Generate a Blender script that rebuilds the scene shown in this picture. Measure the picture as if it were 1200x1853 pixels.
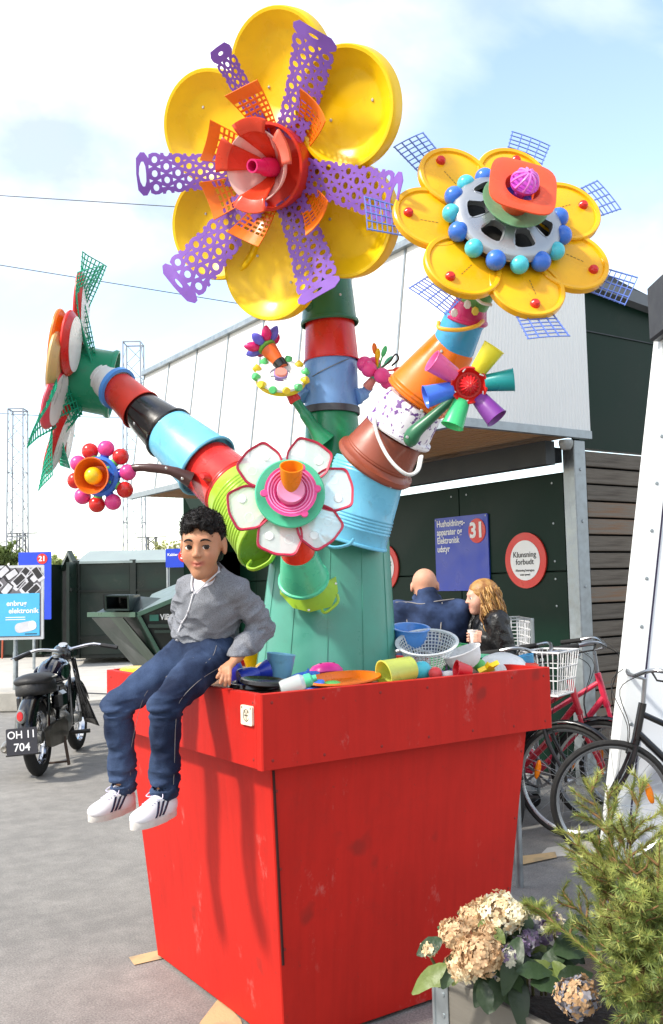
import bpy, bmesh, math, random
import numpy as np
from mathutils import Vector, Matrix, Quaternion, noise as mnoise
random.seed(7)
sc = bpy.context.scene
COL = sc.collection
for o in list(bpy.data.objects): bpy.data.objects.remove(o)
R_ = math.radians

# ------------------------------------------------------------------ camera
FPX, PITCH, ROLL, YAW, CAMH = 1711.5, 0.0776, -0.0223, 0.5981, 1.55
CAM = Vector((0, 0, CAMH))
FW = Vector((math.sin(YAW)*math.cos(PITCH), math.cos(YAW)*math.cos(PITCH), math.sin(PITCH)))
_r = Vector((math.cos(YAW), -math.sin(YAW), 0)); _u = _r.cross(FW)
RT = _r*math.cos(ROLL) + _u*math.sin(ROLL)
UP = -_r*math.sin(ROLL) + _u*math.cos(ROLL)
cd = bpy.data.cameras.new('camera'); cam = bpy.data.objects.new('camera', cd); COL.objects.link(cam)
cd.sensor_fit = 'VERTICAL'; cd.sensor_height = 36; cd.lens = 36*FPX/1853
cd.clip_start = 0.05; cd.clip_end = 3000
m3 = Matrix((RT, UP, -FW)).transposed()
cam.matrix_world = Matrix.Translation(CAM) @ m3.to_4x4()
sc.camera = cam
sc.render.resolution_x, sc.render.resolution_y = 663, 1024

# ------------------------------------------------------------------ light
SUN_EL = R_(46); SUN_H = Vector((-0.99, 0.09, 0)).normalized()
TO_SUN = (SUN_H*math.cos(SUN_EL) + Vector((0, 0, math.sin(SUN_EL)))).normalized()
sl = bpy.data.lights.new('sun', 'SUN'); sl.energy = 3.1; sl.angle = R_(5); sl.color = (1, .95, .86)
so = bpy.data.objects.new('sun', sl); COL.objects.link(so)
so.rotation_euler = TO_SUN.to_track_quat('Z', 'Y').to_euler(); so.location = (0, 0, 20)

wd = bpy.data.worlds.new('World'); sc.world = wd; wd.use_nodes = True
nt = wd.node_tree; nt.nodes.clear()
def WN(t, **k):
    n = nt.nodes.new(t)
    for a, b in k.items(): setattr(n, a, b)
    return n
sky = WN('ShaderNodeTexSky', sky_type='NISHITA', sun_disc=False, sun_elevation=SUN_EL,
         sun_rotation=math.atan2(SUN_H.x, SUN_H.y), air_density=1.0, dust_density=1.0, ozone_density=1.0)
tc = WN('ShaderNodeTexCoord')
mp = WN('ShaderNodeMapping'); mp.inputs['Scale'].default_value = (1, 1, 1.5); mp.inputs['Location'].default_value = (3.25, 2.2, .45)
n1 = WN('ShaderNodeTexNoise'); n1.inputs['Scale'].default_value = 1.9; n1.inputs['Detail'].default_value = 7; n1.inputs['Roughness'].default_value = .48
n1.inputs['Distortion'].default_value = .35
rp = WN('ShaderNodeValToRGB'); rp.color_ramp.elements[0].position = .42; rp.color_ramp.elements[1].position = .60
n2 = WN('ShaderNodeTexNoise'); n2.inputs['Scale'].default_value = 5.5; n2.inputs['Detail'].default_value = 6
rp2 = WN('ShaderNodeValToRGB')
rp2.color_ramp.elements[0].color = (3.5, 3.85, 4.35, 1); rp2.color_ramp.elements[0].position = .36
rp2.color_ramp.elements[1].color = (7.8, 7.75, 7.6, 1); rp2.color_ramp.elements[1].position = .65
gain = WN('ShaderNodeMix', data_type='RGBA', blend_type='MULTIPLY'); gain.inputs[0].default_value = 1
gain.inputs[7].default_value = (2.1, 1.9, 1.7, 1)
mx = WN('ShaderNodeMix', data_type='RGBA')
bg = WN('ShaderNodeBackground'); bg.inputs['Strength'].default_value = .15
ow = WN('ShaderNodeOutputWorld')
L = nt.links.new
L(tc.outputs['Generated'], mp.inputs['Vector']); L(mp.outputs[0], n1.inputs['Vector']); L(mp.outputs[0], n2.inputs['Vector'])
L(n1.outputs['Fac'], rp.inputs['Fac']); L(n2.outputs['Fac'], rp2.inputs['Fac'])
L(sky.outputs[0], gain.inputs[6]); L(rp.outputs['Color'], mx.inputs[0]); L(gain.outputs[2], mx.inputs[6]); L(rp2.outputs['Color'], mx.inputs[7])
L(mx.outputs[2], bg.inputs['Color']); L(bg.outputs[0], ow.inputs['Surface'])
vs = sc.view_settings; vs.view_transform = 'Standard'; vs.look = 'None'; vs.gamma = 1; vs.use_curve_mapping = False
vs.exposure = 0.68

# ------------------------------------------------------------------ pixel helpers (photo pixels, 1200 x 1853)
def ray(x, y): return FW + RT*((x-600)/FPX) - UP*((y-926.5)/FPX)
def at(x, y, d): return CAM + ray(x, y)*d
def on(x, y, P, n):
    k = ray(x, y); n = Vector(n); t = (Vector(P)-CAM).dot(n)/k.dot(n); return CAM + k*t
def onz(x, y, z): return on(x, y, (0, 0, z), (0, 0, 1))
def pw(p, d): return p*d/FPX           # photo pixels -> metres at depth d

# ------------------------------------------------------------------ materials
def lin(h):
    h = h.lstrip('#'); c = [int(h[i:i+2], 16)/255 for i in (0, 2, 4)]
    return tuple((v/12.92 if v <= .04045 else ((v+.055)/1.055)**2.4) for v in c)
MATS = {}
def mat(name, hexc, rough=.4, metal=0., var=.08, vscale=6., bump=0., bscale=40., trl=0., coat=0., spec=.5, dirt=0., alpha=1., c2=None, c2pos=(.45, .6), transm=0., rvar=.12, stretch=None):
    """procedural Principled material: base colour with soft noise variation, rough variation, bump, optional thin translucency."""
    if name in MATS: return MATS[name]
    m = bpy.data.materials.new(name); m.use_nodes = True; t = m.node_tree; nd = t.nodes; lk = t.links.new
    b = nd['Principled BSDF']; out = nd['Material Output']
    c = lin(hexc) if isinstance(hexc, str) else hexc
    tc = nd.new('ShaderNodeTexCoord'); src = tc.outputs['Object']
    if stretch:
        mpp = nd.new('ShaderNodeMapping'); mpp.inputs['Scale'].default_value = stretch; lk(src, mpp.inputs[0]); src = mpp.outputs[0]
    no = nd.new('ShaderNodeTexNoise'); no.inputs['Scale'].default_value = vscale; no.inputs['Detail'].default_value = 6; lk(src, no.inputs['Vector'])
    rr = nd.new('ShaderNodeValToRGB'); e = rr.color_ramp.elements
    if c2:
        e[0].position, e[1].position = c2pos
        e[0].color = (*c, 1); e[1].color = (*lin(c2), 1)
    else:
        e[0].position = .3; e[1].position = .7
        e[0].color = tuple(v*(1-var) for v in c)+(1,); e[1].color = tuple(min(1, v*(1+var)) for v in c)+(1,)
    lk(no.outputs['Fac'], rr.inputs['Fac']); col = rr.outputs['Color']
    if dirt:
        n3 = nd.new('ShaderNodeTexNoise'); n3.inputs['Scale'].default_value = vscale*3.1; n3.inputs['Detail'].default_value = 9; n3.inputs['Roughness'].default_value = .7; lk(src, n3.inputs['Vector'])
        r3 = nd.new('ShaderNodeValToRGB'); r3.color_ramp.elements[0].position = .56; r3.color_ramp.elements[1].position = .74
        r3.color_ramp.elements[1].color = (dirt, dirt, dirt, 1)
        r3.color_ramp.elements[0].color = (0, 0, 0, 1)
        lk(n3.outputs['Fac'], r3.inputs['Fac'])
        mm = nd.new('ShaderNodeMix'); mm.data_type = 'RGBA'; mm.inputs[7].default_value = (.10, .085, .07, 1)
        lk(r3.outputs['Color'], mm.inputs[0]); lk(col, mm.inputs[6]); col = mm.outputs[2]
    lk(col, b.inputs['Base Color'])
    rm = nd.new('ShaderNodeMapRange'); rm.inputs['To Min'].default_value = max(.02, rough-rvar); rm.inputs['To Max'].default_value = min(1, rough+rvar)
    rm.inputs['From Min'].default_value = .3; rm.inputs['From Max'].default_value = .7
    lk(no.outputs['Fac'], rm.inputs['Value']); lk(rm.outputs[0], b.inputs['Roughness'])
    b.inputs['Metallic'].default_value = metal; b.inputs['Specular IOR Level'].default_value = spec
    b.inputs['Coat Weight'].default_value = coat; b.inputs['Coat Roughness'].default_value = .08
    b.inputs['Transmission Weight'].default_value = transm
    b.inputs['Alpha'].default_value = alpha
    if bump:
        nb = nd.new('ShaderNodeTexNoise'); nb.inputs['Scale'].default_value = bscale; nb.inputs['Detail'].default_value = 4; lk(src, nb.inputs['Vector'])
        bm = nd.new('ShaderNodeBump'); bm.inputs['Strength'].default_value = bump; bm.inputs['Distance'].default_value = .01
        lk(nb.outputs['Fac'], bm.inputs['Height']); lk(bm.outputs[0], b.inputs['Normal'])
    if trl:
        tl = nd.new('ShaderNodeBsdfTranslucent'); lk(col, tl.inputs['Color'])
        ms = nd.new('ShaderNodeMixShader'); ms.inputs[0].default_value = trl
        lk(b.outputs[0], ms.inputs[1]); lk(tl.outputs[0], ms.inputs[2]); lk(ms.outputs[0], out.inputs['Surface'])
    MATS[name] = m; return m
def plastic(name, hexc, rough=.32, trl=0., **k):
    k.setdefault('var', .11); k.setdefault('bump', .05); k.setdefault('bscale', 25.); k.setdefault('dirt', .34); k.setdefault('rvar', .18); k.setdefault('vscale', 7.)
    return mat('plastic_'+name, hexc, rough, trl=trl, **k)

# ------------------------------------------------------------------ mesh building
def frame(o, z, x=None):
    """matrix with origin o, local z along z, local x near x"""
    z = Vector(z).normalized()
    x = Vector(x) if x is not None else (Vector((0, 0, 1)) if abs(z.z) < .9 else Vector((1, 0, 0)))
    y = z.cross(x)
    if y.length < 1e-6: y = z.orthogonal()
    y.normalize(); x = y.cross(z)
    m = Matrix((x, y, z)).transposed().to_4x4(); m.translation = Vector(o); return m
T = Matrix.Translation
class G:
    def __init__(s): s.v = []; s.f = []
    def add(s, vs, fs, M=None):
        b = len(s.v)
        s.v.extend([tuple(M @ Vector(p)) for p in vs] if M is not None else [tuple(p) for p in vs])
        s.f.extend([tuple(i+b for i in f) for f in fs]); return s
    def lathe(s, prof, seg=24, M=None, sx=1, sy=1, sq=0):
        """prof: (r, z) pairs; sq>0 makes the section squarish"""
        vs = []; fs = []; idx = []
        for r, z in prof:
            if r < 1e-6: idx.append([len(vs)]); vs.append((0, 0, z))
            else:
                row = []
                for i in range(seg):
                    a = 2*math.pi*i/seg; c, q = math.cos(a), math.sin(a)
                    k = 1 if not sq else 1/((abs(c)**sq+abs(q)**sq)**(1/sq))
                    row.append(len(vs)); vs.append((r*c*k*sx, r*q*k*sy, z))
                idx.append(row)
        for a, b in zip(idx, idx[1:]):
            if len(a) == 1 and len(b) == 1: continue
            for i in range(seg):
                j = (i+1) % seg
                if len(a) == 1: fs.append((a[0], b[j], b[i]))
                elif len(b) == 1: fs.append((a[i], a[j], b[0]))
                else: fs.append((a[i], a[j], b[j], b[i]))
        return s.add(vs, fs, M)
    def tube(s, pts, rad, seg=8, closed=False, caps=True, flat=1.):
        pts = [Vector(p) for p in pts]; n = len(pts)
        rad = [rad]*n if not hasattr(rad, '__len__') else rad
        vs = []; fs = []; prev = None
        for i, p in enumerate(pts):
            a = pts[(i-1) % n] if (closed or i > 0) else p
            b = pts[(i+1) % n] if (closed or i < n-1) else p
            t = (b-a).normalized()
            if prev is None: x = t.orthogonal().normalized()
            else:
                x = prev - t*prev.dot(t)
                x = x.normalized() if x.length > 1e-6 else t.orthogonal().normalized()
            prev = x; y = t.cross(x)
            for k in range(seg):
                q = 2*math.pi*k/seg; vs.append(p + x*(math.cos(q)*rad[i]) + y*(math.sin(q)*rad[i]*flat))
        for i in range(n if closed else n-1):
            j = (i+1) % n
            for k in range(seg):
                l = (k+1) % seg; fs.append((i*seg+k, i*seg+l, j*seg+l, j*seg+k))
        if not closed and caps:
            fs.append(tuple(range(seg))[::-1]); fs.append(tuple((n-1)*seg+k for k in range(seg)))
        return s.add(vs, fs)
    def box(s, sx, sy, sz, M=None, bev=0.):
        """box centred on the origin, chamfered by bev"""
        hx, hy, hz = sx/2, sy/2, sz/2
        if bev <= 0:
            vs = [(x, y, z) for x in (-hx, hx) for y in (-hy, hy) for z in (-hz, hz)]
            fs = [(0, 1, 3, 2), (4, 6, 7, 5), (0, 4, 5, 1), (2, 3, 7, 6), (0, 2, 6, 4), (1, 5, 7, 3)]
            return s.add(vs, fs, M)
        b = min(bev, hx*.9, hy*.9, hz*.9); vs = []; ix = {}
        for i in (-1, 1):
            for j in (-1, 1):
                for k in (-1, 1):
                    for a in range(3):
                        p = [i*(hx-b), j*(hy-b), k*(hz-b)]; p[a] = (i*hx, j*hy, k*hz)[a]
                        ix[i, j, k, a] = len(vs); vs.append(p)
        fs = []
        for a in range(3):
            o1, o2 = [(1, 2), (2, 0), (0, 1)][a]
            for sgn in (-1, 1):
                q = []
                for u, w in ((-1, -1), (1, -1), (1, 1), (-1, 1)):
                    t = [0, 0, 0]; t[a] = sgn; t[o1] = u; t[o2] = w; q.append(ix[t[0], t[1], t[2], a])
                fs.append(tuple(q if sgn > 0 else q[::-1]))
            for u in (-1, 1):
                for w in (-1, 1):
                    t = [0, 0, 0]; t[o1] = u; t[o2] = w; t0 = list(t); t0[a] = -1; t1 = list(t); t1[a] = 1
                    q = (ix[(*t0, o1)], ix[(*t1, o1)], ix[(*t1, o2)], ix[(*t0, o2)])
                    fs.append(q if u*w > 0 else q[::-1])
        for i in (-1, 1):
            for j in (-1, 1):
                for k in (-1, 1):
                    q = tuple(ix[i, j, k, a] for a in range(3)); fs.append(q if i*j*k > 0 else q[::-1])
        return s.add(vs, fs, M)
    def bar(s, a, b, w, h=None, up=None, bev=0.):
        a, b = Vector(a), Vector(b); h = h or w
        return s.box(h, w, (b-a).length, frame((a+b)/2, b-a, up), bev)
    def sphere(s, r, M=None, seg=20, rings=12, sx=1, sy=1, sz=1):
        pr = [(r*math.sin(math.pi*i/rings), -r*math.cos(math.pi*i/rings)) for i in range(rings+1)]
        pr[0] = (0, -r); pr[-1] = (0, r)
        Mm = (M if M is not None else Matrix()) @ Matrix.Diagonal((sx, sy, sz, 1))
        return s.lathe(pr, seg, Mm)
    def prism(s, out, z0, z1, M=None, bev=0.):
        """outline (x, y) ccw extruded z0..z1"""
        n = len(out)
        vs = [(x, y, z0) for x, y in out]+[(x, y, z1) for x, y in out]
        fs = [tuple(range(n))[::-1], tuple(range(n, 2*n))]+[(i, (i+1) % n, n+(i+1) % n, n+i) for i in range(n)]
        return s.add(vs, fs, M)
    def loft(s, rings, cap=True):
        n = len(rings[0]); vs = [p for r in rings for p in r]; fs = []
        for i in range(len(rings)-1):
            for k in range(n):
                l = (k+1) % n; fs.append((i*n+k, i*n+l, (i+1)*n+l, (i+1)*n+k))
        if cap: fs += [tuple(range(n))[::-1], tuple((len(rings)-1)*n+k for k in range(n))]
        return s.add(vs, fs)
    def mesh(s, name='mesh', ang=35):
        me = bpy.data.meshes.new(name); me.from_pydata(s.v, [], s.f); me.update()
        smooth(me, ang); return me
def smooth(me, ang=35):
    if len(me.polygons) == 0: return
    me.polygons.foreach_set('use_smooth', [True]*len(me.polygons))
    if ang < 180: me.set_sharp_from_angle(angle=R_(ang))

WM = {}
def obj(name, g, m, parent=None, M=None, ang=35, local=False):
    """link a G (or mesh) as ONE mesh object; coordinates are world unless M is given"""
    if isinstance(g, G):
        if M is None and not local:       # recentre origin on the piece
            a = np.array(g.v); c = Vector(((a.min(0)+a.max(0))/2).tolist()); M = T(c)
            g.v = [(p[0]-c.x, p[1]-c.y, p[2]-c.z) for p in g.v]
        g = g.mesh(name, ang)
    M = M if M is not None else Matrix()
    if m is not None and len(g.materials) == 0: g.materials.append(m)
    o = bpy.data.objects.new(name, g); COL.objects.link(o)
    if m is not None and g.materials[0] is not m:
        o.material_slots[0].link = 'OBJECT'; o.material_slots[0].material = m
    WM[o] = M.copy()
    if parent is not None:
        o.parent = parent; o.matrix_basis = WM[parent].inverted() @ M
    else: o.matrix_basis = M
    return o
def tag(o, label, cat, group=None):
    o['label'] = label; o['category'] = cat
    if group: o['group'] = group
    return o
def thing(name, label, cat, loc, group=None, M=None):
    o = bpy.data.objects.new(name, None); COL.objects.link(o); o.empty_display_size = .1
    M = M if M is not None else T(Vector(loc)); WM[o] = M; o.matrix_basis = M
    return tag(o, label, cat, group)
def struct(name, g, m, ang=35, M=None):
    o = obj(name, g, m, None, M, ang); o['kind'] = 'structure'; return o
def text(s, size, m, M, parent, name='lettering', bold=0., align='LEFT', sx=1., ext=.001, spacing=1.):
    cu = bpy.data.curves.new('t', 'FONT'); cu.body = s; cu.size = size; cu.offset = bold*size; cu.align_x = align; cu.align_y = 'CENTER'
    cu.resolution_u = 3; cu.extrude = ext; cu.space_character = spacing; cu.space_line = .95
    ob = bpy.data.objects.new('t', cu); COL.objects.link(ob); bpy.context.view_layer.update()
    me = bpy.data.meshes.new_from_object(ob.evaluated_get(bpy.context.evaluated_depsgraph_get()))
    bpy.data.objects.remove(ob); bpy.data.curves.remove(cu); me.name = name
    me.materials.clear()
    if sx != 1: me.transform(Matrix.Diagonal((sx, 1, 1, 1)))
    return obj(name, me, m, parent, M)
def dup(root, M):
    """copy a thing with its parts and sub-parts"""
    def rec(o, par, Mo):
        c = o.copy(); COL.objects.link(c); WM[c] = Mo
        c.parent = par; c.matrix_basis = Mo if par is None else WM[par].inverted() @ Mo
        for ch in [k for k in o.children]: rec(ch, c, Mo @ WM[o].inverted() @ WM[ch])
        return c
    return rec(root, None, M)
def rrect(w, h, r, n=5):
    o = []
    for cx, cy, a0 in ((w/2-r, h/2-r, 0), (-w/2+r, h/2-r, 90), (-w/2+r, -h/2+r, 180), (w/2-r, -h/2+r, 270)):
        for i in range(n+1):
            a = R_(a0+90*i/n); o.append((cx+r*math.cos(a), cy+r*math.sin(a)))
    return o
def spline(pts, n=8):
    """Catmull-Rom through points"""
    P = [Vector(p) for p in pts]; P = [P[0]*2-P[1]]+P+[P[-1]*2-P[-2]]; o = []
    for i in range(1, len(P)-2):
        for k in range(n):
            t = k/n; a, b, c, d = P[i-1], P[i], P[i+1], P[i+2]
            o.append(.5*((2*b)+(c-a)*t+(2*a-5*b+4*c-d)*t*t+(3*b-a-3*c+d)*t**3))
    o.append(P[-2]); return o
def lerp(a, b, t): return a+(b-a)*t
# ================================================================== ground
def ground_mat():
    m = bpy.data.materials.new('asphalt'); m.use_nodes = True; t = m.node_tree; nd = t.nodes; lk = t.links.new; b = nd['Principled BSDF']
    tc = nd.new('ShaderNodeTexCoord')
    def N(s, d=8, ro=.6):
        n = nd.new('ShaderNodeTexNoise'); n.inputs['Scale'].default_value = s; n.inputs['Detail'].default_value = d; n.inputs['Roughness'].default_value = ro
        lk(tc.outputs['Object'], n.inputs['Vector']); return n
    big, mid, fine = N(.6), N(7, 10, .72), N(130, 4, .75)
    r1 = nd.new('ShaderNodeValToRGB'); r1.color_ramp.elements[0].position = .32; r1.color_ramp.elements[1].position = .68
    r1.color_ramp.elements[0].color = (.20, .192, .18, 1); r1.color_ramp.elements[1].color = (.285, .272, .252, 1)
    lk(big.outputs['Fac'], r1.inputs['Fac'])
    r2 = nd.new('ShaderNodeValToRGB'); r2.color_ramp.elements[0].position = .3; r2.color_ramp.elements[1].position = .72
    r2.color_ramp.elements[0].color = (.42, .42, .43, 1); r2.color_ramp.elements[1].color = (1.5, 1.49, 1.45, 1)
    lk(fine.outputs['Fac'], r2.inputs['Fac'])
    mu = nd.new('ShaderNodeMix'); mu.data_type = 'RGBA'; mu.blend_type = 'MULTIPLY'; mu.inputs[0].default_value = .9
    lk(r1.outputs['Color'], mu.inputs[6]); lk(r2.outputs['Color'], mu.inputs[7])
    r3 = nd.new('ShaderNodeValToRGB'); r3.color_ramp.elements[0].position = .42; r3.color_ramp.elements[1].position = .66
    r3.color_ramp.elements[0].color = (.86, .86, .86, 1); r3.color_ramp.elements[1].color = (1.14, 1.14, 1.13, 1)
    lk(mid.outputs['Fac'], r3.inputs['Fac'])
    mu2 = nd.new('ShaderNodeMix'); mu2.data_type = 'RGBA'; mu2.blend_type = 'MULTIPLY'; mu2.inputs[0].default_value = 1
    lk(mu.outputs[2], mu2.inputs[6]); lk(r3.outputs['Color'], mu2.inputs[7]); lk(mu2.outputs[2], b.inputs['Base Color'])
    b.inputs['Roughness'].default_value = .88
    bp = nd.new('ShaderNodeBump'); bp.inputs['Strength'].default_value = .5; bp.inputs['Distance'].default_value = .004
    lk(fine.outputs['Fac'], bp.inputs['Height']); lk(bp.outputs[0], b.inputs['Normal'])
    return m
g = G(); g.add([(-300, -120, 0), (500, -120, 0), (500, 600, 0), (-300, 600, 0)], [(0, 1, 2, 3)])
struct('ground', g, ground_mat())
concrete = mat('concrete', '#b9b5ac', .9, var=.12, vscale=3, bump=.25, bscale=60, dirt=.2)
kerbm = mat('kerb_concrete', '#a9a59c', .9, var=.12, vscale=5, bump=.35, bscale=50, dirt=.3)
yel = mat('road_paint', '#c4a678', .85, var=.2, vscale=9, c2='#9a8a70', c2pos=(.5, .72), bump=.2, bscale=90)
# lighter concrete yard in front of the containers
g = G(); g.add([(.5, 13.1, .004), (60, 13.1, .004), (60, 60, .004), (-25, 60, .004), (-25, 13.1, .004)], [(0, 1, 2, 3, 4)])
struct('concrete_yard', g, concrete)
def patch(name, pix, m, z):
    g = G(); P = [onz(x, y, z) for x, y in pix]; g.add(P, [tuple(range(len(P)))]); return struct(name, g, m)
patch('painted_marking', [(233, 1732), (318, 1712), (330, 1726), (243, 1746)][::-1], yel, .004)
patch('painted_marking', [(362, 1850), (398, 1803), (436, 1845), (446, 1880), (352, 1880)][::-1], yel, .004)
patch('painted_marking', [(935, 1550), (1005, 1541), (1008, 1551), (938, 1566)][::-1], yel, .008)
patch('pavement_slab', [(972, 1552), (990, 1534), (1120, 1513), (1330, 1500), (1330, 1560), (1100, 1545)][::-1], concrete, .004)
patch('road_seam', [(0, 1246), (205, 1255), (205, 1257), (0, 1248)][::-1], mat('tar', '#3a3a3a', .7), .008)

# ================================================================== recycling building (aligned with the planter)
WX = 5.66; WY = 4.94                                   # wall plane x, corner column y
corner = Vector((WX, WY, 0))
ZS = on(1060, 795, (WX, WY, 0), (0, 1, 0)).z           # soffit height at the column
PB = onz(825, 763, ZS)                                 # outer bottom corner of the canopy
PL = onz(219, 899, ZS)                                 # far tip
_tl = on(262, 680, (0, PL.y, 0), (0, 1, 0)); ZT = _tl.z
bld = thing('recycling_building', 'white and dark green recycling building with wedge canopy and timber slats', 'building', corner)
greenm = mat('green_panel', '#06251a', .42, var=.18, vscale=1.2, dirt=.06, spec=.16, rvar=.08)
whitem = mat('polycarbonate', '#e6e5e0', .40, var=.03, vscale=1.5, spec=.5)
steel = mat('galvanised', '#9aa1a4', .42, metal=.75, var=.2, vscale=14)
darksteel = mat('dark_steel', '#3a3e40', .5, metal=.5)
woodsoff = mat('soffit_wood', '#a87b4e', .6, var=.3, vscale=3, stretch=(1, 14, 1), bump=.1)
BX0 = PB.x; BY0 = PB.y
LEAN = _tl.x-PB.x                                             # fascia leans back by this much over its height
YF = PL.y
# white fascia, outer (x) side: panels between joints
joints = [YF]
for (x, y) in ((300, 655), (378, 615), (465, 575), (590, 505), (735, 440)):
    a = 0
ys = np.linspace(YF, BY0, 9)
fh = ZT-ZS
def fasc(y, z): return Vector((BX0+LEAN*(z-ZS)/fh, y+ (.25*(z-ZS)/fh if y == BY0 else 0), z))
for i in range(len(ys)-1):
    a, b = ys[i], ys[i+1]; gap = .012
    g = G(); P = [Vector((BX0+.0, a-gap, ZS+.03)), Vector((BX0, b+gap, ZS+.03)), Vector((BX0+LEAN, b+gap, ZT)), Vector((BX0+LEAN, a-gap, ZT))]
    nrm = (P[1]-P[0]).cross(P[3]-P[0]).normalized()
    if nrm.x > 0: nrm = -nrm
    g.loft([[p for p in P], [p-nrm*.06 for p in P]])
    obj('fascia_panel', g, whitem, bld)
    g = G(); g.bar(P[0]+nrm*.004-Vector((0, -gap, 0)), P[3]+nrm*.004-Vector((0, -gap, 0)), .018, .012); obj('joint_strip', g, steel, bld)
# end fascia (towards -y), runs along x from the outer corner to the column; ribbed polycarbonate
nr = 40
g = G(); rows = []
Pa, Pb_ = Vector((BX0, BY0, ZS+.03)), Vector((WX+.02, BY0, ZS+.03)); Ta, Tb = Vector((BX0+LEAN, BY0, ZT)), Vector((WX+.02, BY0, on(1047, 468, (0, BY0, 0), (0, 1, 0)).z))
for k in range(nr*2+1):
    t = k/(nr*2); dy = -.006 if k % 2 else .0
    rows.append([lerp(Pa, Pb_, t)+Vector((0, dy, 0)), lerp(Ta, Tb, t)+Vector((0, dy, 0)), lerp(Ta, Tb, t)+Vector((0, .07, 0)), lerp(Pa, Pb_, t)+Vector((0, .07, 0))])
g.loft(rows); obj('end_fascia', g, whitem, bld)
g = G(); g.bar((BX0, BY0-.006, ZS), (WX, BY0-.006, ZS), .05, .06); g.bar((BX0-.006, BY0, ZS), (BX0-.006, YF, ZS), .05, .06); obj('canopy_edge', g, steel, bld)
g = G(); g.bar((BX0+LEAN-.01, BY0, ZT+.02), (BX0+LEAN-.01, YF, ZT+.02), .08, .05); g.bar((BX0+LEAN, BY0, ZT+.02), (WX, BY0, Tb.z+.02), .08, .05); obj('roof_trim', g, steel, bld)
# roof deck, falling away from the canopy edge
def roofz(x): return lerp(ZT, Tb.z, (x-BX0-LEAN)/(WX-BX0-LEAN))
XR = WX+3.0
g = G(); g.loft([[(BX0+LEAN+.05, BY0+.08, roofz(BX0+LEAN+.05)-.04), (XR, BY0+.08, roofz(XR)-.04), (XR, YF-.1, roofz(XR)-.04), (BX0+LEAN+.05, YF-.1, roofz(BX0+LEAN+.05)-.04)], [(BX0+LEAN+.05, BY0+.08, roofz(BX0+LEAN+.05)-.14), (XR, BY0+.08, roofz(XR)-.14), (XR, YF-.1, roofz(XR)-.14), (BX0+LEAN+.05, YF-.1, roofz(BX0+LEAN+.05)-.14)]])
obj('roof', g, mat('roof_felt', '#6e7377', .9), bld)
# soffit boards running along y
nb = 16
for i in range(nb):
    w = (WX-BX0-.1)/nb; g = G(); g.box(w-.012, YF-BY0-.16, .02, T((BX0+.06+w*(i+.5), (YF+BY0)/2, ZS+.012+.001*(i % 2)))); obj('soffit_board', g, woodsoff, bld)
g = G(); g.bar((WX-.28, BY0+.14, ZS-.13), (WX-.28, YF-1, ZS-.13), .10, .18); obj('beam', g, darksteel, bld)
for k in range(8):
    y = BY0+.4+k*1.25
    if y > YF-.6: break
    g = G(); g.bar((WX-.3, y, ZS-.1), (WX+.1, y, ZS-.1), .07, .12); obj('bracket', g, darksteel, bld)
# dark green wall with the signs: panels
ZW = ZS-.245
ys = [WY+.13, WY+.13+1.22, WY+.13+2.44, WY+.13+3.66, WY+.13+4.88, WY+.13+6.1, YF-.2]
for a, b in zip(ys, ys[1:]):
    for z0, z1 in ((.04, ZW-.78), (ZW-.78, ZW)):
        g = G(); g.box(.05, b-a-.008, z1-z0-.008, T((WX+.025, (a+b)/2, (z0+z1)/2)), .004); obj('wall_panel', g, greenm, bld)
g = G(); g.box(.03, YF-WY-.3, ZW-.05, T((WX+.075, (YF+WY)/2, ZW/2))); obj('wall_core', g, darksteel, bld)
for y_ in (WY+.25, WY+1.25, WY+1.45, WY+2.45, WY+2.7):
    for z_ in (.4, .9, 1.35, ZW-.84, ZW-.7, ZW-.4, ZW-.08):
        obj('fixing', G().lathe([(0, .004), (.008, .003), (.010, 0)], 8), steel, bld, frame((WX-.001, y_, z_), (-1, 0, 0)))
# column
g = G(); g.box(.13, .06, ZS-.02, T((WX+.02, WY, (ZS-.02)/2)), .006); g.box(.03, .07, ZS-.02, T((WX-.045+.02, WY+.06, (ZS-.02)/2)), .004); g.box(.03, .07, ZS-.02, T((WX+.085, WY+.06, (ZS-.02)/2)), .004); obj('column', g, steel, bld)
for z in (.5, 1.0, 1.5, 2., 2.4):
    g = G(); g.lathe([(0, .008), (.012, .006), (.014, 0)], 8, frame((WX+.02, WY-.03, z), (0, -1, 0))); obj('bolt', g, steel, bld)
# upper dark green wall beyond the corner (faces -y), sloping top
g = G(); XE = WX+4.2
za = Tb.z; zb = on(1190, 574, (0, WY+.1, 0), (0, 1, 0)); 
zs = (za-zb.z)/(zb.x-WX); sl_top = on(1069, 815, (0, WY+.1, 0), (0, 1, 0)).z; XU = min(XE, WX+(za-sl_top)/zs-.05)
ztop = za-zs*(XU-WX)
g.loft([[(WX+.1, WY+.04, sl_top), (XU, WY+.04, sl_top), (XU, WY+.04, ztop), (WX+.1, WY+.04, za-zs*.1)],
        [(WX+.1, WY+.12, sl_top), (XU, WY+.12, sl_top), (XU, WY+.12, ztop), (WX+.1, WY+.12, za-zs*.1)]])
obj('upper_wall', g, greenm, bld)
g = G(); g.bar((WX, WY+.02, za+.02), (XU, WY+.02, ztop+.02), .05, .12); obj('verge_trim', g, darksteel, bld)
g = G(); z_j = on(1120, 610, (0, WY+.03, 0), (0, 1, 0)).z; g.bar((WX+.12, WY+.034, z_j), (WX+.1+max(.2, (za-z_j)/zs-.15), WY+.034, z_j), .012, .008); obj('panel_joint', g, darksteel, bld)
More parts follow.
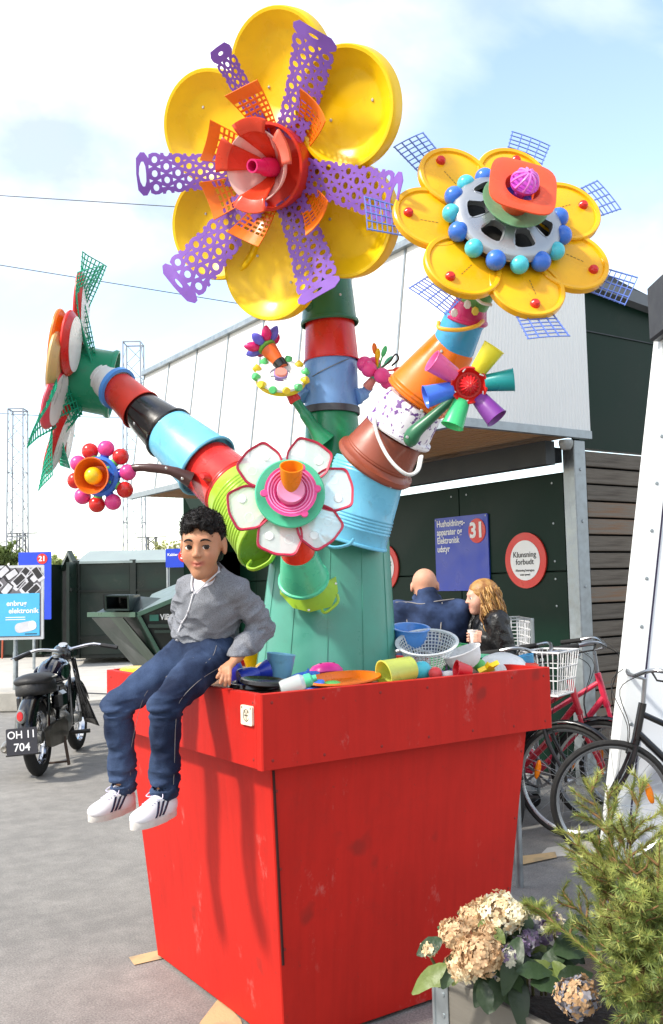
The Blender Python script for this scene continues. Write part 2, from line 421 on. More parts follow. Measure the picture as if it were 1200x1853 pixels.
# timber slats
slatm = [mat('slat_%d' % i, c, .8, var=.3, vscale=2.2, stretch=(1, 1, 18), bump=.35, bscale=30, c2=c2, c2pos=(.42, .75)) for i, (c, c2) in enumerate([('#6f665a', '#4e453c'), ('#7c7265', '#8a6242'), ('#6a6257', '#463e36')])]
z = sl_top-.02; i = 0
while z > .1:
    h = .118; dx = random.uniform(0, .03)
    g = G(); g.box(XE-WX-.14, .028, h, T(((XE+WX)/2+.1, WY+.06+random.uniform(-.004, .004), z-h/2)), .004); obj('slat', g, random.choice(slatm), bld)
    z -= .134; i += 1
g = G(); g.box(XE-WX-.14, .02, sl_top-.05, T(((XE+WX)/2+.1, WY+.14, sl_top/2))); obj('slat_backing', g, mat('black_felt', '#151412', .9), bld)
# other walls so the building is closed
g = G(); g.box(.1, YF-WY-.3, 1.6, T((XE-.05, (YF+WY)/2, .8))); g.box(XE-WX-.2, .1, 1.6, T(((XE+WX)/2, YF-.12, .8))); obj('rear_wall', g, greenm, bld)
# bulkhead lamp at the canopy corner
p = on(1024, 800, (0, BY0+.02, 0), (0, 1, 0))
g = G(); g.lathe([(0, -.06), (.035, -.055), (.05, -.03), (.055, 0), (.05, .015), (0, .015)], 16, T((p.x, p.y, p.z)) ); 
lamp = obj('bulkhead_lamp', g, mat('lamp_grey', '#8f918e', .35, metal=.2), bld)

# ================================================================== signs on the wall
signblue = mat('sign_blue', '#2f45b4', .35, var=.05, dirt=.1)
signred = mat('sign_red', '#dd3228', .35, var=.04)
signwhite = mat('sign_white', '#f2f2f0', .4, var=.02)
signblack = mat('sign_black', '#1a1a1a', .5)
FWALL = lambda p, off=0: frame(Vector(p)+Vector((-off, 0, 0)), (-1, 0, 0), (0, -1, 0))    # x to the right when seen, y up
def wallpt(x, y): return on(x, y, (WX, 0, 0), (1, 0, 0))
def wframe(p, off=.0):
    m = Matrix(((0, 0, -1), (-1, 0, 0), (0, 1, 0))).to_4x4(); m.translation = Vector(p)+Vector((-off, 0, 0)); return m
def disc(r, t=.004, seg=40): return G().lathe([(0, t), (r-.001, t), (r, t-.001), (r, 0), (0, 0)], seg)
a, b = wallpt(789, 945), wallpt(889, 1062)
sw, sh = abs(a.y-b.y), a.z-b.z+.06
cen = Vector((WX, (a.y+b.y)/2, (a.z+b.z)/2))
s31 = thing('blue_sign', 'blue metal sign 31 for household and electronic devices behind the couple', 'sign', cen, M=wframe(cen, .012))
g = G(); g.prism(rrect(sw, sh, .012), -.01, .004); obj('plate', g, signblue, s31, WM[s31])
obj('number_disc', disc(.155*sw*1.0, .004), signred, s31, WM[s31] @ T((sw*.31, sh*.285, .006)))
text('31', .21*sw*1.25, signwhite, WM[s31] @ T((sw*.31, sh*.285, .0125)), s31, bold=.035, align='CENTER')
for i, tx in enumerate(['Husholdnings-', 'apparater og', 'Elektronisk', 'udstyr']):
    text(tx, sw*.118, signwhite, WM[s31] @ T((-sw*.455, sh*.415-i*sh*.115, .006)), s31, bold=.018, sx=.80)
for sx_ in (-1, 1):
    obj('screw', disc(.008, .004, 10), steel, s31, WM[s31] @ T((sx_*sw*.47, sh*.475, .005)))
def round_sign(c, r, label):
    M = wframe(c, .012); t = thing('round_sign', label, 'sign', c, M=M)
    obj('ring', G().lathe([(0, -.01), (r, -.01), (r, .004), (0, .004)], 56), signred, t, M)
    obj('face', disc(r*.72, .004, 48), signwhite, t, M @ T((0, 0, .005)))
    text('Klunsning', r*.29, signblack, M @ T((0, r*.2, .011)), t, align='CENTER', bold=.003)
    text('forbudt', r*.29, signblack, M @ T((0, -r*.06, .011)), t, align='CENTER', bold=.003)
    text('Klunsning betragtes', r*.115, signblack, M @ T((0, -r*.36, .011)), t, align='CENTER')
    text('som tyveri', r*.115, signblack, M @ T((0, -r*.51, .011)), t, align='CENTER')
    return t
c1 = wallpt(953, 1014); rad = (wallpt(953, 964).z-wallpt(953, 1065).z)/2
round_sign(c1, rad, 'red and white round sign Klunsning forbudt right of the blue sign 31')
c2 = wallpt(697, 1027); round_sign(c2, rad, 'round red and white sign half hidden behind the green trunk')
# ================================================================== red plywood planter
PX, PY, PWX, PWY, PZT, PZB, PTI, PBI = 1.5214, 2.6555, 1.3223, 1.3486, 1.208, .967, .0702, .1598
def red_mat(name, base, seed):
    m = bpy.data.materials.new(name); m.use_nodes = True; t = m.node_tree; nd = t.nodes; lk = t.links.new; b = nd['Principled BSDF']
    tc = nd.new('ShaderNodeTexCoord'); mp = nd.new('ShaderNodeMapping'); mp.inputs['Location'].default_value = (seed*3.1, seed*1.7, seed); lk(tc.outputs['Object'], mp.inputs[0])
    def N(s, d=7, ro=.6, st=None):
        n = nd.new('ShaderNodeTexNoise'); n.inputs['Scale'].default_value = s; n.inputs['Detail'].default_value = d; n.inputs['Roughness'].default_value = ro
        v = mp.outputs[0]
        if st:
            q = nd.new('ShaderNodeMapping'); q.inputs['Scale'].default_value = st; lk(v, q.inputs[0]); v = q.outputs[0]
        lk(v, n.inputs['Vector']); return n
    def ramp(n, p0, c0, p1, c1):
        r = nd.new('ShaderNodeValToRGB'); r.color_ramp.elements[0].position = p0; r.color_ramp.elements[1].position = p1
        r.color_ramp.elements[0].color = (*c0, 1); r.color_ramp.elements[1].color = (*c1, 1); lk(n.outputs['Fac'], r.inputs['Fac']); return r
    def mix(fac, a, bb):
        q = nd.new('ShaderNodeMix'); q.data_type = 'RGBA'; lk(fac, q.inputs[0])
        lk(a, q.inputs[6]) if not isinstance(a, tuple) else None
        if isinstance(bb, tuple): q.inputs[7].default_value = (*bb, 1)
        else: lk(bb, q.inputs[7])
        return q.outputs[2]
    c = lin(base)
    col = ramp(N(2.2), .3, tuple(v*.88 for v in c), .7, tuple(min(1, v*1.08) for v in c)).outputs['Color']
    grain = N(30, 5, .6, (1, 1, .06))
    gm = nd.new('ShaderNodeMix'); gm.data_type = 'RGBA'; gm.blend_type = 'MULTIPLY'; gm.inputs[0].default_value = .5
    lk(col, gm.inputs[6]); lk(ramp(grain, .35, (.82, .8, .8), .6, (1, 1, 1)).outputs['Color'], gm.inputs[7]); col = gm.outputs[2]
    # pale scuffs, dark knots and dirt
    col = mix(ramp(N(7, 9, .75, (1, 1, .55)), .60, (0, 0, 0), .78, (.5, .5, .5)).outputs['Color'], col, (.62, .34, .30))
    col = mix(ramp(N(5.5, 3, .4), .70, (0, 0, 0), .76, (.42, .42, .42)).outputs['Color'], col, (.09, .02, .015))
    col = mix(ramp(N(60, 4, .6), .66, (0, 0, 0), .76, (.55, .55, .55)).outputs['Color'], col, (.13, .03, .02))
    col = mix(ramp(N(3.2, 9, .8, (1, 1, .8)), .55, (0, 0, 0), .85, (.5, .5, .5)).outputs['Color'], col, (.22, .02, .015))
    lk(col, b.inputs['Base Color']); b.inputs['Roughness'].default_value = .62; b.inputs['Specular IOR Level'].default_value = .25
    bp = nd.new('ShaderNodeBump'); bp.inputs['Strength'].default_value = .22; bp.inputs['Distance'].default_value = .004
    lk(grain.outputs['Fac'], bp.inputs['Height']); lk(bp.outputs[0], b.inputs['Normal'])
    return m
RED = [red_mat('red_plywood_%d' % i, h, i) for i, h in enumerate(['#c02015', '#be1e14', '#c22117', '#bf1f15'])]
PC = Vector((PX+PWX/2, PY+PWY/2, 0))
planter = thing('giant_flower_pot', 'giant red painted plywood flower pot with overhanging rim', 'planter', PC)
def slab(name, pts, thick, m, parent):
    """pts: outer face quad (world), thickened inwards"""
    P = [Vector(p) for p in pts]; n = (P[1]-P[0]).cross(P[3]-P[0]).normalized()
    if n.dot(sum(P, Vector())/4-Vector((PC.x, PC.y, P[0].z))) < 0: n = -n
    b = .004; g = G(); cen = sum(P, Vector())/4
    ins = [p+(cen-p).normalized()*b*1.4 for p in P]
    g.loft([[p for p in ins], [p-n*b for p in P], [p-n*thick for p in P]]); return obj(name, g, m, parent)
x0, x1, y0, y1 = PX, PX+PWX, PY, PY+PWY
rt = .03
slab('rim_board', [(x0, y0, PZB), (x1, y0, PZB+.003), (x1, y0, PZT), (x0, y0, PZT)], rt, RED[0], planter)
slab('rim_board', [(x0, y0+rt+.002, PZB+.002), (x0, y1, PZB), (x0, y1, PZT-.002), (x0, y0+rt+.002, PZT-.002)], rt, RED[1], planter)
slab('rim_board', [(x1, y0+rt+.002, PZB), (x1, y1, PZB), (x1, y1, PZT), (x1, y0+rt+.002, PZT)], rt, RED[2], planter)
slab('rim_board', [(x0+rt+.002, y1, PZB), (x1-rt-.002, y1, PZB), (x1-rt-.002, y1, PZT), (x0+rt+.002, y1, PZT)], rt, RED[3], planter)
t, q = PTI, PBI; zb = PZB+.1
k = (t-q)/PZB*.1   # extrapolate a little under the rim
tt = t+k
def side(name, a, b, m, e=0):   # a, b: (sx, sy) signs of the two corners
    def cr(s, ins): return (x0+ins if s[0] < 0 else x1-ins, y0+ins if s[1] < 0 else y1-ins)
    p = [cr(a, q), cr(b, q), cr(b, tt), cr(a, tt)]
    return slab(name, [(*p[0], .012), (*p[1], .012), (*p[2], zb), (*p[3], zb)], .025, m, planter)
side('side_panel', (-1, -1), (1, -1), RED[2]); side('side_panel', (-1, -1), (-1, 1), RED[0])
side('side_panel', (1, -1), (1, 1), RED[1]); side('side_panel', (-1, 1), (1, 1), RED[3])
# dark open seam strip at the front corner and loose lower batten
g = G()
def edge(s, z): 
    f_ = (z/PZB); i_ = lerp(q, t, f_); return Vector((x0+i_, y0+i_, z))
g.bar(edge(0, .30)+Vector((.011, -.0015, 0)), edge(0, .95)+Vector((.011, -.0015, 0)), .008, .004, (0, -1, 0)); obj('seam', g, mat('seam_dark', '#3a0f0a', .9), planter)
g = G()
p0, p1 = Vector((x0+q+.02, y0+q-.004, .09)), Vector((x0+q+.5, y0+q-.006, .115))
g.tube(spline([p0, lerp(p0, p1, .4)+Vector((0, 0, -.006)), lerp(p0, p1, .7)+Vector((0, 0, .006)), p1], 4), .0022, 5); obj('crack', g, MATS['seam_dark'], planter)
sc_m = mat('screw_rust', '#8a1c12', .7)
for u_ in (.03, .18, .36, .52, .68, .84, .97):
    for z_ in (PZB+.03, PZT-.03): obj('screw', G().lathe([(0, .0012), (.004, .001), (.0055, 0)], 8), sc_m, planter, frame((lerp(x0, x1, u_), y0-.0005, z_+random.uniform(-.006, .006)), (0, -1, 0)))
    for z_ in (.08, .35, .62, .88):
        if u_ in (.03, .97): i_ = lerp(q, t, z_/PZB); obj('screw', G().lathe([(0, .0012), (.004, .001), (.0055, 0)], 8), sc_m, planter, frame((x0+i_+.02 if u_ < .5 else x1-i_-.02, y0+i_-.0008, z_), (0, -1, -.09)))
for v_ in (.04, .5, .96):
    for z_ in (PZB+.03, PZT-.03): obj('screw', G().lathe([(0, .0012), (.004, .001), (.0055, 0)], 8), sc_m, planter, frame((x0-.0005, lerp(y0, y1, v_), z_), (-1, 0, 0)))
# filled inside (boards just below the toys)
g = G(); g.box(PWX-.07, PWY-.07, .02, T((PC.x, PC.y, PZT-.037))); obj('inner_board', g, mat('inner_ply', '#7c5a40', .9), planter)
# pale plate screwed on the left rim
Mp = Matrix(((0, 0, -1), (-1, 0, 0), (0, 1, 0))).to_4x4(); Mp.translation = on(450, 1294, (x0, 0, 0), (1, 0, 0))+Vector((-.003, 0, 0))
ivory = mat('ivory_plate', '#ded5bd', .6, dirt=.3, vscale=30)
g = G(); g.prism(rrect(.075, .063, .006), -.002, .006); plate = obj('wall_plate', g, ivory, planter, Mp)
inkm = mat('ink', '#4a423a', .8)
for w_, h_, dx, dy in ((.006, .008, -.012, .012), (.006, .008, .012, .012), (.003, .03, 0, -.002), (.024, .003, 0, 0)):
    g = G(); g.box(w_, h_, .001, T((dx, dy, .0066))); obj('printed_mark', g, inkm, plate, Mp)
g = G(); ring = [Vector((.017*math.cos(a), .019*math.sin(a), .0066)) for a in np.linspace(.5, 2*math.pi-.5, 18)]; g.tube(ring, .0011, 4); obj('printed_mark', g, inkm, plate, Mp)
for a in (-.028, .028):
    g = G(); g.box(.004, .007, .001, T((a, .024, .0066))); obj('printed_mark', g, inkm, plate, Mp)
# grey downpipe / post behind right of the pot
# ================================================================== flower sculpture
SB = at(588, 1205, 3.95); SB.z = PZT-.14
sculp = thing('flower_sculpture', 'tall colourful flower sculpture of plastic buckets, lids and cups rising from red pot', 'sculpture', SB)
def P_(n, h, r=.3, trl=0., **k): return plastic(n, h, r, trl, **k)
YELLOW = P_('yellow', '#fbcb0a', .3, .12, dirt=.1); YEL2 = P_('lid_yellow', '#f8b612', .3, .10, dirt=.12)
ORANGE = P_('orange', '#f2780f', .32, .1); ORED = P_('orange_red', '#ec4a2c', .3, .15); CORAL = P_('coral', '#f06a52', .35, .15)
REDP = P_('red', '#cf2a25', .25); CRIM = P_('crimson', '#b92643', .3); PINK = P_('pink', '#ee4a94', .32, .1); HOT = P_('hot_pink', '#e62a74', .3, .1)
PURP = P_('purple', '#8a5cbc', .33, .22); VIOL = P_('violet', '#7c3a94', .35, .1); LILAC = P_('lilac', '#a98fd0', .35, .15)
GRN = P_('green', '#1f7d52', .28); DGRN = P_('dark_green', '#2a6b4a', .3); TEAL = P_('trunk_teal', '#4c9684', .42, dirt=.15); MINT = P_('mint', '#5cd2a4', .35, .2)
NETG = P_('net_green', '#1fae86', .4, .2); TUBG = P_('tub_green', '#0f8a62', .35); LIME = P_('lime', '#a4cc3a', .35, .12); LGRN = P_('light_green', '#6fd06f', .35, .15)
SKY_ = P_('sky_blue', '#72c4e4', .32, .05); BLUE = P_('blue', '#3b73d4', .3); CYAN = P_('cyan', '#49a9da', .3, .05); DBLUE = P_('deep_blue', '#2c3fb0', .3); GRIDB = P_('grid_blue', '#5f78c2', .4)
STEELB = P_('pale_blue', '#6f9bd0', .35, dirt=.3); BLACK = P_('black', '#0c0c0e', .14, spec=.6); BROWN = P_('brown', '#8f4630', .35); DBROWN = P_('dark_brown', '#4a2e2a', .35)
WHITE = P_('white', '#e9e9e6', .35, .1); TEALC = P_('teal', '#1b9c9c', .32, .12); CUPP = P_('cup_yellow', '#f7ec3e', .3, .15); SALM = P_('salmon', '#f19a8c', .35, .2)
PALEP = P_('pale_pink', '#f3c4ba', .35, .3); TURQ = P_('turquoise', '#4ec4d4', .3); SILV = mat('hubcap_silver', '#a6aaae', .34, metal=.7, var=.05)
WIRE = mat('wire', '#7f8386', .35, metal=.8); SCREW = mat('screw_head', '#c8c8c8', .3, metal=.8)
FROST = mat('frosted_plastic', '#e9efec', .25, var=.02, transm=.0, alpha=.52, spec=.5)
FLORAL = mat('floral_print', '#f1eef2', .35, c2='#6a3f86', c2pos=(.56, .60), vscale=38, bump=.02)

def bucket(name, A, B, ra, rb, m, parent=None, rim=None, ribs=(), bead=.012, seg=40, cap=True, wall=.006):
    """A..B axis, radii; rim 'A' or 'B' or 'AB' gets a rolled lip; ribs: fractions with raised hoops"""
    A, B = Vector(A), Vector(B); Ln = (B-A).length; pr = []
    def lip(z, r, d):   # profile points of a rolled lip, d=+1 when it comes at the end
        w = bead
        p = [(r, z-d*w*1.6), (r+w*.7, z-d*w*1.3), (r+w*.85, z-d*w*.5), (r+w*.55, z-d*.0), (r, z)]
        return p if d > 0 else p[::-1]
    if cap: pr.append((0, 0.01 if not rim or 'A' not in rim else .03))
    if rim and 'A' in rim: pr += [(ra-wall, .03)]+lip(0, ra, -1)
    else: pr += [(ra-.012, 0.01), (ra-.003, .002), (ra, .008)]
    for f in sorted(ribs):
        z = f*Ln; r = lerp(ra, rb, f); pr += [(r, z-.006), (r+.003, z-.002), (r+.003, z+.002), (r, z+.006)]
    if rim and 'B' in rim: pr += lip(Ln, rb, 1)+[(rb-wall, Ln-.03)]
    else: pr += [(rb, Ln-.008), (rb-.003, Ln-.002), (rb-.012, Ln-.0)]
    if cap: pr.append((0, Ln-.03 if rim and 'B' in rim else Ln))
    return obj(name, G().lathe(pr, seg), m, parent or sculp, frame(A, B-A, UP), 40)
def ax(x1, y1, d1, h1, x2, y2, d2, h2): return at(x1, y1, d1), at(x2, y2, d2), pw(h1, d1), pw(h2, d2)
def screw(p, n, parent, r=.006): return obj('screw', G().lathe([(0, .003), (r*.7, .003), (r, .001), (r, 0)], 10), SCREW, parent, frame(p, n))
def surf(A, B, ra, rb, f, x, y):
    """point on a cone's near surface at fraction f, seen at pixel offset direction (x right, y up) ; returns point, normal"""
    A, B = Vector(A), Vector(B); c = lerp(A, B, f); a = (B-A).normalized(); v = (CAM-c).normalized()
    d = v+RT*x+UP*y; d = (d-a*d.dot(a)).normalized(); return c+d*lerp(ra, rb, f), d

# --- trunk: big upturned green bin with faint moulded seams
TB = Vector((SB.x, SB.y, PZT-.14)); TT = at(603, 845, 4.0); TTz = TT.z
TT = Vector((lerp(TB.x, TT.x, 1), lerp(TB.y, TT.y, 1), TTz))
rB, rM = pw(131, 3.95), pw(104, 3.98)
g = G(); seg = 72; Ln = (TT-TB).length
prof = [(rB+.012, 0), (rB+.014, .02), (rB, .03)]+[(lerp(rB, rM, s), s*(Ln-.28)) for s in (.2, .4, .6, .8, 1.)]+[(rM*.93, Ln-.2), (rM*.8, Ln-.12), (rM*.58, Ln-.03), (0, Ln)]
g.lathe(prof, seg)
trunk = obj('trunk', g, TEAL, sculp, frame(TB, TT-TB, RT))
Mt = WM[trunk]
for a in np.linspace(0, 2*math.pi, 13)[:-1]:
    g = G(); g.tube([((lerp(rB, rM, s)+.0005)*math.cos(a), (lerp(rB, rM, s)+.0005)*math.sin(a), .03+s*(Ln-.31)) for s in (0, .5, 1)], .0013, 5)
    obj('moulding_line', g, TEAL, trunk, Mt)

# --- central stem
c = [(607, 905, 3.98), (603, 752, 4.0), (600, 655, 4.02), (597, 567, 4.04), (592, 500, 4.06)]
A, B, ra, rb = ax(607, 900, 3.98, 58, 600, 748, 4.0, 47); bucket('bucket', A, B, ra, rb, GRN, ribs=(.3,))
A, B, ra, rb = ax(600, 750, 4.0, 49, 599, 652, 4.02, 48); b2 = bucket('bucket', A, B, ra, rb, STEELB, rim=None)
g = G(); g.lathe([(ra, 0), (ra+.006, .002), (ra+.006, .03), (ra, .032)], 40); obj('rim_band', g, P_('dark_band', '#3c3d42', .4), b2, frame(A-(B-A).normalized()*.004, B-A, UP))
hp = spline([surf(A, B, ra, rb, .62, -.9, 0)[0], surf(A, B, ra+.005, rb+.005, .70, -.3, 0)[0], surf(A, B, ra+.005, rb+.005, .85, .35, 0)[0], surf(A, B, ra, rb, 1.0, 1.6, 0)[0]], 6)
g = G(); g.tube(hp, .0022, 6); obj('wire_handle', g, WIRE, b2)
for sgn, tip in ((-1, (541, 690)), (1, (668, 700))):
    p0 = surf(A, B, ra, rb, .28, sgn*2.2, 0)[0]; p1 = at(tip[0], tip[1], 3.99)
    g = G(); g.tube(spline([p0, lerp(p0, p1, .5)-UP*.01, p1], 5), [.036]*3+[.028]*4+[.02]*4, 14); obj('spout', g, STEELB, b2)
A, B, ra, rb = ax(600, 656, 4.02, 49, 596, 562, 4.04, 43); bucket('bucket', A, B, ra, rb, REDP, rim='A', bead=.006)
A, B, ra, rb = ax(597, 588, 4.04, 49, 590, 470, 4.06, 42); b4 = bucket('bucket', A, B, ra, rb, DGRN, rim='A', bead=.012)
p, n = surf(A, B, ra, rb, .35, .5, 0); screw(p, n, b4)
pts = [at(566, 560, 3.98), at(545, 543, 3.96), at(533, 527, 3.92), at(524, 512, 3.9)]
g = G(); g.tube(spline(pts, 4), [.022]*4+[.018]*4+[.014]*5, 12); sp = obj('spout', g, DGRN, sculp)
g = G(); g.lathe([(0, 0), (.016, 0), (.028, .03), (.026, .036), (0, .03)], 14); obj('spout_rose', g, YELLOW, sculp, frame(pts[-1], pts[-1]-pts[-2]))

# --- left stem (leans left and away)
S = [(500, 965, 3.78, 80), (420, 882, 3.92, 56), (377, 845, 4.0, 61), (309, 786, 4.12, 49), (256, 743, 4.22, 37), (214, 703, 4.30, 33)]
A, B, ra, rb = ax(*S[0], *S[1]); b = bucket('bucket', A, B, ra, rb, LIME, rim='A', ribs=[.15+.055*i for i in range(13)], bead=.01)
p0, n0 = surf(A, B, ra, rb, .02, -1.1, -.6); 
hl = [at(455, 1015, 3.66), at(448, 1026, 3.64), at(462, 1030, 3.62), at(486, 1018, 3.60), at(497, 1003, 3.6)]
g = G(); g.tube(spline(hl, 5), .009, 8, flat=.6); obj('handle', g, LIME, b)
A, B, ra, rb = ax(423, 886, 3.915, 57, 374, 842, 4.0, 52); b = bucket('bucket', A, B, ra, rb, REDP, ribs=(.12,))
g = G(); g.tube([at(348, 863, 3.89), at(390, 843, 3.86), at(448, 830, 3.88)], .003, 6); obj('wire_handle', g, WIRE, b)
p, n = surf(A, B, ra, rb, .3, .1, -.35)
g = G(); g.lathe([(0, 0), (.034, 0), (.022, .035), (.014, .045), (0, .045)], 16, sy=.6); obj('handle_lug', g, REDP, b, frame(p-n*.01, n, B-A))
A, B, ra, rb = ax(377, 845, 4.0, 60, 306, 783, 4.12, 48); bucket('bucket', A, B, ra, rb, SKY_, rim='A', bead=.012)
A, B, ra, rb = ax(309, 786, 4.12, 47, 254, 741, 4.22, 36); b = bucket('bucket', A, B, ra, rb, BLACK, rim='A', bead=.014)
p, n = surf(A, B, ra, rb, .6, -.4, -.5); screw(p, n, b, .007)
A, B, ra, rb = ax(256, 743, 4.22, 38, 212, 702, 4.30, 32); bucket('bucket', A, B, ra, rb, P_('red_paint', '#c8321f', .35, dirt=.35), rim='A', bead=.006)
A, B, ra, rb = ax(216, 705, 4.295, 34, 180, 684, 4.36, 28); b = bucket('tub_neck', A, B, ra, rb, WHITE, ribs=(.75, .85))
g = G(); g.lathe([(ra, 0), (ra+.014, .003), (ra+.014, .024), (ra, .028)], 36); obj('rim_band', g, P_('rim_blue', '#4f92dc', .35), b, frame(A, B-A))

# --- right stem (leans right and towards the camera)
A, B, ra, rb = ax(630, 978, 3.78, 70, 672, 838, 3.76, 66); b = bucket('bucket', A, B, ra, rb, SKY_, rim='A', ribs=[.2, .24, .28, .32, .36, .86, .9, .94], bead=.008)
hl = [at(582, 955, 3.64), at(580, 972, 3.6), at(600, 990, 3.57), at(630, 986, 3.56), at(641, 975, 3.56)]
g = G(); g.tube(spline(hl, 5), .008, 8, flat=.6); obj('handle', g, SKY_, b)
A, B, ra, rb = ax(676, 842, 3.76, 68, 716, 781, 3.70, 58); b = bucket('bucket', A, B, ra, rb, BROWN, rim='A', bead=.02, ribs=(.3, .35))
p, n = surf(A, B, ra+.012, rb, .03, .65, -.4); screw(p, n, b)
A, B, ra, rb = ax(718, 783, 3.70, 61, 752, 728, 3.66, 56); b = bucket('bucket', A, B, ra, rb, FLORAL, rim='A', bead=.016)
hl = [at(676, 752, 3.60), at(684, 790, 3.55), at(706, 832, 3.50), at(735, 858, 3.49), at(755, 852, 3.52), at(762, 826, 3.58)]
g = G(); g.tube(spline(hl, 6), .011, 8, flat=.65); obj('bail_handle', g, WHITE, b)
A, B, ra, rb = ax(752, 722, 3.66, 62, 823, 624, 3.58, 42); b = bucket('bucket', A, B, ra, rb, ORANGE, rim=None, ribs=(.08, .14))
p, n = surf(A, B, ra, rb, .85, -.2, .2); screw(p, n, b)
A, B, ra, rb = ax(818, 632, 3.58, 40, 842, 574, 3.53, 37); b = bucket('bucket', A, B, ra, rb, CYAN, ribs=(.9,))
hl = [at(794, 583, 3.46), at(796, 594, 3.43), at(830, 597, 3.41), at(862, 590, 3.42), at(874, 581, 3.46)]
g = G(); g.tube(spline(hl, 6), .0075, 8); obj('bail_handle', g, P_('handle_yellow', '#e9b335', .35), b)
A, B, ra, rb = ax(843, 580, 3.53, 37, 853, 546, 3.5, 30); b = bucket('bucket', A, B, ra, rb, P_('magenta', '#c22a6a', .3), rim='A', bead=.008)
for px_, py_, cc in ((846, 551, WHITE), (860, 563, P_('sticker_yellow', '#d9c34a', .4)), (822, 566, WHITE)):
    p = at(px_, py_, 3.43); n = (CAM-p).normalized()
    g = G(); g.lathe([(0, .004), (.009, .004), (.014, 0)], 7, sx=1.2); obj('sticker', g, cc, b, frame(p, n))
A, B, ra, rb = ax(856, 556, 3.5, 26, 880, 500, 3.44, 30); b = bucket('neck', A, B, ra, rb, P_('leaf_green', '#5f9c54', .35))
g = G(); g.tube(spline([at(858, 535, 3.4), at(872, 548, 3.39), at(890, 552, 3.4)], 5), .006, 8); obj('collar', g, WHITE, b)

# ------------------------------------------------------------------ helpers for flower heads
class Head:
    def __init__(s, x, y, d, kR, kU, kV, m, name, hub=None, parent=None):
        s.C = at(x, y, d); v = (CAM-s.C).normalized(); RL = (RT-v*RT.dot(v)).normalized(); UL = (UP-v*UP.dot(v)-RL*UP.dot(RL)).normalized(); s.n = (v*kV+RL*kR+UL*kU).normalized()
        s.e1 = (RT-s.n*RT.dot(s.n)); s.e2 = None
        # in-plane axes: e2 nearest to image-up
        u = UP-s.n*UP.dot(s.n)
        if u.length < .3: u = -RT+s.n*RT.dot(s.n)
        s.e2 = u.normalized(); s.e1 = s.e2.cross(s.n).normalized()
    def p(s, r, deg, z=0): a = R_(deg); return s.C+s.e1*(r*math.cos(a))+s.e2*(r*math.sin(a))+s.n*z
    def rad(s, deg): a = R_(deg); return s.e1*math.cos(a)+s.e2*math.sin(a)
    def M(s, r, deg, z=0, tilt=0, spin=0):
        """frame at polar spot: x radial outwards, z along axis, tilted by tilt degrees (positive: outer end lifts forwards)"""
        x = s.rad(deg); y = s.n.cross(x); m = Matrix((x, y, s.n)).transposed().to_4x4(); m.translation = s.p(r, deg, z)
        return m @ Matrix.Rotation(R_(-tilt), 4, 'Y') @ Matrix.Rotation(R_(spin), 4, 'Z')
    def M0(s, z=0): m = Matrix((s.e1, s.e2, s.n)).transposed().to_4x4(); m.translation = s.C+s.n*z; return m

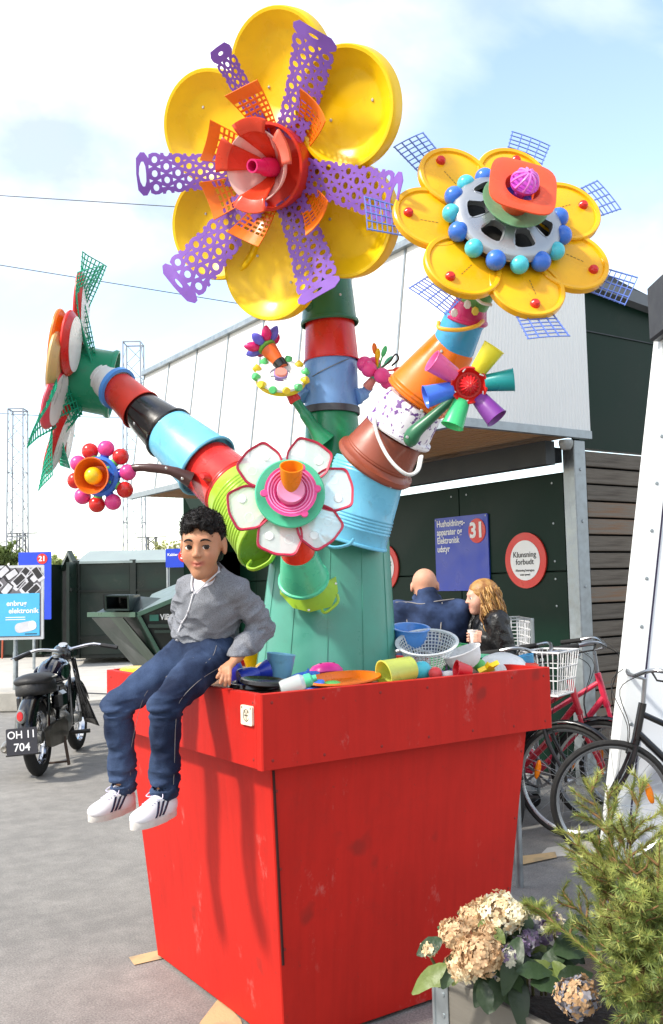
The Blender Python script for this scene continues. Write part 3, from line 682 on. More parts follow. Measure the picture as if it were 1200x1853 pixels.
def holes_strip(L_, W_, nrow, ncol, bend, wid=None, thick=.0025, end=.05, hole=.25, twist=0, grip=.30):
    """perforated plastic strip along x, holes really cut; bend(u, v)->(x, y, z)"""
    g = G(); n = 10; bx = (L_-end)/nrow; by = W_/ncol
    def ring(cx, cy, rx, ry): return [(cx+rx*math.cos(2*math.pi*k/n), cy+ry*math.sin(2*math.pi*k/n)) for k in range(n)]
    def sq(x0, x1, y0, y1):
        cx, cy = (x0+x1)/2, (y0+y1)/2; o = []
        for k in range(n):
            a = 2*math.pi*k/n; c, q = math.cos(a), math.sin(a); m_ = max(abs(c), abs(q)); o.append((cx+c/m_*(x1-x0)/2, cy+q/m_*(y1-y0)/2))
        return o
    V = []; F_ = []; WALL = []
    def emit(p): V.append(p); return len(V)-1
    def cell(x0, x1, y0, y1, hr=hole):
        o = [emit(p) for p in sq(x0, x1, y0, y1)]; i = [emit(p) for p in ring((x0+x1)/2, (y0+y1)/2, (x1-x0)*hr, (y1-y0)*hr)]
        for k in range(n): l = (k+1) % n; F_.append((o[k], o[l], i[l], i[k]))
        WALL.append(i)
    def solid(x0, x1, y0, y1):
        a = [emit(p) for p in ((x0, y0), (x1, y0), (x1, y1), (x0, y1))]; F_.append(tuple(a))
    for r in range(nrow):
        x0_, x1_ = r*bx, (r+1)*bx
        if r % 2 == 0:
            for c in range(ncol): cell(x0_, x1_, -W_/2+c*by, -W_/2+(c+1)*by)
        else:
            for c in range(ncol-1): cell(x0_, x1_, -W_/2+(c+.5)*by, -W_/2+(c+1.5)*by)
            for sgn in (-1, 1):                       # notched edges
                ye = sgn*W_/2; yi = sgn*(W_/2-by/2); m_ = 6
                inner = [(x0_, yi), (x1_, yi)]; a = [emit((x0_, yi)), emit((x0_, ye))]
                arc = [emit(((x0_+x1_)/2-(x1_-x0_)*hole*math.cos(math.pi*k/m_), ye-sgn*(by*hole)*math.sin(math.pi*k/m_))) for k in range(m_+1)]
                b_ = [emit((x1_, ye)), emit((x1_, yi))]; f = a+arc+b_
                F_.append(tuple(f if sgn < 0 else f[::-1]))
    # end piece with a big grip hole
    if end > 0:
        cell(L_-end, L_, -W_/2, W_/2, grip)
    def off(u, v):       # unit normal of the bent sheet
        e = .01; p0 = Vector(bend(u, v)); a_ = Vector(bend(u+e, v))-p0; b_ = Vector(bend(u, v+e))-p0; return a_.cross(b_).normalized()
    top = []; bot = []; nn = []
    for u, v in V:
        uu, vv = u/L_, v/(W_/2); p0 = Vector(bend(uu, vv)); n0 = off(uu, vv); nn.append(n0); top.append(p0+n0*thick/2); bot.append(p0-n0*thick/2)
    nV = len(top); walls = []
    for r_ in WALL:
        for k in range(len(r_)): l = (k+1) % len(r_); walls.append((r_[k], r_[l], nV+r_[l], nV+r_[k]))
    g.add(top+bot, F_+[tuple(nV+i for i in f[::-1]) for f in F_]+walls)
    me = g.mesh('strip', 180)
    # shade by the sheet's own curvature so the cells do not show
    cn = [Vector()]*len(me.loops)
    nf = len(F_)
    for pi_, pol in enumerate(me.polygons):
        for li in pol.loop_indices:
            vi = me.loops[li].vertex_index
            if pi_ < nf: cn[li] = nn[vi]
            elif pi_ < 2*nf: cn[li] = -nn[vi-nV]
            else: cn[li] = pol.normal
    me.normals_split_custom_set([tuple(v) for v in cn])
    return me
def solidify(o, t): md = o.modifiers.new('thickness', 'SOLIDIFY'); md.thickness = t; md.offset = 0; return o

def grid_piece(L_, W0, W1, nx, ny, bend=None, t=.004, bar=.004, over=.0):
    """lattice of slim bars along x (radial) and y, slightly curved"""
    g = G(); bend = bend or (lambda u, v: (u*L_, 0, 0))
    def pt(u, v): w = lerp(W0, W1, u)/2; q = bend(u, v*w); return q
    for j in range(ny+1):
        v = -1+2*j/ny; g.tube([pt(u, v) for u in np.linspace(0, 1, 5)], bar, 4, caps=True)
    for i in range(nx+1):
        u = i/nx; g.tube([pt(u, v*(1+over)) for v in np.linspace(-1, 1, 5)], bar*.8, 4, caps=True)
    return g

# ------------------------------------------------------------------ big yellow flower
BF = Head(517, 305, 3.70, -.53, .04, .85, None, None)
MB0 = BF.M0()
g = G(); g.lathe([(0, -.16), (.10, -.16), (.13, -.06), (.19, -.03), (.20, -.02), (0, -.02)], 32)
bigf = obj('yellow_flower', g, P_('flower_back', '#d89c10', .4), sculp, MB0); bigf['label'] = 'huge yellow flower head with six round dish petals'
# neck linking to the stem
g = G(); e_ = at(590, 480, 4.06); g.tube(spline([BF.C-BF.n*.1, lerp(BF.C-BF.n*.2, e_, .5)+UP*.05, e_-UP*.08], 6), .075, 16); obj('flower_neck', g, DGRN, sculp)
pr = .213
dish = G().lathe([(0, .000), (.62*pr, .000), (.655*pr, .004), (.69*pr, .007), (.90*pr, .042), (.93*pr, .048), (.985*pr, .049), (pr, .044), (1.005*pr, .03), (1.005*pr, -.012), (.96*pr, -.014), (.92*pr, .0), (.68*pr, -.008), (0, -.010)], 56).mesh('dish', 30)
for i, (a, R0) in enumerate(((82, .395), (25, .40), (-43, .385), (-105, .415), (206, .43), (144, .39))):
    M = BF.M(R0*.90, a, .03*(i % 2)+.0, tilt=4)
    pet = obj('petal', dish, YELLOW, bigf, M)
    for rr_, aa in ((.09, 130), (.10, 300)):
        q_ = M @ Vector((rr_*math.cos(R_(aa+40*i)), rr_*math.sin(R_(aa+40*i)), .001)); screw(q_, BF.n, pet, .006)
# purple perforated strips
for a, Ln_, W_, lift, curl, z0 in ((53, .39, .145, .12, .10, .075), (-21, .47, .135, .10, .10, .08), (-71, .41, .15, .10, .08, .075), (219, .50, .155, .13, .10, .085), (173, .46, .12, .13, .11, .09), (106, .35, .07, .10, .12, .07)):
    def bend(u, v, Ln_=Ln_, W_=W_, lift=lift, curl=curl):
        w = W_/2*(.98+.52*u)
        return (u*Ln_, v*w*.93, lift*u*u*.8+-curl*abs(v)**1.3*w*.9*(.4+.6*u)+.0)
    me = holes_strip(Ln_*.96, W_*1.1, 9, 3, bend, end=.045, grip=.30 if a in (-21, 173) else .12)
    o = obj('purple_strip', me, PURP, bigf, BF.M(.12, a, z0, tilt=2))
# orange basket fragments
def slotted(L_, W0, W1, ang, nx=7, ny=4, th=.004):
    """curved basket wall: x outwards, slots really cut"""
    g = G()
    def mid(u, v): w = lerp(W0, W1, u)/2; return Vector((u*L_, v*w, .05*u*u+.28*w*(v*v-1)))
    def pt(u, v, s_):
        e = .01; p0 = mid(u, v); n = (mid(u+e, v)-p0).cross(mid(u, v+e)-p0).normalized(); return p0+n*th*.5*s_
    us = []; vs_ = []
    for i in range(nx): us += [i/(nx+2)+.22/(nx+2), i/(nx+2)+.78/(nx+2)]
    us = [0]+us+[nx/(nx+2), 1]; 
    for j in range(ny): vs_ += [-1+2*(j+.12)/ny, -1+2*(j+.88)/ny]
    vs_ = [-1]+vs_+[1]; nu, nv = len(us), len(vs_)
    solid = lambda i, j: 0 <= i < nu-1 and 0 <= j < nv-1 and not (i % 2 == 1 and j % 2 == 1 and i < 2*nx)
    V = [pt(u, v, s_) for s_ in (1, -1) for u in us for v in vs_]; ix = lambda i, j, b: b*nu*nv+i*nv+j; F_ = []
    for i in range(nu-1):
        for j in range(nv-1):
            if not solid(i, j): continue
            F_.append((ix(i, j, 0), ix(i+1, j, 0), ix(i+1, j+1, 0), ix(i, j+1, 0))); F_.append((ix(i, j, 1), ix(i, j+1, 1), ix(i+1, j+1, 1), ix(i+1, j, 1)))
            for (di, dj), (p_, q_) in (((-1, 0), ((0, 1), (0, 0))), ((1, 0), ((1, 0), (1, 1))), ((0, -1), ((0, 0), (1, 0))), ((0, 1), ((1, 1), (0, 1)))):
                if not solid(i+di, j+dj): F_.append((ix(i+p_[0], j+p_[1], 0), ix(i+p_[0], j+p_[1], 1), ix(i+q_[0], j+q_[1], 1), ix(i+q_[0], j+q_[1], 0)))
    g.add(V, F_); return g.mesh('basket', 30)
bas = slotted(.19, .085, .155, 0, 8, 5)
for a, r0 in ((99, .13), (34, .14), (-47, .14), (-119, .12), (196, .13), (150, .12)):
    o = obj('orange_slotted_piece', bas, ORANGE, bigf, BF.M(r0, a, .055, tilt=20))
# red pot hub and cut funnel
g = G(); r_ = .15; g.lathe([(0, .02), (r_*.93, .02), (r_, .04), (r_*1.04, .125), (r_*1.07, .13), (r_*1.07, .142), (r_*1.0, .142), (r_*.97, .06), (0, .055)], 44)
hub = obj('hub_pot', g, P_('pot_red', '#d0321c', .38), bigf, MB0)
for a in (-12, 14): q_ = BF.p(r_*.975, a, .09); screw(q_, -BF.rad(a), hub, .006)
g = G(); g.lathe([(0, .06), (.055, .065), (.075, .11), (.115, .175), (.112, .178), (.07, .115), (.0, .10)], 40); g.v = [v for v in g.v]
cup_in = G()
def sector(prof, a0, a1, n, g):
    vs = []; fs = []
    for k in range(n+1):
        a = R_(lerp(a0, a1, k/n))
        for r, z in prof: vs.append((r*math.cos(a), r*math.sin(a), z))
    m_ = len(prof)
    for k in range(n):
        for i in range(m_-1): fs.append((k*m_+i, (k+1)*m_+i, (k+1)*m_+i+1, k*m_+i+1))
    g.add(vs, fs)
for a0, a1 in ((20, 62), (112, 150), (168, 232), (262, 300), (302, 372)):
    g = G(); sector([(.03, .085), (.075, .125), (.108, .165), (.128, .215)], a0, a1, 7, g); o = obj('pale_funnel_piece', g, PALEP, bigf, MB0); solidify(o, .004)
for a0, a1 in ((58, 112), (132, 178), (228, 282), (-8, 38)):
    g = G(); sector([(.022, .085), (.06, .115), (.105, .185), (.118, .205), (.122, .22), (.145, .232), (.165, .236), (.168, .228)], a0, a1, 9, g); o = obj('funnel_piece', g, ORED if a0 > 0 else CORAL, bigf, MB0); solidify(o, .004)
g = G(); g.lathe([(0, .08), (.036, .08), (.034, .15), (.026, .17), (.025, .235), (.019, .235), (.018, .18), (0, .18)], 24); obj('centre_tube', g, HOT, bigf, MB0)

# ------------------------------------------------------------------ right yellow flower with hubcap
RF = Head(911, 412, 3.38, .30, .69, .66, None, None)
M0 = RF.M0()
g = G(); g.lathe([(0, -.10), (.06, -.10), (.10, -.03), (.16, -.012), (.17, 0), (0, .004)], 36)
rf = obj('hubcap_flower', g, P_('flower_dark', '#3a3020', .5), sculp, M0); rf['label'] = 'flower head of seven yellow lids round a silver hubcap'
g = G(); g.tube(spline([RF.C-RF.n*.06, lerp(RF.C-RF.n*.12, at(876, 505, 3.44), .6), at(866, 530, 3.47)], 5), .05, 16); obj('flower_neck', g, MATS['plastic_leaf_green'], sculp)
lr = .139
lid = G().lathe([(0, .006), (.80*lr, .006), (.86*lr, .004), (.88*lr, .012), (.97*lr, .014), (lr, .010), (lr, -.012), (.96*lr, -.014), (0, -.002)], 52).mesh('lid', 30)
kn = G().lathe([(0, .018), (.010, .018), (.016, .012), (.018, 0)], 18).mesh('knob', 30)
netr = grid_piece(.17, .13, .15, 9, 4, lambda u, w: (u*.17, w, .03*u-.6*w*w), bar=.0028, over=.06).mesh('net', 60)
ttm = mat('lid_print', '#8a6a20', .6)
for i in range(7):
    a = 329+51.43*i
    M = RF.M(.268, a, .006*(i % 2)-.004, tilt=3)
    pet = obj('petal', lid, YEL2, rf, M)
    obj('red_knob', kn, REDP, pet, M @ T((.085, .0, .006)))
    for k in range(5): g = G(); g.box(.010, .003, .0006, T((-.02+.014*k, .02, .0066))); obj('embossed_mark', g, ttm, pet, M)
    obj('blue_grid', netr, GRIDB, rf, RF.M(.335, a+random.uniform(-6, 6), -.02, tilt=random.uniform(-4, 8)))
for i in range(15):
    a = 360/15*i+8
    g = G(); g.sphere(.0355 if i % 2 == 0 else .0325, seg=22, rings=14); obj('ball', g, BLUE if i % 2 == 0 else TURQ, rf, RF.M(.205, a, .038))
# hubcap with seven holes
def hubcap():
    g = G(); n = 7; prof = [(.02, .075), (.06, .07), (.085, .062), (.165, .040), (.185, .034), (.197, .024), (.200, .012), (.195, .006)]
    per = 12; seg = n*per; ph = []
    for r, z in prof: ph.append([(r*math.cos(2*math.pi*k/seg), r*math.sin(2*math.pi*k/seg), z) for k in range(seg)])
    vs = [p for r in ph for p in r]; fs = []
    for i in range(len(prof)-1):
        for k in range(seg):
            kk = k % per
            if i == 2 and 2 <= kk <= 8: continue
            l = (k+1) % seg; fs.append((i*seg+k, i*seg+l, (i+1)*seg+l, (i+1)*seg+k))
    # hole walls: rounded openings
    for h in range(n):
        ks = list(range(h*per+2, h*per+10)); inn = [ph[2][k % seg] for k in ks]; out_ = [ph[3][k % seg] for k in ks]
        loop = inn+out_[::-1]; c_ = [sum(p[j] for p in loop)/len(loop) for j in range(3)]
        def rnd(k_, f):
            p = loop[k_]; return p
        m_ = 20; hole = []
        a0 = math.atan2(c_[1], c_[0]); er = (math.cos(a0), math.sin(a0)); et = (-er[1], er[0])
        hr_, ht = .034, .040
        rim_ = []
        for k_ in range(m_):
            t_ = 2*math.pi*k_/m_; cr_, ct_ = math.cos(t_), math.sin(t_)
            q_ = 1/((abs(cr_)**3+abs(ct_)**3)**(1/3)); dr, dt = hr_*cr_*q_, ht*ct_*q_*(1+.25*cr_)
            r0 = math.hypot(c_[0], c_[1])+dr; z_ = lerp(.062, .040, (r0-.085)/.08)
            rim_.append((c_[0]+er[0]*dr+et[0]*dt, c_[1]+er[1]*dr+et[1]*dt, z_))
        # bridge loop -> rim by nearest order
        dens = []
        L2 = loop+[loop[0]]
        for k_ in range(len(loop)):
            for s_ in range(3): dens.append(tuple(lerp(L2[k_][j], L2[k_+1][j], s_/3) for j in range(3)))
        def ang(p): return math.atan2((p[0]-c_[0])*et[0]+(p[1]-c_[1])*et[1], (p[0]-c_[0])*er[0]+(p[1]-c_[1])*er[1])
        outer = []
        for p in rim_:
            a_ = ang(p); outer.append(min(dens, key=lambda q: abs((ang(q)-a_+math.pi) % (2*math.pi)-math.pi)))
        deep = [(p[0]*.985, p[1]*.985, p[2]-.028) for p in rim_]
        b0 = len(vs); vs += outer+rim_+deep
        for k_ in range(m_):
            l = (k_+1) % m_; fs.append((b0+k_, b0+l, b0+m_+l, b0+m_+k_)); fs.append((b0+m_+k_, b0+m_+l, b0+2*m_+l, b0+2*m_+k_))
    g.add(vs, fs); return g
hc = obj('hubcap', hubcap(), SILV, rf, RF.M0(.03), 50)
g = G(); g.lathe([(0, .0), (.185, .0), (.192, .02), (.197, .03)], 40); obj('hubcap_shadow_dish', g, P_('wheel_black', '#23211f', .5), rf, RF.M0(.008))
g = G(); g.lathe([(0, .085), (.045, .085), (.115, .11), (.12, .118), (.112, .118), (.045, .095), (0, .095)], 40); obj('green_bowl', g, P_('clear_green', '#8cc79a', .25, .3), rf, RF.M0(.01))
# orange-red square funnel, its inside visible
OF = RF.M0(.10)
g = G(); prof = [(.045, 0), (.058, .05), (.064, .085), (.10, .098), (.118, .094), (.118, .100), (.10, .104), (.062, .094), (.052, .05), (.04, .012), (0, .012)]
vs = []; fs = []; seg = 48
for i, (r, z) in enumerate(prof):
    if r == 0: vs.append((0, 0, z)); continue
    outer_ = .09 < r
    for k in range(seg):
        a = 2*math.pi*k/seg; c_, q_ = math.cos(a+.25), math.sin(a+.25); s_ = 1/((abs(c_)**4+abs(q_)**4)**.25) if outer_ else 1
        vs.append((r*s_*math.cos(a), r*s_*math.sin(a), z))
for i in range(len(prof)-2):
    for k in range(seg): l = (k+1) % seg; fs.append((i*seg+k, i*seg+l, (i+1)*seg+l, (i+1)*seg+k))
b0 = (len(prof)-2)*seg
for k in range(seg): fs.append((b0+k, b0+(k+1) % seg, len(vs)-1))
g.add(vs, fs); obj('orange_cone', g, P_('cone_orange', '#ef5b34', .35, .12), rf, OF)
g = G(); g.lathe([(0, .03), (.05, .03), (.053, .045), (.0, .05)], 28); obj('blue_insert', g, DBLUE, rf, OF)
g = G(); g.lathe([(0, .04), (.02, .05), (.022, .08), (.045, .095), (.05, .11), (.046, .112), (0, .108)], 28); obj('pink_cup', g, P_('orchid', '#c44ac0', .3), rf, OF)
for k in range(10):
    a = 2*math.pi*k/10; g = G(); pts_ = []
    for t_ in np.linspace(0, 1, 6): r_q = .047*math.cos(t_*math.pi/2*.93); aa = a+t_*.5; pts_.append((r_q*math.cos(aa), r_q*math.sin(aa), .11+.045*math.sin(t_*math.pi/2)))
    g.tube(pts_, .0045, 6); obj('whisk_rib', g, P_('orchid_light', '#e07ad6', .3), rf, OF)

# ------------------------------------------------------------------ left flower, seen from behind
LF = Head(133, 682, 4.42, -.965, .19, -.13, None, None)
# put e2 as image-up in-plane, e1 towards camera
u_ = (UP-LF.n*UP.dot(LF.n)).normalized(); LF.e2 = u_; LF.e1 = u_.cross(LF.n).normalized()
M0 = LF.M0()
g = G(); g.lathe([(0, -.19), (.10, -.19), (.13, -.175), (.155, -.17)], 40)
lf = obj('net_flower', G().lathe([(.150, -.19), (.160, -.19), (.162, -.175), (.152, -.16), (.150, .0), (.14, .01), (0, .01), (0, -.0), (.138, -.005), (.146, -.18), (.150, -.19)], 48), TUBG, sculp, M0)
lf['label'] = 'flower head seen from behind with green nets and red rimmed plates'
plr = .15
plate_me = G().lathe([(0, .0), (.82*plr, .0), (.86*plr, .006), (.9*plr, .02), (.97*plr, .022), (plr, .014), (.98*plr, .006), (.88*plr, -.006), (.84*plr, -.012), (0, -.012)], 40, sx=1.18, sy=.88).mesh('plate', 30)
back_me = G().lathe([(0, -.0135), (.84*plr, -.0135), (.83*plr, -.012)], 40, sx=1.18, sy=.88).mesh('plate_back', 30)
pinks = [REDP, REDP, ORANGE, REDP, P_('tan', '#c9a46a', .4), REDP, REDP]
sgn = 1 if LF.e1.dot(CAM-LF.C) > 0 else -1
for i, (a, R0, z, m1, tl) in enumerate(((20, .31, -.01, REDP, 4), (70, .31, .0, REDP, 6), (125, .33, .02, REDP, 4), (180, .3, .02, ORANGE, 0), (235, .3, .0, REDP, 0), (283, .31, .0, REDP, 8), (332, .30, .02, P_('rose', '#e0485a', .35), 4))):
    aa = a if sgn > 0 else 180-a
    M = LF.M(R0, aa, z, tilt=tl); pet = obj('plate_petal', plate_me, m1, lf, M); obj('plate_back', back_me, WHITE, pet, M)
M = LF.M(.27, 20 if sgn > 0 else 160, .045); obj('orange_petal', plate_me, ORANGE, lf, M @ Matrix.Scale(1.12, 4))
M = LF.M(.27, 4 if sgn > 0 else 176, .03); obj('tan_petal', plate_me, pinks[4], lf, M @ Matrix.Scale(1.2, 4))
for a, Ln_, W_, tl, z in ((88, .44, .20, 3, -.05), (62, .40, .18, 0, -.05), (-30, .40, .24, 7, -.03), (-62, .46, .14, 2, -.04), (200, .35, .16, 5, -.02), (140, .36, .16, 5, -.02), (-95, .3, .14, -3, -.04)):
    aa = a if sgn > 0 else 180-a
    me = grid_piece(Ln_, W_, W_*1.15, 20, 7, lambda u, w, Ln_=Ln_: (u*Ln_, w, .05*math.sin(u*3+w*9)+.02*u), bar=.0036, over=.05).mesh('net', 60)
    obj('green_net', me, NETG, lf, LF.M(.12, aa, z, tilt=tl))

# ------------------------------------------------------------------ ball flower on a brown spout
AF = Head(180, 862, 3.86, -.42, .04, .9, None, None); M0 = AF.M0()
pts = [at(345, 868, 3.86), at(310, 852, 3.84), at(262, 846, 3.84), at(234, 849, 3.86), at(205, 858, 3.88)]
g = G(); g.tube(spline(pts, 5), [.034, .03, .027, .024, .022]+[.019]*5+[.016]*5+[.015]*6, 14); sp = obj('spout', g, DBROWN, sculp)
for px_, py_ in ((301, 847), (330, 866)): q_ = at(px_, py_, 3.79); screw(q_, (CAM-q_), sp, .006)
af = obj('ball_flower', G().lathe([(0, -.05), (.05, -.05), (.078, -.03), (.082, 0), (.070, .012), (.06, .0), (0, -.01)], 36), BLUE, sculp, M0); af['label'] = 'small flower of red and pink balls round an orange cup'
for i in range(10):
    a = 36*i+8; M = AF.M(.116, a, -.02)
    g = G(); g.sphere(.034, seg=22, rings=14); obj('ball', g, (REDP if i % 2 else PINK) if i != 3 else REDP, af, M)
    g = G(); g.lathe([(0, -.03), (.018, -.03), (.018, .012), (0, .012)], 14); x = AF.rad(a); obj('cap', g, LGRN if i % 2 else DBLUE, af, frame(AF.p(.078, a, -.018), x))
g = G(); g.lathe([(0, .0), (.042, .0), (.072, .085), (.075, .088), (.070, .088), (.042, .02), (0, .02)], 36, T((0, 0, -.01))); obj('orange_cup', g, P_('cup_orange', '#e2661a', .35), af, M0)
g = G(); g.sphere(.036, seg=24, rings=14); obj('yellow_ball', g, P_('ball_yellow', '#f3bf16', .3), af, AF.M0(.055))

# ------------------------------------------------------------------ lid-petal flower on the trunk
BFl = Head(524, 897, 3.36, .06, .22, .95, None, None); M0 = BFl.M0()
bf = obj('clear_lid_flower', G().lathe([(0, -.015), (.118, -.005), (.124, .004), (.12, .008), (.08, .0), (0, 0)], 44), MINT, sculp, BFl.M0(.03)); bf['label'] = 'flower of six clear lids with crimson rims on the trunk'
def lid_outline(s=1., n=8):
    # rounded fan shape, x outwards 0..1
    raw = [(.02, -.22), (.5, -.47), (.92, -.40), (1.0, 0), (.92, .40), (.5, .47), (.02, .22)]
    P = [Vector((x, y, 0)) for x, y in raw]; c_ = Vector((.52, 0, 0)); o = []
    m_ = len(P)
    for i in range(m_):
        a, b_, d_ = P[i-1], P[i], P[(i+1) % m_]; r0 = .25
        q0, q1 = lerp(b_, a, r0), lerp(b_, d_, r0)
        for k in range(5): t_ = k/4; o.append(((1-t_)**2*q0+2*t_*(1-t_)*b_+t_*t_*q1))
    return [c_+(p-c_)*s for p in o]
SZ = .178
out = [(p.x*SZ, p.y*SZ) for p in lid_outline(1)]; inn = [(p.x*SZ, p.y*SZ) for p in lid_outline(.90)]
g = G(); n_ = len(out)
g.loft([[(x, y, -.004) for x, y in inn], [(x, y, -.006) for x, y in out], [(x, y, .006) for x, y in out], [(x*.99+.0008, y*.98, .009) for x, y in out], [(x, y, .006) for x, y in inn], [(x, y, -.004) for x, y in inn]], False); rimme = g.mesh('rim', 40)
g = G(); g.prism([(x, y) for x, y in inn], -.002, .001); paneme = g.mesh('pane', 40)
markme = G().lathe([(.014, .0015), (.016, .002), (.018, .0015)], 24).mesh('mark', 60)
for i, (a, R0) in enumerate(((133, .045), (62, .045), (8, .055), (-48, .05), (-104, .045), (197, .05))):
    M = BFl.M(R0, a, .004*(i % 2), tilt=2)
    pet = obj('lid_petal', rimme, CRIM, bf, M); obj('clear_pane', paneme, FROST, pet, M)
    obj('moulded_ring', markme, FROST, pet, M @ T((.11, .035, 0)))
    g = G(); g.lathe([(0, .0035), (.014, .003), (.016, .0)], 18); obj('water_drop', g, mat('white_blot', '#eef3f0', .2, alpha=.85), pet, M @ T((.115, -.035, .001)))
g = G(); g.lathe([(0, .02), (.055, .02), (.088, .04), (.092, .048), (.085, .048), (.052, .028), (0, .028)], 36); pk = obj('pink_sieve', g, PINK, bf, BFl.M0(.03))
for k in range(3): g = G(); r0 = .06+.01*k; g.tube([(r0*math.cos(a), r0*math.sin(a), .037+.005*k) for a in np.linspace(0, 2*math.pi, 28)[:-1]], .003, 6, closed=True); obj('sieve_ring', g, P_('pink_pale', '#f58cc0', .35), pk, BFl.M0(.03))
for a in (65, 185, 300, 5): g = G(); g.lathe([(0, .006), (.012, .005), (.014, -.004), (0, -.006)], 12); obj('sieve_lug', g, PINK, pk, BFl.M(.093, a, .075))
g = G(); g.lathe([(0, .03), (.048, .03), (.05, .06), (.046, .07), (0, .06)], 30); obj('pink_cup', g, P_('pink_cup', '#f49ac0', .35, .2), bf, BFl.M0(.03))
g = G(); g.lathe([(0, .02), (.032, .02), (.041, .105), (.037, .105), (.029, .04), (0, .04)], 30); obj('orange_beaker', g, P_('beaker_orange', '#f59a1e', .3, .3), bf, frame(BFl.p(0, 0, .055), BFl.n*.62+UP*.78))
# stem cones
A, B = at(550, 1050, 3.57), at(540, 1000, 3.46)
b = bucket('stem_cup', A, B, pw(43, 3.57), pw(33, 3.46), MINT, rim='A', bead=.010)
A2, B2 = at(541, 1012, 3.48), at(530, 930, 3.40); bucket('stem_cup', A2, B2, pw(32, 3.48), pw(24, 3.4), P_('stem_red', '#ee3a20', .3))
# lime collar wrapping the trunk
nrm = (A-TB); nrm.z = 0
col_pts = [at(506, 1045, 3.70), at(507, 1075, 3.665), at(530, 1100, 3.64), at(560, 1108, 3.635), at(600, 1098, 3.65), at(612, 1070, 3.67), at(608, 1043, 3.69), at(580, 1058, 3.60), at(553, 1066, 3.575), at(525, 1060, 3.60)]
g = G(); ctr_ = sum(col_pts, Vector())/len(col_pts)
vw = (CAM-ctr_).normalized()
n_ = len(col_pts); g.add(col_pts+[p-vw*.02 for p in col_pts]+[ctr_+vw*.025], [(i, (i+1) % n_, 2*n_) for i in range(n_)]+[(i, n_+i, n_+(i+1) % n_, (i+1) % n_) for i in range(n_)])
cl = obj('lime_collar', g, LIME, sculp, None, 70)
g = G(); g.tube(spline([at(582, 1104, 3.61), at(590, 1108, 3.6), at(611, 1090, 3.61), at(610, 1075, 3.62)], 5), .006, 8); obj('collar_handle', g, LIME, cl)
for px_, py_ in ((511, 1071), (559, 1104), (608, 1056)): q_ = at(px_, py_, 3.615); screw(q_, vw, cl, .005)

# ------------------------------------------------------------------ cup flower on the right stem
CF = Head(848, 697, 3.34, .12, -.02, .95, None, None); M0 = CF.M0()
pts = [at(742, 806, 3.50), at(748, 785, 3.47), at(775, 760, 3.45), at(812, 728, 3.42), at(838, 706, 3.39)]
g = G(); g.tube(spline(pts, 4), [.012, .028, .036, .038, .036, .033, .03, .028, .026, .024, .022, .02, .02, .02, .02, .02, .02], 14, flat=.8); sp = obj('spout', g, DGRN, sculp)
for px_, py_ in ((737, 791), (763, 743)): q_ = at(px_, py_, 3.44); screw(q_, (CAM-q_), sp, .006)
cf = obj('cup_flower', G().lathe([(0, -.02), (.045, -.02), (.062, .012), (.066, .02), (.061, .022), (.045, .0), (0, -.004)], 36), REDP, sculp, M0); cf['label'] = 'small flower of six coloured cups round a red juicer'
g = G(); vs = []; fs = []
for i, (r, z) in enumerate(((.036, .0), (.032, .02), (.020, .042), (.006, .052))):
    for k in range(32): rr_ = r*(1+.10*(1 if k % 2 else -1)); a = 2*math.pi*k/32; vs.append((rr_*math.cos(a), rr_*math.sin(a), z))
for i in range(3):
    for k in range(32): l = (k+1) % 32; fs.append((i*32+k, i*32+l, (i+1)*32+l, (i+1)*32+k))
fs.append(tuple(96+k for k in range(32))); g.add(vs, fs); obj('juicer_cone', g, P_('juicer_red', '#dc2c30', .25), cf, M0)
cupme = G().lathe([(0, .004), (.026, .0), (.030, .006), (.040, .098), (.0425, .10), (.0405, .1015), (.037, .098), (.027, .012), (0, .010)], 32).mesh('cup', 40)
for a, m_, tl in ((147, P_('cup_pink', '#ef6fb0', .3, .2), 10), (57, CUPP, 8), (7, TEALC, 6), (-50, VIOL, 22), (-112, P_('cup_mint', '#4fdc8c', .3, .25), 16), (195, P_('cup_blue', '#4a7ff0', .3, .15), 8)):
    x = CF.rad(a)*math.cos(R_(tl))+CF.n*math.sin(R_(tl)); obj('cup_petal', cupme, m_, cf, frame(CF.p(.058, a, -.004), x, CF.n))
for a in (40, 110, 200, 260, 330): g = G(); g.box(.004, .016, .002); obj('clip', g, WHITE, cf, CF.M(.056, a, .02, spin=30))

# ------------------------------------------------------------------ bulb flower and ring flower on the green spout (left of centre stem)
pts = [at(588, 800, 3.87), at(566, 770, 3.86), at(549, 745, 3.86), at(533, 722, 3.86)]
g = G(); g.tube(spline(pts, 5), [.06, .052, .045, .038, .034]+[.03]*5+[.024]*6, 14, flat=.8); sp = obj('spout', g, GRN, sculp)
A, B = at(536, 728, 3.86), at(521, 703, 3.86)
bucket('spout_tip', A, B, .026, .020, REDP)
DF = Head(508, 682, 3.86, .05, .75, .62, None, None); M0 = DF.M0()
df = obj('cap_ring_flower', G().lathe([(.045, 0), (.10, 0), (.104, .006), (.10, .014), (.045, .014), (.042, .007), (.045, 0)], 40), WHITE, sculp, M0); df['label'] = 'white ring set with yellow and green bottle caps'
g = G(); g.lathe([(0, -.04), (.02, -.04), (.026, .0), (.03, .02), (0, .02)], 20); obj('ring_centre', g, LILAC, df, M0)
g = G(); g.lathe([(0, .02), (.026, .02), (.024, .03), (0, .03)], 20); obj('centre_cap', g, SALM, df, M0)
for k in range(3): a = 60+120*k; g = G(); g.bar(DF.p(.02, a, .008), DF.p(.06, a, .008), .014, .008, DF.n); obj('ring_arm', g, WHITE, df)
capme = G().lathe([(.015, -.012), (.0165, 0), (.015, .012), (.013, .014), (0, .014)], 18).mesh('cap', 40)
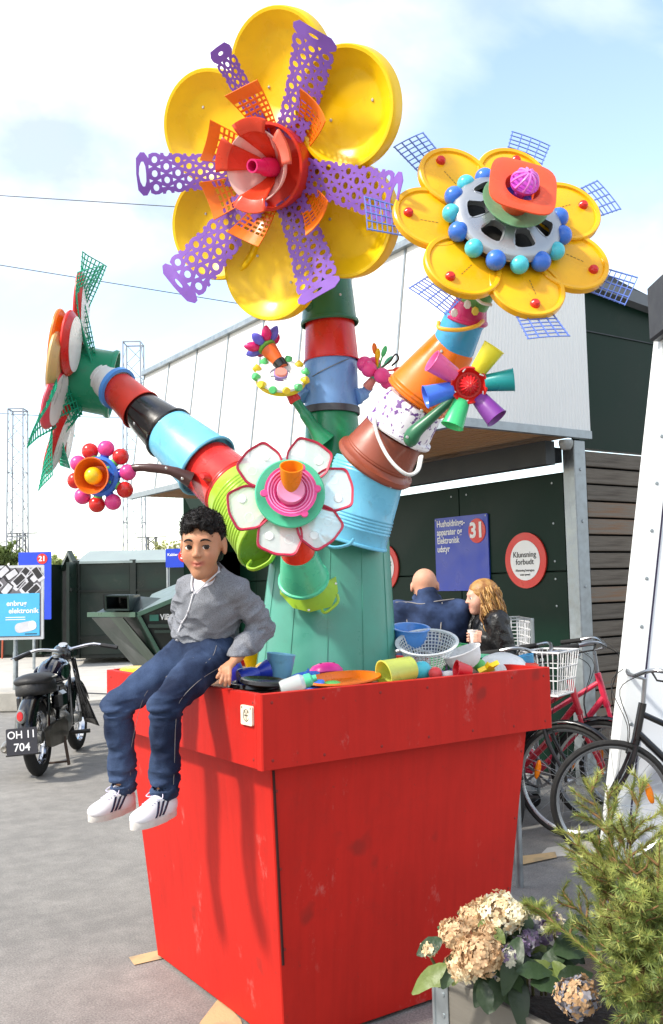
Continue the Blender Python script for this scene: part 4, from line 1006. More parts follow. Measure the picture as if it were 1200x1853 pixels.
CY, CG = P_('cap_yellow', '#ecc92f', .35), P_('cap_green', '#5cc878', .35)
for k in range(12):
    a = 30*k+10; x = (DF.rad(a)*.8+DF.n*.6).normalized(); obj('bottle_cap', capme, CY if k % 2 else CG, df, frame(DF.p(.103, a, .012), x))
g = G(); g.lathe([(.098, -.014), (.106, -.014), (.106, .002), (.098, .002)], 40); obj('yellow_band', g, CY, df, M0)
# bulbs
A, B = at(512, 665, 3.88), at(483, 628, 3.92)
EF_C = B; bx_ = (B-A).normalized()
ef = obj('bulb_flower', G().lathe([(0, 0), (.020, 0), (.024, .03), (.034, .09), (.036, .105), (.030, .105), (0, .09)], 28), P_('cone_orange2', '#e0621e', .4), sculp, frame(A, B-A, UP)); ef['label'] = 'small flower of pink and blue bulbs on an orange cone'
g = G(); g.lathe([(.0215, .0), (.026, .0), (.029, .032), (.025, .034)], 24); obj('black_band', g, BLACK, ef, frame(A, B-A, UP))
fr = frame(B, bx_, UP)
bulb = G().lathe([(0, 0), (.010, .002), (.018, .02), (.0215, .036), (.018, .054), (.010, .068), (.002, .076), (0, .076)], 18).mesh('bulb', 60)
for k in range(8):
    a = 2*math.pi*k/8+.2; x = (fr.to_3x3() @ Vector((math.cos(a), math.sin(a), .45))).normalized()
    obj('bulb', bulb, HOT if k % 2 else P_('periwinkle', '#6a66d8', .35), ef, frame(B+x*.022, x))
g = G(); g.tube([tuple(fr @ Vector((.03*math.cos(a), .03*math.sin(a), .0))) for a in np.linspace(0, 2*math.pi, 18)[:-1]], .010, 8, closed=True); obj('green_ring', g, P_('ring_green', '#6fae3c', .4), ef)

# ------------------------------------------------------------------ spoon and ball flower (right of centre stem)
KC = at(683, 672, 3.95)
g = G(); g.lathe([(0, -.035), (.018, -.035), (.030, -.005), (.03, .012), (0, .016)], 20); ax_ = (at(705, 650, 3.95)-at(665, 702, 3.97)).normalized()
kf = obj('spoon_flower', g, MINT, sculp, frame(KC, ax_)); kf['label'] = 'small flower of pink balls with coloured spoons'
A, B = at(663, 703, 3.98), at(680, 680, 3.96); bucket('spout_tip', A, B, .022, .014, SALM, kf)
for px_, py_, d in ((660, 659, 3.95), (668, 668, 3.92), (691, 680, 3.90), (702, 690, 3.94), (676, 660, 4.0)):
    g = G(); g.sphere(.0335, seg=22, rings=14); obj('ball', g, PINK, kf, T(at(px_, py_, d)))
def spoon(a, b, m):
    A_, B_ = Vector(a), Vector(b); g = G(); g.tube([A_, lerp(A_, B_, .6)], [.004, .004], 6)
    M = frame(lerp(A_, B_, .82), B_-A_, CAM-A_); g.sphere(.02, M, 12, 8, .35, .55, 1.25); obj('spoon', g, m, kf)
spoon(KC, at(677, 622, 3.95), ORANGE); spoon(KC, at(684, 634, 3.93), YELLOW); spoon(KC, at(698, 628, 3.93), P_('spoon_green', '#4cc87a', .35)); spoon(KC, at(708, 648, 3.94), MINT); spoon(KC, at(730, 668, 3.92), ORED); spoon(KC, at(716, 686, 3.9), HOT)
g = G(); g.tube(spline([KC, at(704, 655, 3.93), at(716, 641, 3.92), at(721, 650, 3.92), at(709, 662, 3.93)], 6), .004, 6); obj('black_loop', g, BLACK, kf)
# ================================================================== loose plastic things heaped in the pot
ZH = PZT-.026
def toy(name, g, m, label, cat, M, ang=40):
    o = obj(name, g, m, None, M, ang); tag(o, label, cat, 'plastic things heaped in the red pot'); return o
def cupg(r0, r1, h, w=.003, lip=.002): return G().lathe([(0, 0), (r0-.003, 0), (r0, .004), (r1, h-.004), (r1+lip, h-.002), (r1+lip, h), (r1-w, h), (r0-w, w+.002), (0, w+.002)], 36)
def bowlg(r, h, w=.004, rim=.012):
    pr = [(0, 0), (r*.45, 0), (r*.5, .004)]+[(r*(.5+.5*math.sin(t*math.pi/2)), .004+(h-.004)*(1-math.cos(t*math.pi/2))) for t in np.linspace(.15, 1, 6)]
    return G().lathe(pr+[(r+rim, h), (r+rim, h+.004), (r-w, h+.004), (r*.8, h*.55), (r*.45, w), (0, w)], 44)
def lean(x, y, z, tx=0, ty=0, rz=0): return T(onz(x, y, z)) @ Matrix.Rotation(R_(rz), 4, 'Z') @ Matrix.Rotation(R_(tx), 4, 'X') @ Matrix.Rotation(R_(ty), 4, 'Y')
def lying(x, y, z, d):      # cup lying on its side, axis along d (world)
    return frame(onz(x, y, z), d, (0, 0, 1))
H = Vector
toy('beaker', cupg(.042, .052, .115), P_('pale_cyan', '#8ccbe6', .35, .2), 'pale blue plastic beaker standing beside the black discs', 'cup', lean(503, 1240, ZH+.01, 4, 6))
g = G().lathe([(0, 0), (.03, 0), (.034, .01), (.028, .05), (.018, .075), (.03, .10), (.036, .115), (.03, .118), (0, .09)], 28)
toy('goblet', g, DBLUE, 'dark blue plastic goblet lying behind the boy\'s hand', 'cup', frame(onz(433, 1228, ZH+.045), (1, -.15, .25)))
toy('toy_vase', G().lathe([(0, 0), (.035, 0), (.045, .03), (.035, .07), (.02, .09), (.026, .105), (0, .1)], 28), P_('violet_blue', '#3a36b8', .3), 'violet blue toy vase standing left of the dark blue goblet', 'vase', lean(424, 1232, ZH, -4, -6))
toy('black_disc', G().lathe([(0, .012), (.07, .012), (.085, .02), (.095, .018), (.098, .006), (.09, 0), (0, 0)], 44), BLACK, 'black plastic disc lying lowest beside the rim', 'lid', lean(462, 1245, ZH+.014, 2, 2))
toy('black_disc', G().lathe([(0, .008), (.06, .008), (.072, .016), (.082, .014), (.084, .004), (.078, 0), (0, 0)], 44), P_('charcoal', '#26272a', .3), 'smaller charcoal plastic disc lying on the black disc', 'lid', lean(478, 1237, ZH+.036, 5, 3))
toy('sand_shovel', G().sphere(.04, None, 18, 10, 1.2, .8, .5), P_('ochre', '#c79a3c', .4), 'ochre plastic toy piece behind the pale blue beaker', 'toy', T(onz(483, 1206, ZH+.06)))
bt = thing('sippy_bottle', 'clear toy bottle with green screw cap lying on its side', 'bottle', onz(520, 1246, ZH+.03), 'plastic things heaped in the red pot', lying(508, 1247, ZH+.028, (.7, -.35, .22)))
obj('bottle_body', G().lathe([(0, 0), (.024, 0), (.028, .01), (.03, .07), (.02, .085), (0, .085)], 24), mat('clear_body', '#d5dedb', .15, alpha=.55), bt, WM[bt])
obj('bottle_cap', G().lathe([(.02, .083), (.023, .085), (.022, .105), (.012, .112), (.011, .125), (0, .126)], 20), MINT, bt, WM[bt])
# blue hand-shaped brush
br = thing('scrub_brush', 'blue toy scrubbing brush with finger-like bristles', 'brush', onz(568, 1240, ZH), 'plastic things heaped in the red pot', lean(570, 1242, ZH+.02, 0, -18, 40))
obj('brush_base', G().box(.09, .05, .018, None, .006), BLUE, br, WM[br])
for k in range(6): obj('bristle', G().tube([(-.036+.014*k, .02, .008), (-.04+.015*k, .028, .03), (-.042+.016*k, .03, .05)], [.005, .005, .0035], 8), BLUE, br, WM[br])
sv = thing('toy_dome', 'magenta domed toy lid with slots behind the orange tray', 'lid', onz(590, 1212, ZH), 'plastic things heaped in the red pot', lean(590, 1222, ZH+.03, -14, 4))
obj('dome', G().lathe([(.062, 0), (.068, .004), (.066, .018), (.052, .035), (.03, .044), (0, .046)], 36), P_('magenta_toy', '#dc2f92', .32), sv, WM[sv])
for k in range(5): a = 2*math.pi*k/5; obj('slot', G().box(.022, .007, .003, T((.036*math.cos(a), .036*math.sin(a), .0395)) @ Matrix.Rotation(a, 4, 'Z')), P_('slot_dark', '#8a1a5a', .5), sv, WM[sv])
toy('oval_tray', G().lathe([(0, .004), (.08, .004), (.10, .022), (.112, .024), (.114, .018), (.104, .014), (.085, 0), (0, 0)], 52, None, 1.45, .8), ORANGE, 'orange oval tray lying at the middle of the rim', 'tray', lean(622, 1237, ZH+.02, 7, -2, 8))
toy('small_ball', G().sphere(.024), P_('pale_pink_toy', '#f3b8c4', .4), 'pale pink toy egg behind the orange tray', 'ball', T(onz(629, 1207, ZH+.03)))
toy('toy_piece', G().lathe([(0, 0), (.045, 0), (.05, .02), (.03, .035), (0, .036)], 24, None, 1.5, .8), SALM, 'salmon pink toy piece left of the magenta lid', 'toy', lean(545, 1224, ZH+.01, 8, 10))
toy('toy_piece', G().sphere(.03, None, 16, 10, 1.6, 1, .7), LGRN, 'light green toy piece in front of the blue brush', 'toy', T(onz(600, 1242, ZH+.012)))
toy('yellow_bar', G().box(.16, .04, .03, None, .012), YELLOW, 'yellow toy bar behind the orange tray', 'toy', lean(672, 1226, ZH+.02, 0, -4, 14))
toy('tumbler', cupg(.043, .054, .125), P_('pale_lime', '#dbe36a', .35, .25), 'pale lime tumbler lying on its side', 'cup', lying(746, 1208, ZH+.062, H((-.93, .10, -.16))))
toy('small_ball', G().sphere(.036, None, 28, 18), TURQ, 'turquoise ball right of the lime tumbler', 'ball', T(onz(764, 1213, ZH+.036)))
toy('small_ball', G().sphere(.026, None, 24, 16), P_('coral_red', '#e0484a', .35), 'coral red ball right of the turquoise ball', 'ball', T(onz(788, 1219, ZH+.026)))
toy('pebble_toy', G().sphere(.026, None, 20, 12, 1.3, 1, .6), WHITE, 'small white toy egg in front of the red cup', 'toy', T(onz(812, 1221, ZH+.018)))
# lilac mini basket
lb = thing('mini_basket', 'small lilac and green toy crate in front of the colander', 'basket', onz(802, 1214, ZH), 'plastic things heaped in the red pot', lean(802, 1216, ZH+.005, 0, 0, 20))
obj('crate_base', G().box(.10, .07, .01, T((0, 0, .005)), .003), LILAC, lb, WM[lb])
for k in range(6): obj('crate_post', G().box(.008, .07, .05, T((-.045+.018*k, 0, .035)), .002), LILAC if k % 2 else P_('crate_green', '#4aa86a', .4), lb, WM[lb])
# blue bowl with spout
bb = thing('mixing_bowl', 'blue mixing bowl with pouring lip beside the trunk', 'bowl', onz(745, 1175, ZH), 'plastic things heaped in the red pot', frame(at(742, 1172, 4.0), Vector((0, 0, 1))-FW*.22+RT*.05) )
obj('bowl', bowlg(.075, .085, rim=.008), P_('bowl_blue', '#5b9be6', .32, .15), bb, WM[bb])
# white colander with real openings
def colander():
    g = G(); seg = 44; rows = 9; rings = []
    for i in range(rows+1):
        t_ = i/rows; r = .062+.055*t_**.8; z = .012+.115*t_; rings.append((r, z))
    g.lathe([(0, .004), (.05, .004), (.062, .012), (.062, .016), (.05, .008), (0, .008)], seg)
    for r, z in rings: g.tube([(r*math.cos(2*math.pi*k/seg), r*math.sin(2*math.pi*k/seg), z) for k in range(seg)], .0022, 4, closed=True)
    for k in range(seg): a = 2*math.pi*k/seg; g.tube([(r*math.cos(a), r*math.sin(a), z) for r, z in rings], .0024, 4)
    g.lathe([(.115, .122), (.128, .126), (.13, .131), (.116, .131), (.115, .122)], seg)
    return g
toy('colander', colander(), P_('translucent_white', '#e4e8ea', .35, .3), 'white round colander with square openings tilted towards the viewer', 'colander', frame(at(775, 1206, 3.88), Vector((0, 0, 1))-FW*.38-RT*.06) @ T((0, 0, -.02)))
toy('toy_paddle', G().lathe([(0, 0), (.02, .002), (.028, .03), (.02, .06), (0, .075)], 14, None, 1, .35), LGRN, 'light green toy leaf right of the colander', 'toy', frame(onz(818, 1190, ZH+.06), (.6, -.5, .6)))
toy('frosted_tub', bowlg(.075, .07, rim=.006), P_('frosted_white', '#e9eaec', .4, .35), 'frosted white tub leaning between the colander and white plate', 'bowl', frame(at(846, 1208, 3.8), Vector((0, 0, 1))-FW*.1-RT*.35))
toy('toy_cup', cupg(.024, .036, .06), P_('toy_red', '#d8222e', .3, .1), 'small red toy cup lying in front of the frosted tub', 'cup', lying(852, 1216, ZH+.03, H((-.8, .35, .15))))
toy('white_dish', G().lathe([(0, .05), (.05, .047), (.085, .03), (.105, .004), (.108, 0), (.10, 0), (0, .02)], 48), WHITE, 'upturned white dish near the right corner of the pot', 'dish', frame(onz(910, 1206, ZH+.01), Vector((0, 0, 1))-FW*.25))
ys_ = []
for k in range(10): r = .045 if k % 2 == 0 else .02; a = 2*math.pi*k/10; ys_.append((r*math.cos(a), r*math.sin(a)))
toy('toy_star', G().prism(ys_, 0, .018), P_('star_yellow', '#f4d21e', .35), 'yellow toy star lying on the white dish', 'toy', lean(886, 1212, ZH+.03, -35, 10, 20))
toy('frisbee', G().lathe([(0, .012), (.07, .012), (.08, .006), (.082, 0), (0, 0)], 36), YELLOW, 'yellow frisbee at the left rim behind the boy', 'frisbee', lean(250, 1213, ZH+.016, 3, 0))
toy('blue_scoop', G().lathe([(0, 0), (.03, .004), (.045, .03), (.042, .03), (.02, .008), (0, .006)], 24, None, 1.3, .8), BLUE, 'blue scoop lying left of the orange tray', 'scoop', lean(553, 1236, ZH+.02, 12, -8))
toy('green_cup', cupg(.03, .036, .06), GRN, 'green cup behind the lilac crate', 'cup', lean(835, 1186, ZH, 5, 4))
for i, (x, y, m_, lb_) in enumerate(((350, 1196, PINK, 'pink frisbee behind the boy\'s hips'), (300, 1203, CYAN, 'blue frisbee at the far left rim'), (440, 1194, ORANGE, 'orange frisbee left of the trunk foot'), (885, 1190, MINT, 'mint frisbee at the far right rim'), (940, 1203, ORED, 'orange red frisbee at the right corner'))):
    toy('frisbee', G().lathe([(0, .012), (.07, .012), (.08, .006), (.082, 0), (0, 0)], 32), m_, lb_, 'frisbee', lean(x, y, ZH+.012, 2, 3))
# more small things filling the gaps
for x, y, nm, g, m_, lb_, ct in (
    (560, 1210, 'small_ball', G().sphere(.03, None, 20, 12), HOT, 'hot pink ball left of the magenta dome', 'ball'),
    (655, 1216, 'toy_cup', cupg(.03, .04, .06), MINT, 'mint toy cup behind the orange tray', 'cup'),
    (700, 1206, 'small_ball', G().sphere(.028, None, 20, 12), ORANGE, 'orange ball left of the lime tumbler', 'ball'),
    (460, 1210, 'toy_cup', cupg(.034, .042, .075), YELLOW, 'yellow toy cup behind the dark blue goblet', 'cup'),
    (610, 1208, 'toy_cup', cupg(.028, .036, .06), WHITE, 'white toy cup between the magenta dome and pink egg', 'cup'),
    (868, 1204, 'small_ball', G().sphere(.026, None, 20, 12), LGRN, 'light green ball left of the upturned white dish', 'ball'),
    (815, 1205, 'toy_cup', cupg(.026, .034, .055), P_('toy_pink', '#f27ab0', .35, .1), 'pink toy cup right of the lilac crate', 'cup'),
    (955, 1206, 'toy_cup', cupg(.03, .036, .05), CYAN, 'blue toy cup at the right corner of the pot', 'cup'),
    (548, 1243, 'toy_ring', G().tube([(.03*math.cos(a), .03*math.sin(a), .008) for a in np.linspace(0, 2*math.pi, 25)[:-1]], .008, 8, closed=True), VIOL, 'violet toy ring by the rim', 'ring'),
    (655, 1240, 'toy_ring', G().tube([(.026*math.cos(a), .026*math.sin(a), .008) for a in np.linspace(0, 2*math.pi, 25)[:-1]], .007, 8, closed=True), YELLOW, 'yellow toy ring in front of the orange tray', 'ring')):
    toy(nm, g, m_, lb_, ct, lean(x, y, ZH+(.028 if nm == 'small_ball' else .004), random.uniform(-14, 14), random.uniform(-14, 14)))
# ================================================================== implicit-surface modelling kit (numpy)
from mathutils.bvhtree import BVHTree
_rs = np.random.RandomState(3); _lat = _rs.rand(32, 32, 32).astype(np.float32)
def vnoise(P):
    i = np.floor(P).astype(int); f = (P-i).astype(np.float32); f = f*f*(3-2*f); i &= 31; j = (i+1) & 31
    x0, y0, z0 = i.T; x1, y1, z1 = j.T; fx, fy, fz = f.T
    c = lambda a, b, d: _lat[a, b, d]
    l = lambda a, b, t: a+(b-a)*t
    return l(l(l(c(x0, y0, z0), c(x1, y0, z0), fx), l(c(x0, y1, z0), c(x1, y1, z0), fx), fy), l(l(c(x0, y0, z1), c(x1, y0, z1), fx), l(c(x0, y1, z1), c(x1, y1, z1), fx), fy), fz)*2-1
class SDF:
    def __init__(s, lo, hi, h):
        s.lo = np.array(lo, float); s.h = h; s.n = np.ceil((np.array(hi)-s.lo)/h).astype(int)+1
        s.D = np.full(s.n, .3, np.float32)
    def _sl(s, lo, hi):
        a = np.clip(np.floor((np.array(lo)-s.lo)/s.h).astype(int), 0, s.n-1); b = np.clip(np.ceil((np.array(hi)-s.lo)/s.h).astype(int)+1, 1, s.n)
        ax_ = [(np.arange(a[i], b[i])*s.h+s.lo[i]).astype(np.float32) for i in range(3)]
        return tuple(slice(a[i], b[i]) for i in range(3)), ax_[0][:, None, None], ax_[1][None, :, None], ax_[2][None, None, :]
    def _put(s, sl, d, k, op):
        D = s.D[sl]
        if D.size == 0: return
        if op == 'u':
            if k > 0: hh = np.maximum(k-np.abs(D-d), 0)/k; s.D[sl] = np.minimum(D, d)-hh*hh*k*.25
            else: s.D[sl] = np.minimum(D, d)
        elif op == 's':
            d = -d
            if k > 0: hh = np.maximum(k-np.abs(D-d), 0)/k; s.D[sl] = np.maximum(D, d)+hh*hh*k*.25
            else: s.D[sl] = np.maximum(D, d)
    def cap(s, a, b, ra, rb=None, k=.012, op='u'):
        rb = ra if rb is None else rb; a, b = np.array(a, float), np.array(b, float); m_ = max(ra, rb)+k+4*s.h
        sl, X, Y, Z = s._sl(np.minimum(a, b)-m_, np.maximum(a, b)+m_); ab = b-a; L2 = max(float(ab@ab), 1e-12)
        t_ = np.clip(((X-a[0])*ab[0]+(Y-a[1])*ab[1]+(Z-a[2])*ab[2])/L2, 0, 1)
        d = np.sqrt((X-a[0]-t_*ab[0])**2+(Y-a[1]-t_*ab[1])**2+(Z-a[2]-t_*ab[2])**2)-(ra+(rb-ra)*t_)
        s._put(sl, d, k, op); return s
    def chain(s, pts, k=.012, op='u'):
        for (a, ra), (b, rb) in zip(pts, pts[1:]): s.cap(a, b, ra, rb, k, op)
        return s
    def ell(s, c, r, F=None, k=.012, op='u'):
        """ellipsoid centre c, radii r along the rows of F"""
        c = np.array(c, float); m_ = max(r)+k+4*s.h; sl, X, Y, Z = s._sl(c-m_, c+m_)
        F = np.eye(3) if F is None else np.array(F, float); q = []
        for i in range(3): q.append((X-c[0])*F[i, 0]+(Y-c[1])*F[i, 1]+(Z-c[2])*F[i, 2])
        k0 = np.sqrt(sum((q[i]/r[i])**2 for i in range(3))); k1 = np.sqrt(sum((q[i]/r[i]**2)**2 for i in range(3)))+1e-9
        s._put(sl, k0*(k0-1)/k1, k, op); return s
    def disp(s, fn, band=.03):
        """fn(P Nx3) -> outward displacement in metres"""
        ix = np.nonzero(np.abs(s.D) < band); P = np.stack(ix, 1)*s.h+s.lo
        s.D[ix] -= fn(P).astype(np.float32); return s
    def half(s, p, n, k=.004):
        """cut away the side the normal points to"""
        n = np.array(n, float); n /= np.linalg.norm(n); p = np.array(p, float)
        sl, X, Y, Z = s._sl(s.lo, s.lo+s.n*s.h); d = -((X-p[0])*n[0]+(Y-p[1])*n[1]+(Z-p[2])*n[2]); s._put(sl, d, k, 's'); return s
    def surface(s, relax=1):
        D = s.D; S_ = D < 0; nx, ny, nz = D.shape
        cnt = np.zeros((nx-1, ny-1, nz-1), np.int8)
        offs = [(i, j, k) for i in (0, 1) for j in (0, 1) for k in (0, 1)]
        for i, j, k in offs: cnt += S_[i:nx-1+i, j:ny-1+j, k:nz-1+k]
        cells = np.argwhere((cnt > 0) & (cnt < 8)); N = len(cells)
        idm = np.full(cnt.shape, -1, np.int32); idm[tuple(cells.T)] = np.arange(N)
        acc = np.zeros((N, 3)); num = np.zeros(N)
        val = {o: D[cells[:, 0]+o[0], cells[:, 1]+o[1], cells[:, 2]+o[2]] for o in offs}
        for o in offs:
            for a in range(3):
                if o[a] == 0:
                    q = list(o); q[a] = 1; q = tuple(q); va, vb = val[o], val[q]; m_ = (va < 0) != (vb < 0)
                    t_ = va[m_]/(va[m_]-vb[m_]); p = np.tile(np.array(o, float), (m_.sum(), 1)); p[:, a] = t_; acc[m_] += p; num[m_] += 1
        V = (cells+acc/num[:, None])*s.h+s.lo
        Q = []
        for a in range(3):
            b, c = (a+1) % 3, (a+2) % 3
            sl0 = [slice(1, -1)]*3; sl1 = [slice(1, -1)]*3; sl0[a] = slice(0, -1); sl1[a] = slice(1, None)
            A_, B_ = S_[tuple(sl0)], S_[tuple(sl1)]; e = np.argwhere(A_ != B_)
            if len(e) == 0: continue
            sg = A_[tuple(e.T)]; base = e.copy(); base[:, b] += 1; base[:, c] += 1
            def cid(db, dc): t_ = base.copy(); t_[:, b] -= db; t_[:, c] -= dc; return idm[t_[:, 0], t_[:, 1], t_[:, 2]]
            q = np.stack([cid(1, 1), cid(0, 1), cid(0, 0), cid(1, 0)], 1); q[~sg] = q[~sg][:, ::-1]; Q.append(q)
        Q = np.concatenate(Q); Q = Q[(Q >= 0).all(1)]
        for _ in range(relax):
            A_ = np.zeros_like(V); n_ = np.zeros(len(V))
            for i in range(4):
                j = (i+1) % 4; np.add.at(A_, Q[:, i], V[Q[:, j]]); np.add.at(A_, Q[:, j], V[Q[:, i]]); np.add.at(n_, Q[:, i], 1); np.add.at(n_, Q[:, j], 1)
            V = V*.5+.5*A_/np.maximum(n_, 1)[:, None]
        return V, Q
    def mesh(s, name, relax=1):
        V, Q = s.surface(relax); me = bpy.data.meshes.new(name)
        me.vertices.add(len(V)); me.vertices.foreach_set('co', V.astype(np.float32).ravel())
        me.loops.add(len(Q)*4); me.polygons.add(len(Q)); me.loops.foreach_set('vertex_index', Q.astype(np.int32).ravel())
        me.polygons.foreach_set('loop_start', np.arange(0, len(Q)*4, 4, dtype=np.int32))
        me.update(calc_edges=True); me.validate(); me.polygons.foreach_set('use_smooth', [True]*len(me.polygons)); return me
def bvh(me): return BVHTree.FromPolygons([v.co.copy() for v in me.vertices], [tuple(p.vertices) for p in me.polygons])
def hit(t, x, y, off=0.):
    d = ray(x, y).normalized(); loc, nrm, i, dist = t.ray_cast(CAM, d)
    if loc is None: return None, None
    return loc+nrm*off, nrm
def painted_skin(name, base, lipc, attr=True):
    m = bpy.data.materials.new(name); m.use_nodes = True; t = m.node_tree; nd = t.nodes; lk = t.links.new; b = nd['Principled BSDF']
    at_ = nd.new('ShaderNodeAttribute'); at_.attribute_name = 'tone'
    no = nd.new('ShaderNodeTexNoise'); no.inputs['Scale'].default_value = 60; tc_ = nd.new('ShaderNodeTexCoord'); lk(tc_.outputs['Object'], no.inputs['Vector'])
    c = lin(base); r = nd.new('ShaderNodeValToRGB'); r.color_ramp.elements[0].color = tuple(v*.9 for v in c)+(1,); r.color_ramp.elements[1].color = tuple(min(1, v*1.1) for v in c)+(1,)
    lk(no.outputs['Fac'], r.inputs['Fac'])
    mx_ = nd.new('ShaderNodeMix'); mx_.data_type = 'RGBA'; mx_.inputs[7].default_value = (*lin(lipc), 1); lk(at_.outputs['Fac'], mx_.inputs[0]); lk(r.outputs['Color'], mx_.inputs[6]); lk(mx_.outputs[2], b.inputs['Base Color'])
    b.inputs['Roughness'].default_value = .58; b.inputs['Subsurface Weight'].default_value = .10; b.inputs['Subsurface Radius'].default_value = (.012, .005, .003); b.inputs['Subsurface Scale'].default_value = 1.
    return m
def cloth(name, hexc, rough=.9, weave=900., bump=.4, c2=None, c2pos=(.4, .7), vscale=9, speck=None):
    m = mat(name, hexc, rough, var=.10, vscale=vscale, c2=c2, c2pos=c2pos, spec=.2)
    t = m.node_tree; nd = t.nodes; lk = t.links.new; b = nd['Principled BSDF']; tc_ = nd.new('ShaderNodeTexCoord')
    no = nd.new('ShaderNodeTexNoise'); no.inputs['Scale'].default_value = weave; no.inputs['Detail'].default_value = 2; lk(tc_.outputs['Object'], no.inputs['Vector'])
    bp = nd.new('ShaderNodeBump'); bp.inputs['Strength'].default_value = bump; bp.inputs['Distance'].default_value = .003; lk(no.outputs['Fac'], bp.inputs['Height']); lk(bp.outputs[0], b.inputs['Normal'])
    if speck:
        r = nd.new('ShaderNodeValToRGB'); r.color_ramp.elements[0].position = .45; r.color_ramp.elements[1].position = .62; r.color_ramp.elements[0].color = (1, 1, 1, 1); r.color_ramp.elements[1].color = (speck,)*3+(1,)
        lk(no.outputs['Fac'], r.inputs['Fac']); mm = nd.new('ShaderNodeMix'); mm.data_type = 'RGBA'; mm.blend_type = 'MULTIPLY'; mm.inputs[0].default_value = 1
        src = b.inputs['Base Color'].links[0].from_socket; lk(src, mm.inputs[6]); lk(r.outputs['Color'], mm.inputs[7]); lk(mm.outputs[2], b.inputs['Base Color'])
    return m
N_ = lambda v: np.array(tuple(v), float)
def frame3(f, u):
    """rows: x (viewer's right when the face looks at the viewer), y forward, z up"""
    f = Vector(f).normalized(); u = Vector(u); x = u.cross(f).normalized()*1; z = f.cross(x).normalized()
    return np.array([tuple(x), tuple(f), tuple(z)])
def head_sdf(s, c, F, sc_=1., nose=1., chin=1., ears=(1, 1), k=.012, jaw=1., smile=0., mw=.0225, wf_=1.):
    """head round centre c; F rows x, y(front), z(up)"""
    c = N_(c); q = lambda x, y, z: c+(F[0]*x*wf_+F[1]*y+F[2]*z)*sc_; r = lambda a, b, d: [a*sc_*wf_, b*sc_, d*sc_]
    s.ell(q(0, -.012, .022), r(.073, .091, .081), F, k=.02)
    s.ell(q(0, .020, -.030), r(.057*jaw, .061, .068), F, k=.03)
    s.ell(q(0, .032, -.068), r(.038*jaw, .042, .036), F, k=.03)
    s.ell(q(0, .060, -.090*chin), r(.018, .016, .015), F, k=.025)
    for x in (-1, 1): s.ell(q(x*.036, .047, -.030), r(.025, .026, .028), F, k=.03)
    s.cap(q(-.03, .072, .018), q(.03, .072, .018), .011*sc_, k=.025*sc_)
    for x in (-1, 1): s.ell(q(x*.0305, .092, -.003), r(.0165, .014, .0105), F, k=.014, op='s')
    s.cap(q(0, .078, .008), q(0, .094*nose, -.026), .0065*sc_, .0088*sc_, k=.012)
    for x in (-1, 1): s.ell(q(x*.0095, .088*nose, -.029), r(.0068, .008, .006), F, k=.006)
    for x in (-1, 1): s.ell(q(x*.0305, .0665, -.003), r(.0172, .0165, .0165), F, k=.004)      # lids over the eyeball
    for x in (-1, 1): s.ell(q(x*.0305, .090, -.0040), r(.0156, .02, .0070), F, k=.0, op='s')  # eye opening
    # mouth
    for z0, rr_, yy in ((-.0535, .0042, .0805), (-.0628, .0052, .0795)):
        s.cap(q(-mw, yy-.002-mw*.5, -.0565+smile), q(-.006, yy, z0), .002*sc_, rr_*sc_, k=.006); s.cap(q(-.006, yy, z0), q(.006, yy, z0), rr_*sc_, k=.006); s.cap(q(.006, yy, z0), q(mw, yy-.002-mw*.5, -.0565+smile), rr_*sc_, .002*sc_, k=.006)
    s.cap(q(-mw*.78, .083-mw*.1, -.0582+smile*.5), q(0, .084, -.0585), .0018*sc_, k=.003, op='s'); s.cap(q(mw*.78, .083-mw*.1, -.0582+smile*.5), q(0, .084, -.0585), .0018*sc_, k=.003, op='s')
    for e, x in zip(ears, (-1, 1)):
        if e:
            s.ell(q(x*.077, -.012, -.006), r(.010, .019, .029), F, k=.008); s.ell(q(x*.087, -.008, -.004), r(.006, .010, .017), F, k=.004, op='s')
    return q
def eyes(parent, q, F, sc_, look=None, irisc='#2a1a12'):
    ew = mat('eye_white', '#e8e4df', .2, var=.02, rvar=.02); ir = mat('iris_'+irisc.strip('#'), irisc, .1, var=.1, rvar=.02); pu = mat('pupil', '#050404', .08, var=0, rvar=.01)
    for x in (-1, 1):
        C_ = Vector(q(x*.0305, .0668, -.003)); f = Vector(F[1]); 
        if look is not None: f = (Vector(look)-C_).normalized()
        M = frame(C_, f, F[2])
        e = obj('eyeball', G().sphere(.0152*sc_, None, 20, 14), ew, parent, M)
        obj('iris', G().lathe([(.0092*sc_, .0122*sc_), (.0084*sc_, .0140*sc_), (.004*sc_, .0156*sc_), (0, .0158*sc_)], 20), ir, e, M)
        obj('pupil', G().lathe([(.0040*sc_, .0156*sc_), (.0034*sc_, .0161*sc_), (0, .0162*sc_)], 14), pu, e, M)
def set_tone(me, fn):
    V = np.empty(len(me.vertices)*3, np.float32); me.vertices.foreach_get('co', V); a = me.attributes.new('tone', 'FLOAT', 'POINT'); a.data.foreach_set('value', fn(V.reshape(-1, 3)).astype(np.float32))
def finger(s, pts, r0, r1, k=.004):
    n = len(pts)
    for i in range(n-1): s.cap(pts[i], pts[i+1], lerp(r0, r1, i/(n-1)), lerp(r0, r1, (i+1)/(n-1)), k=k if i == 0 else .003)
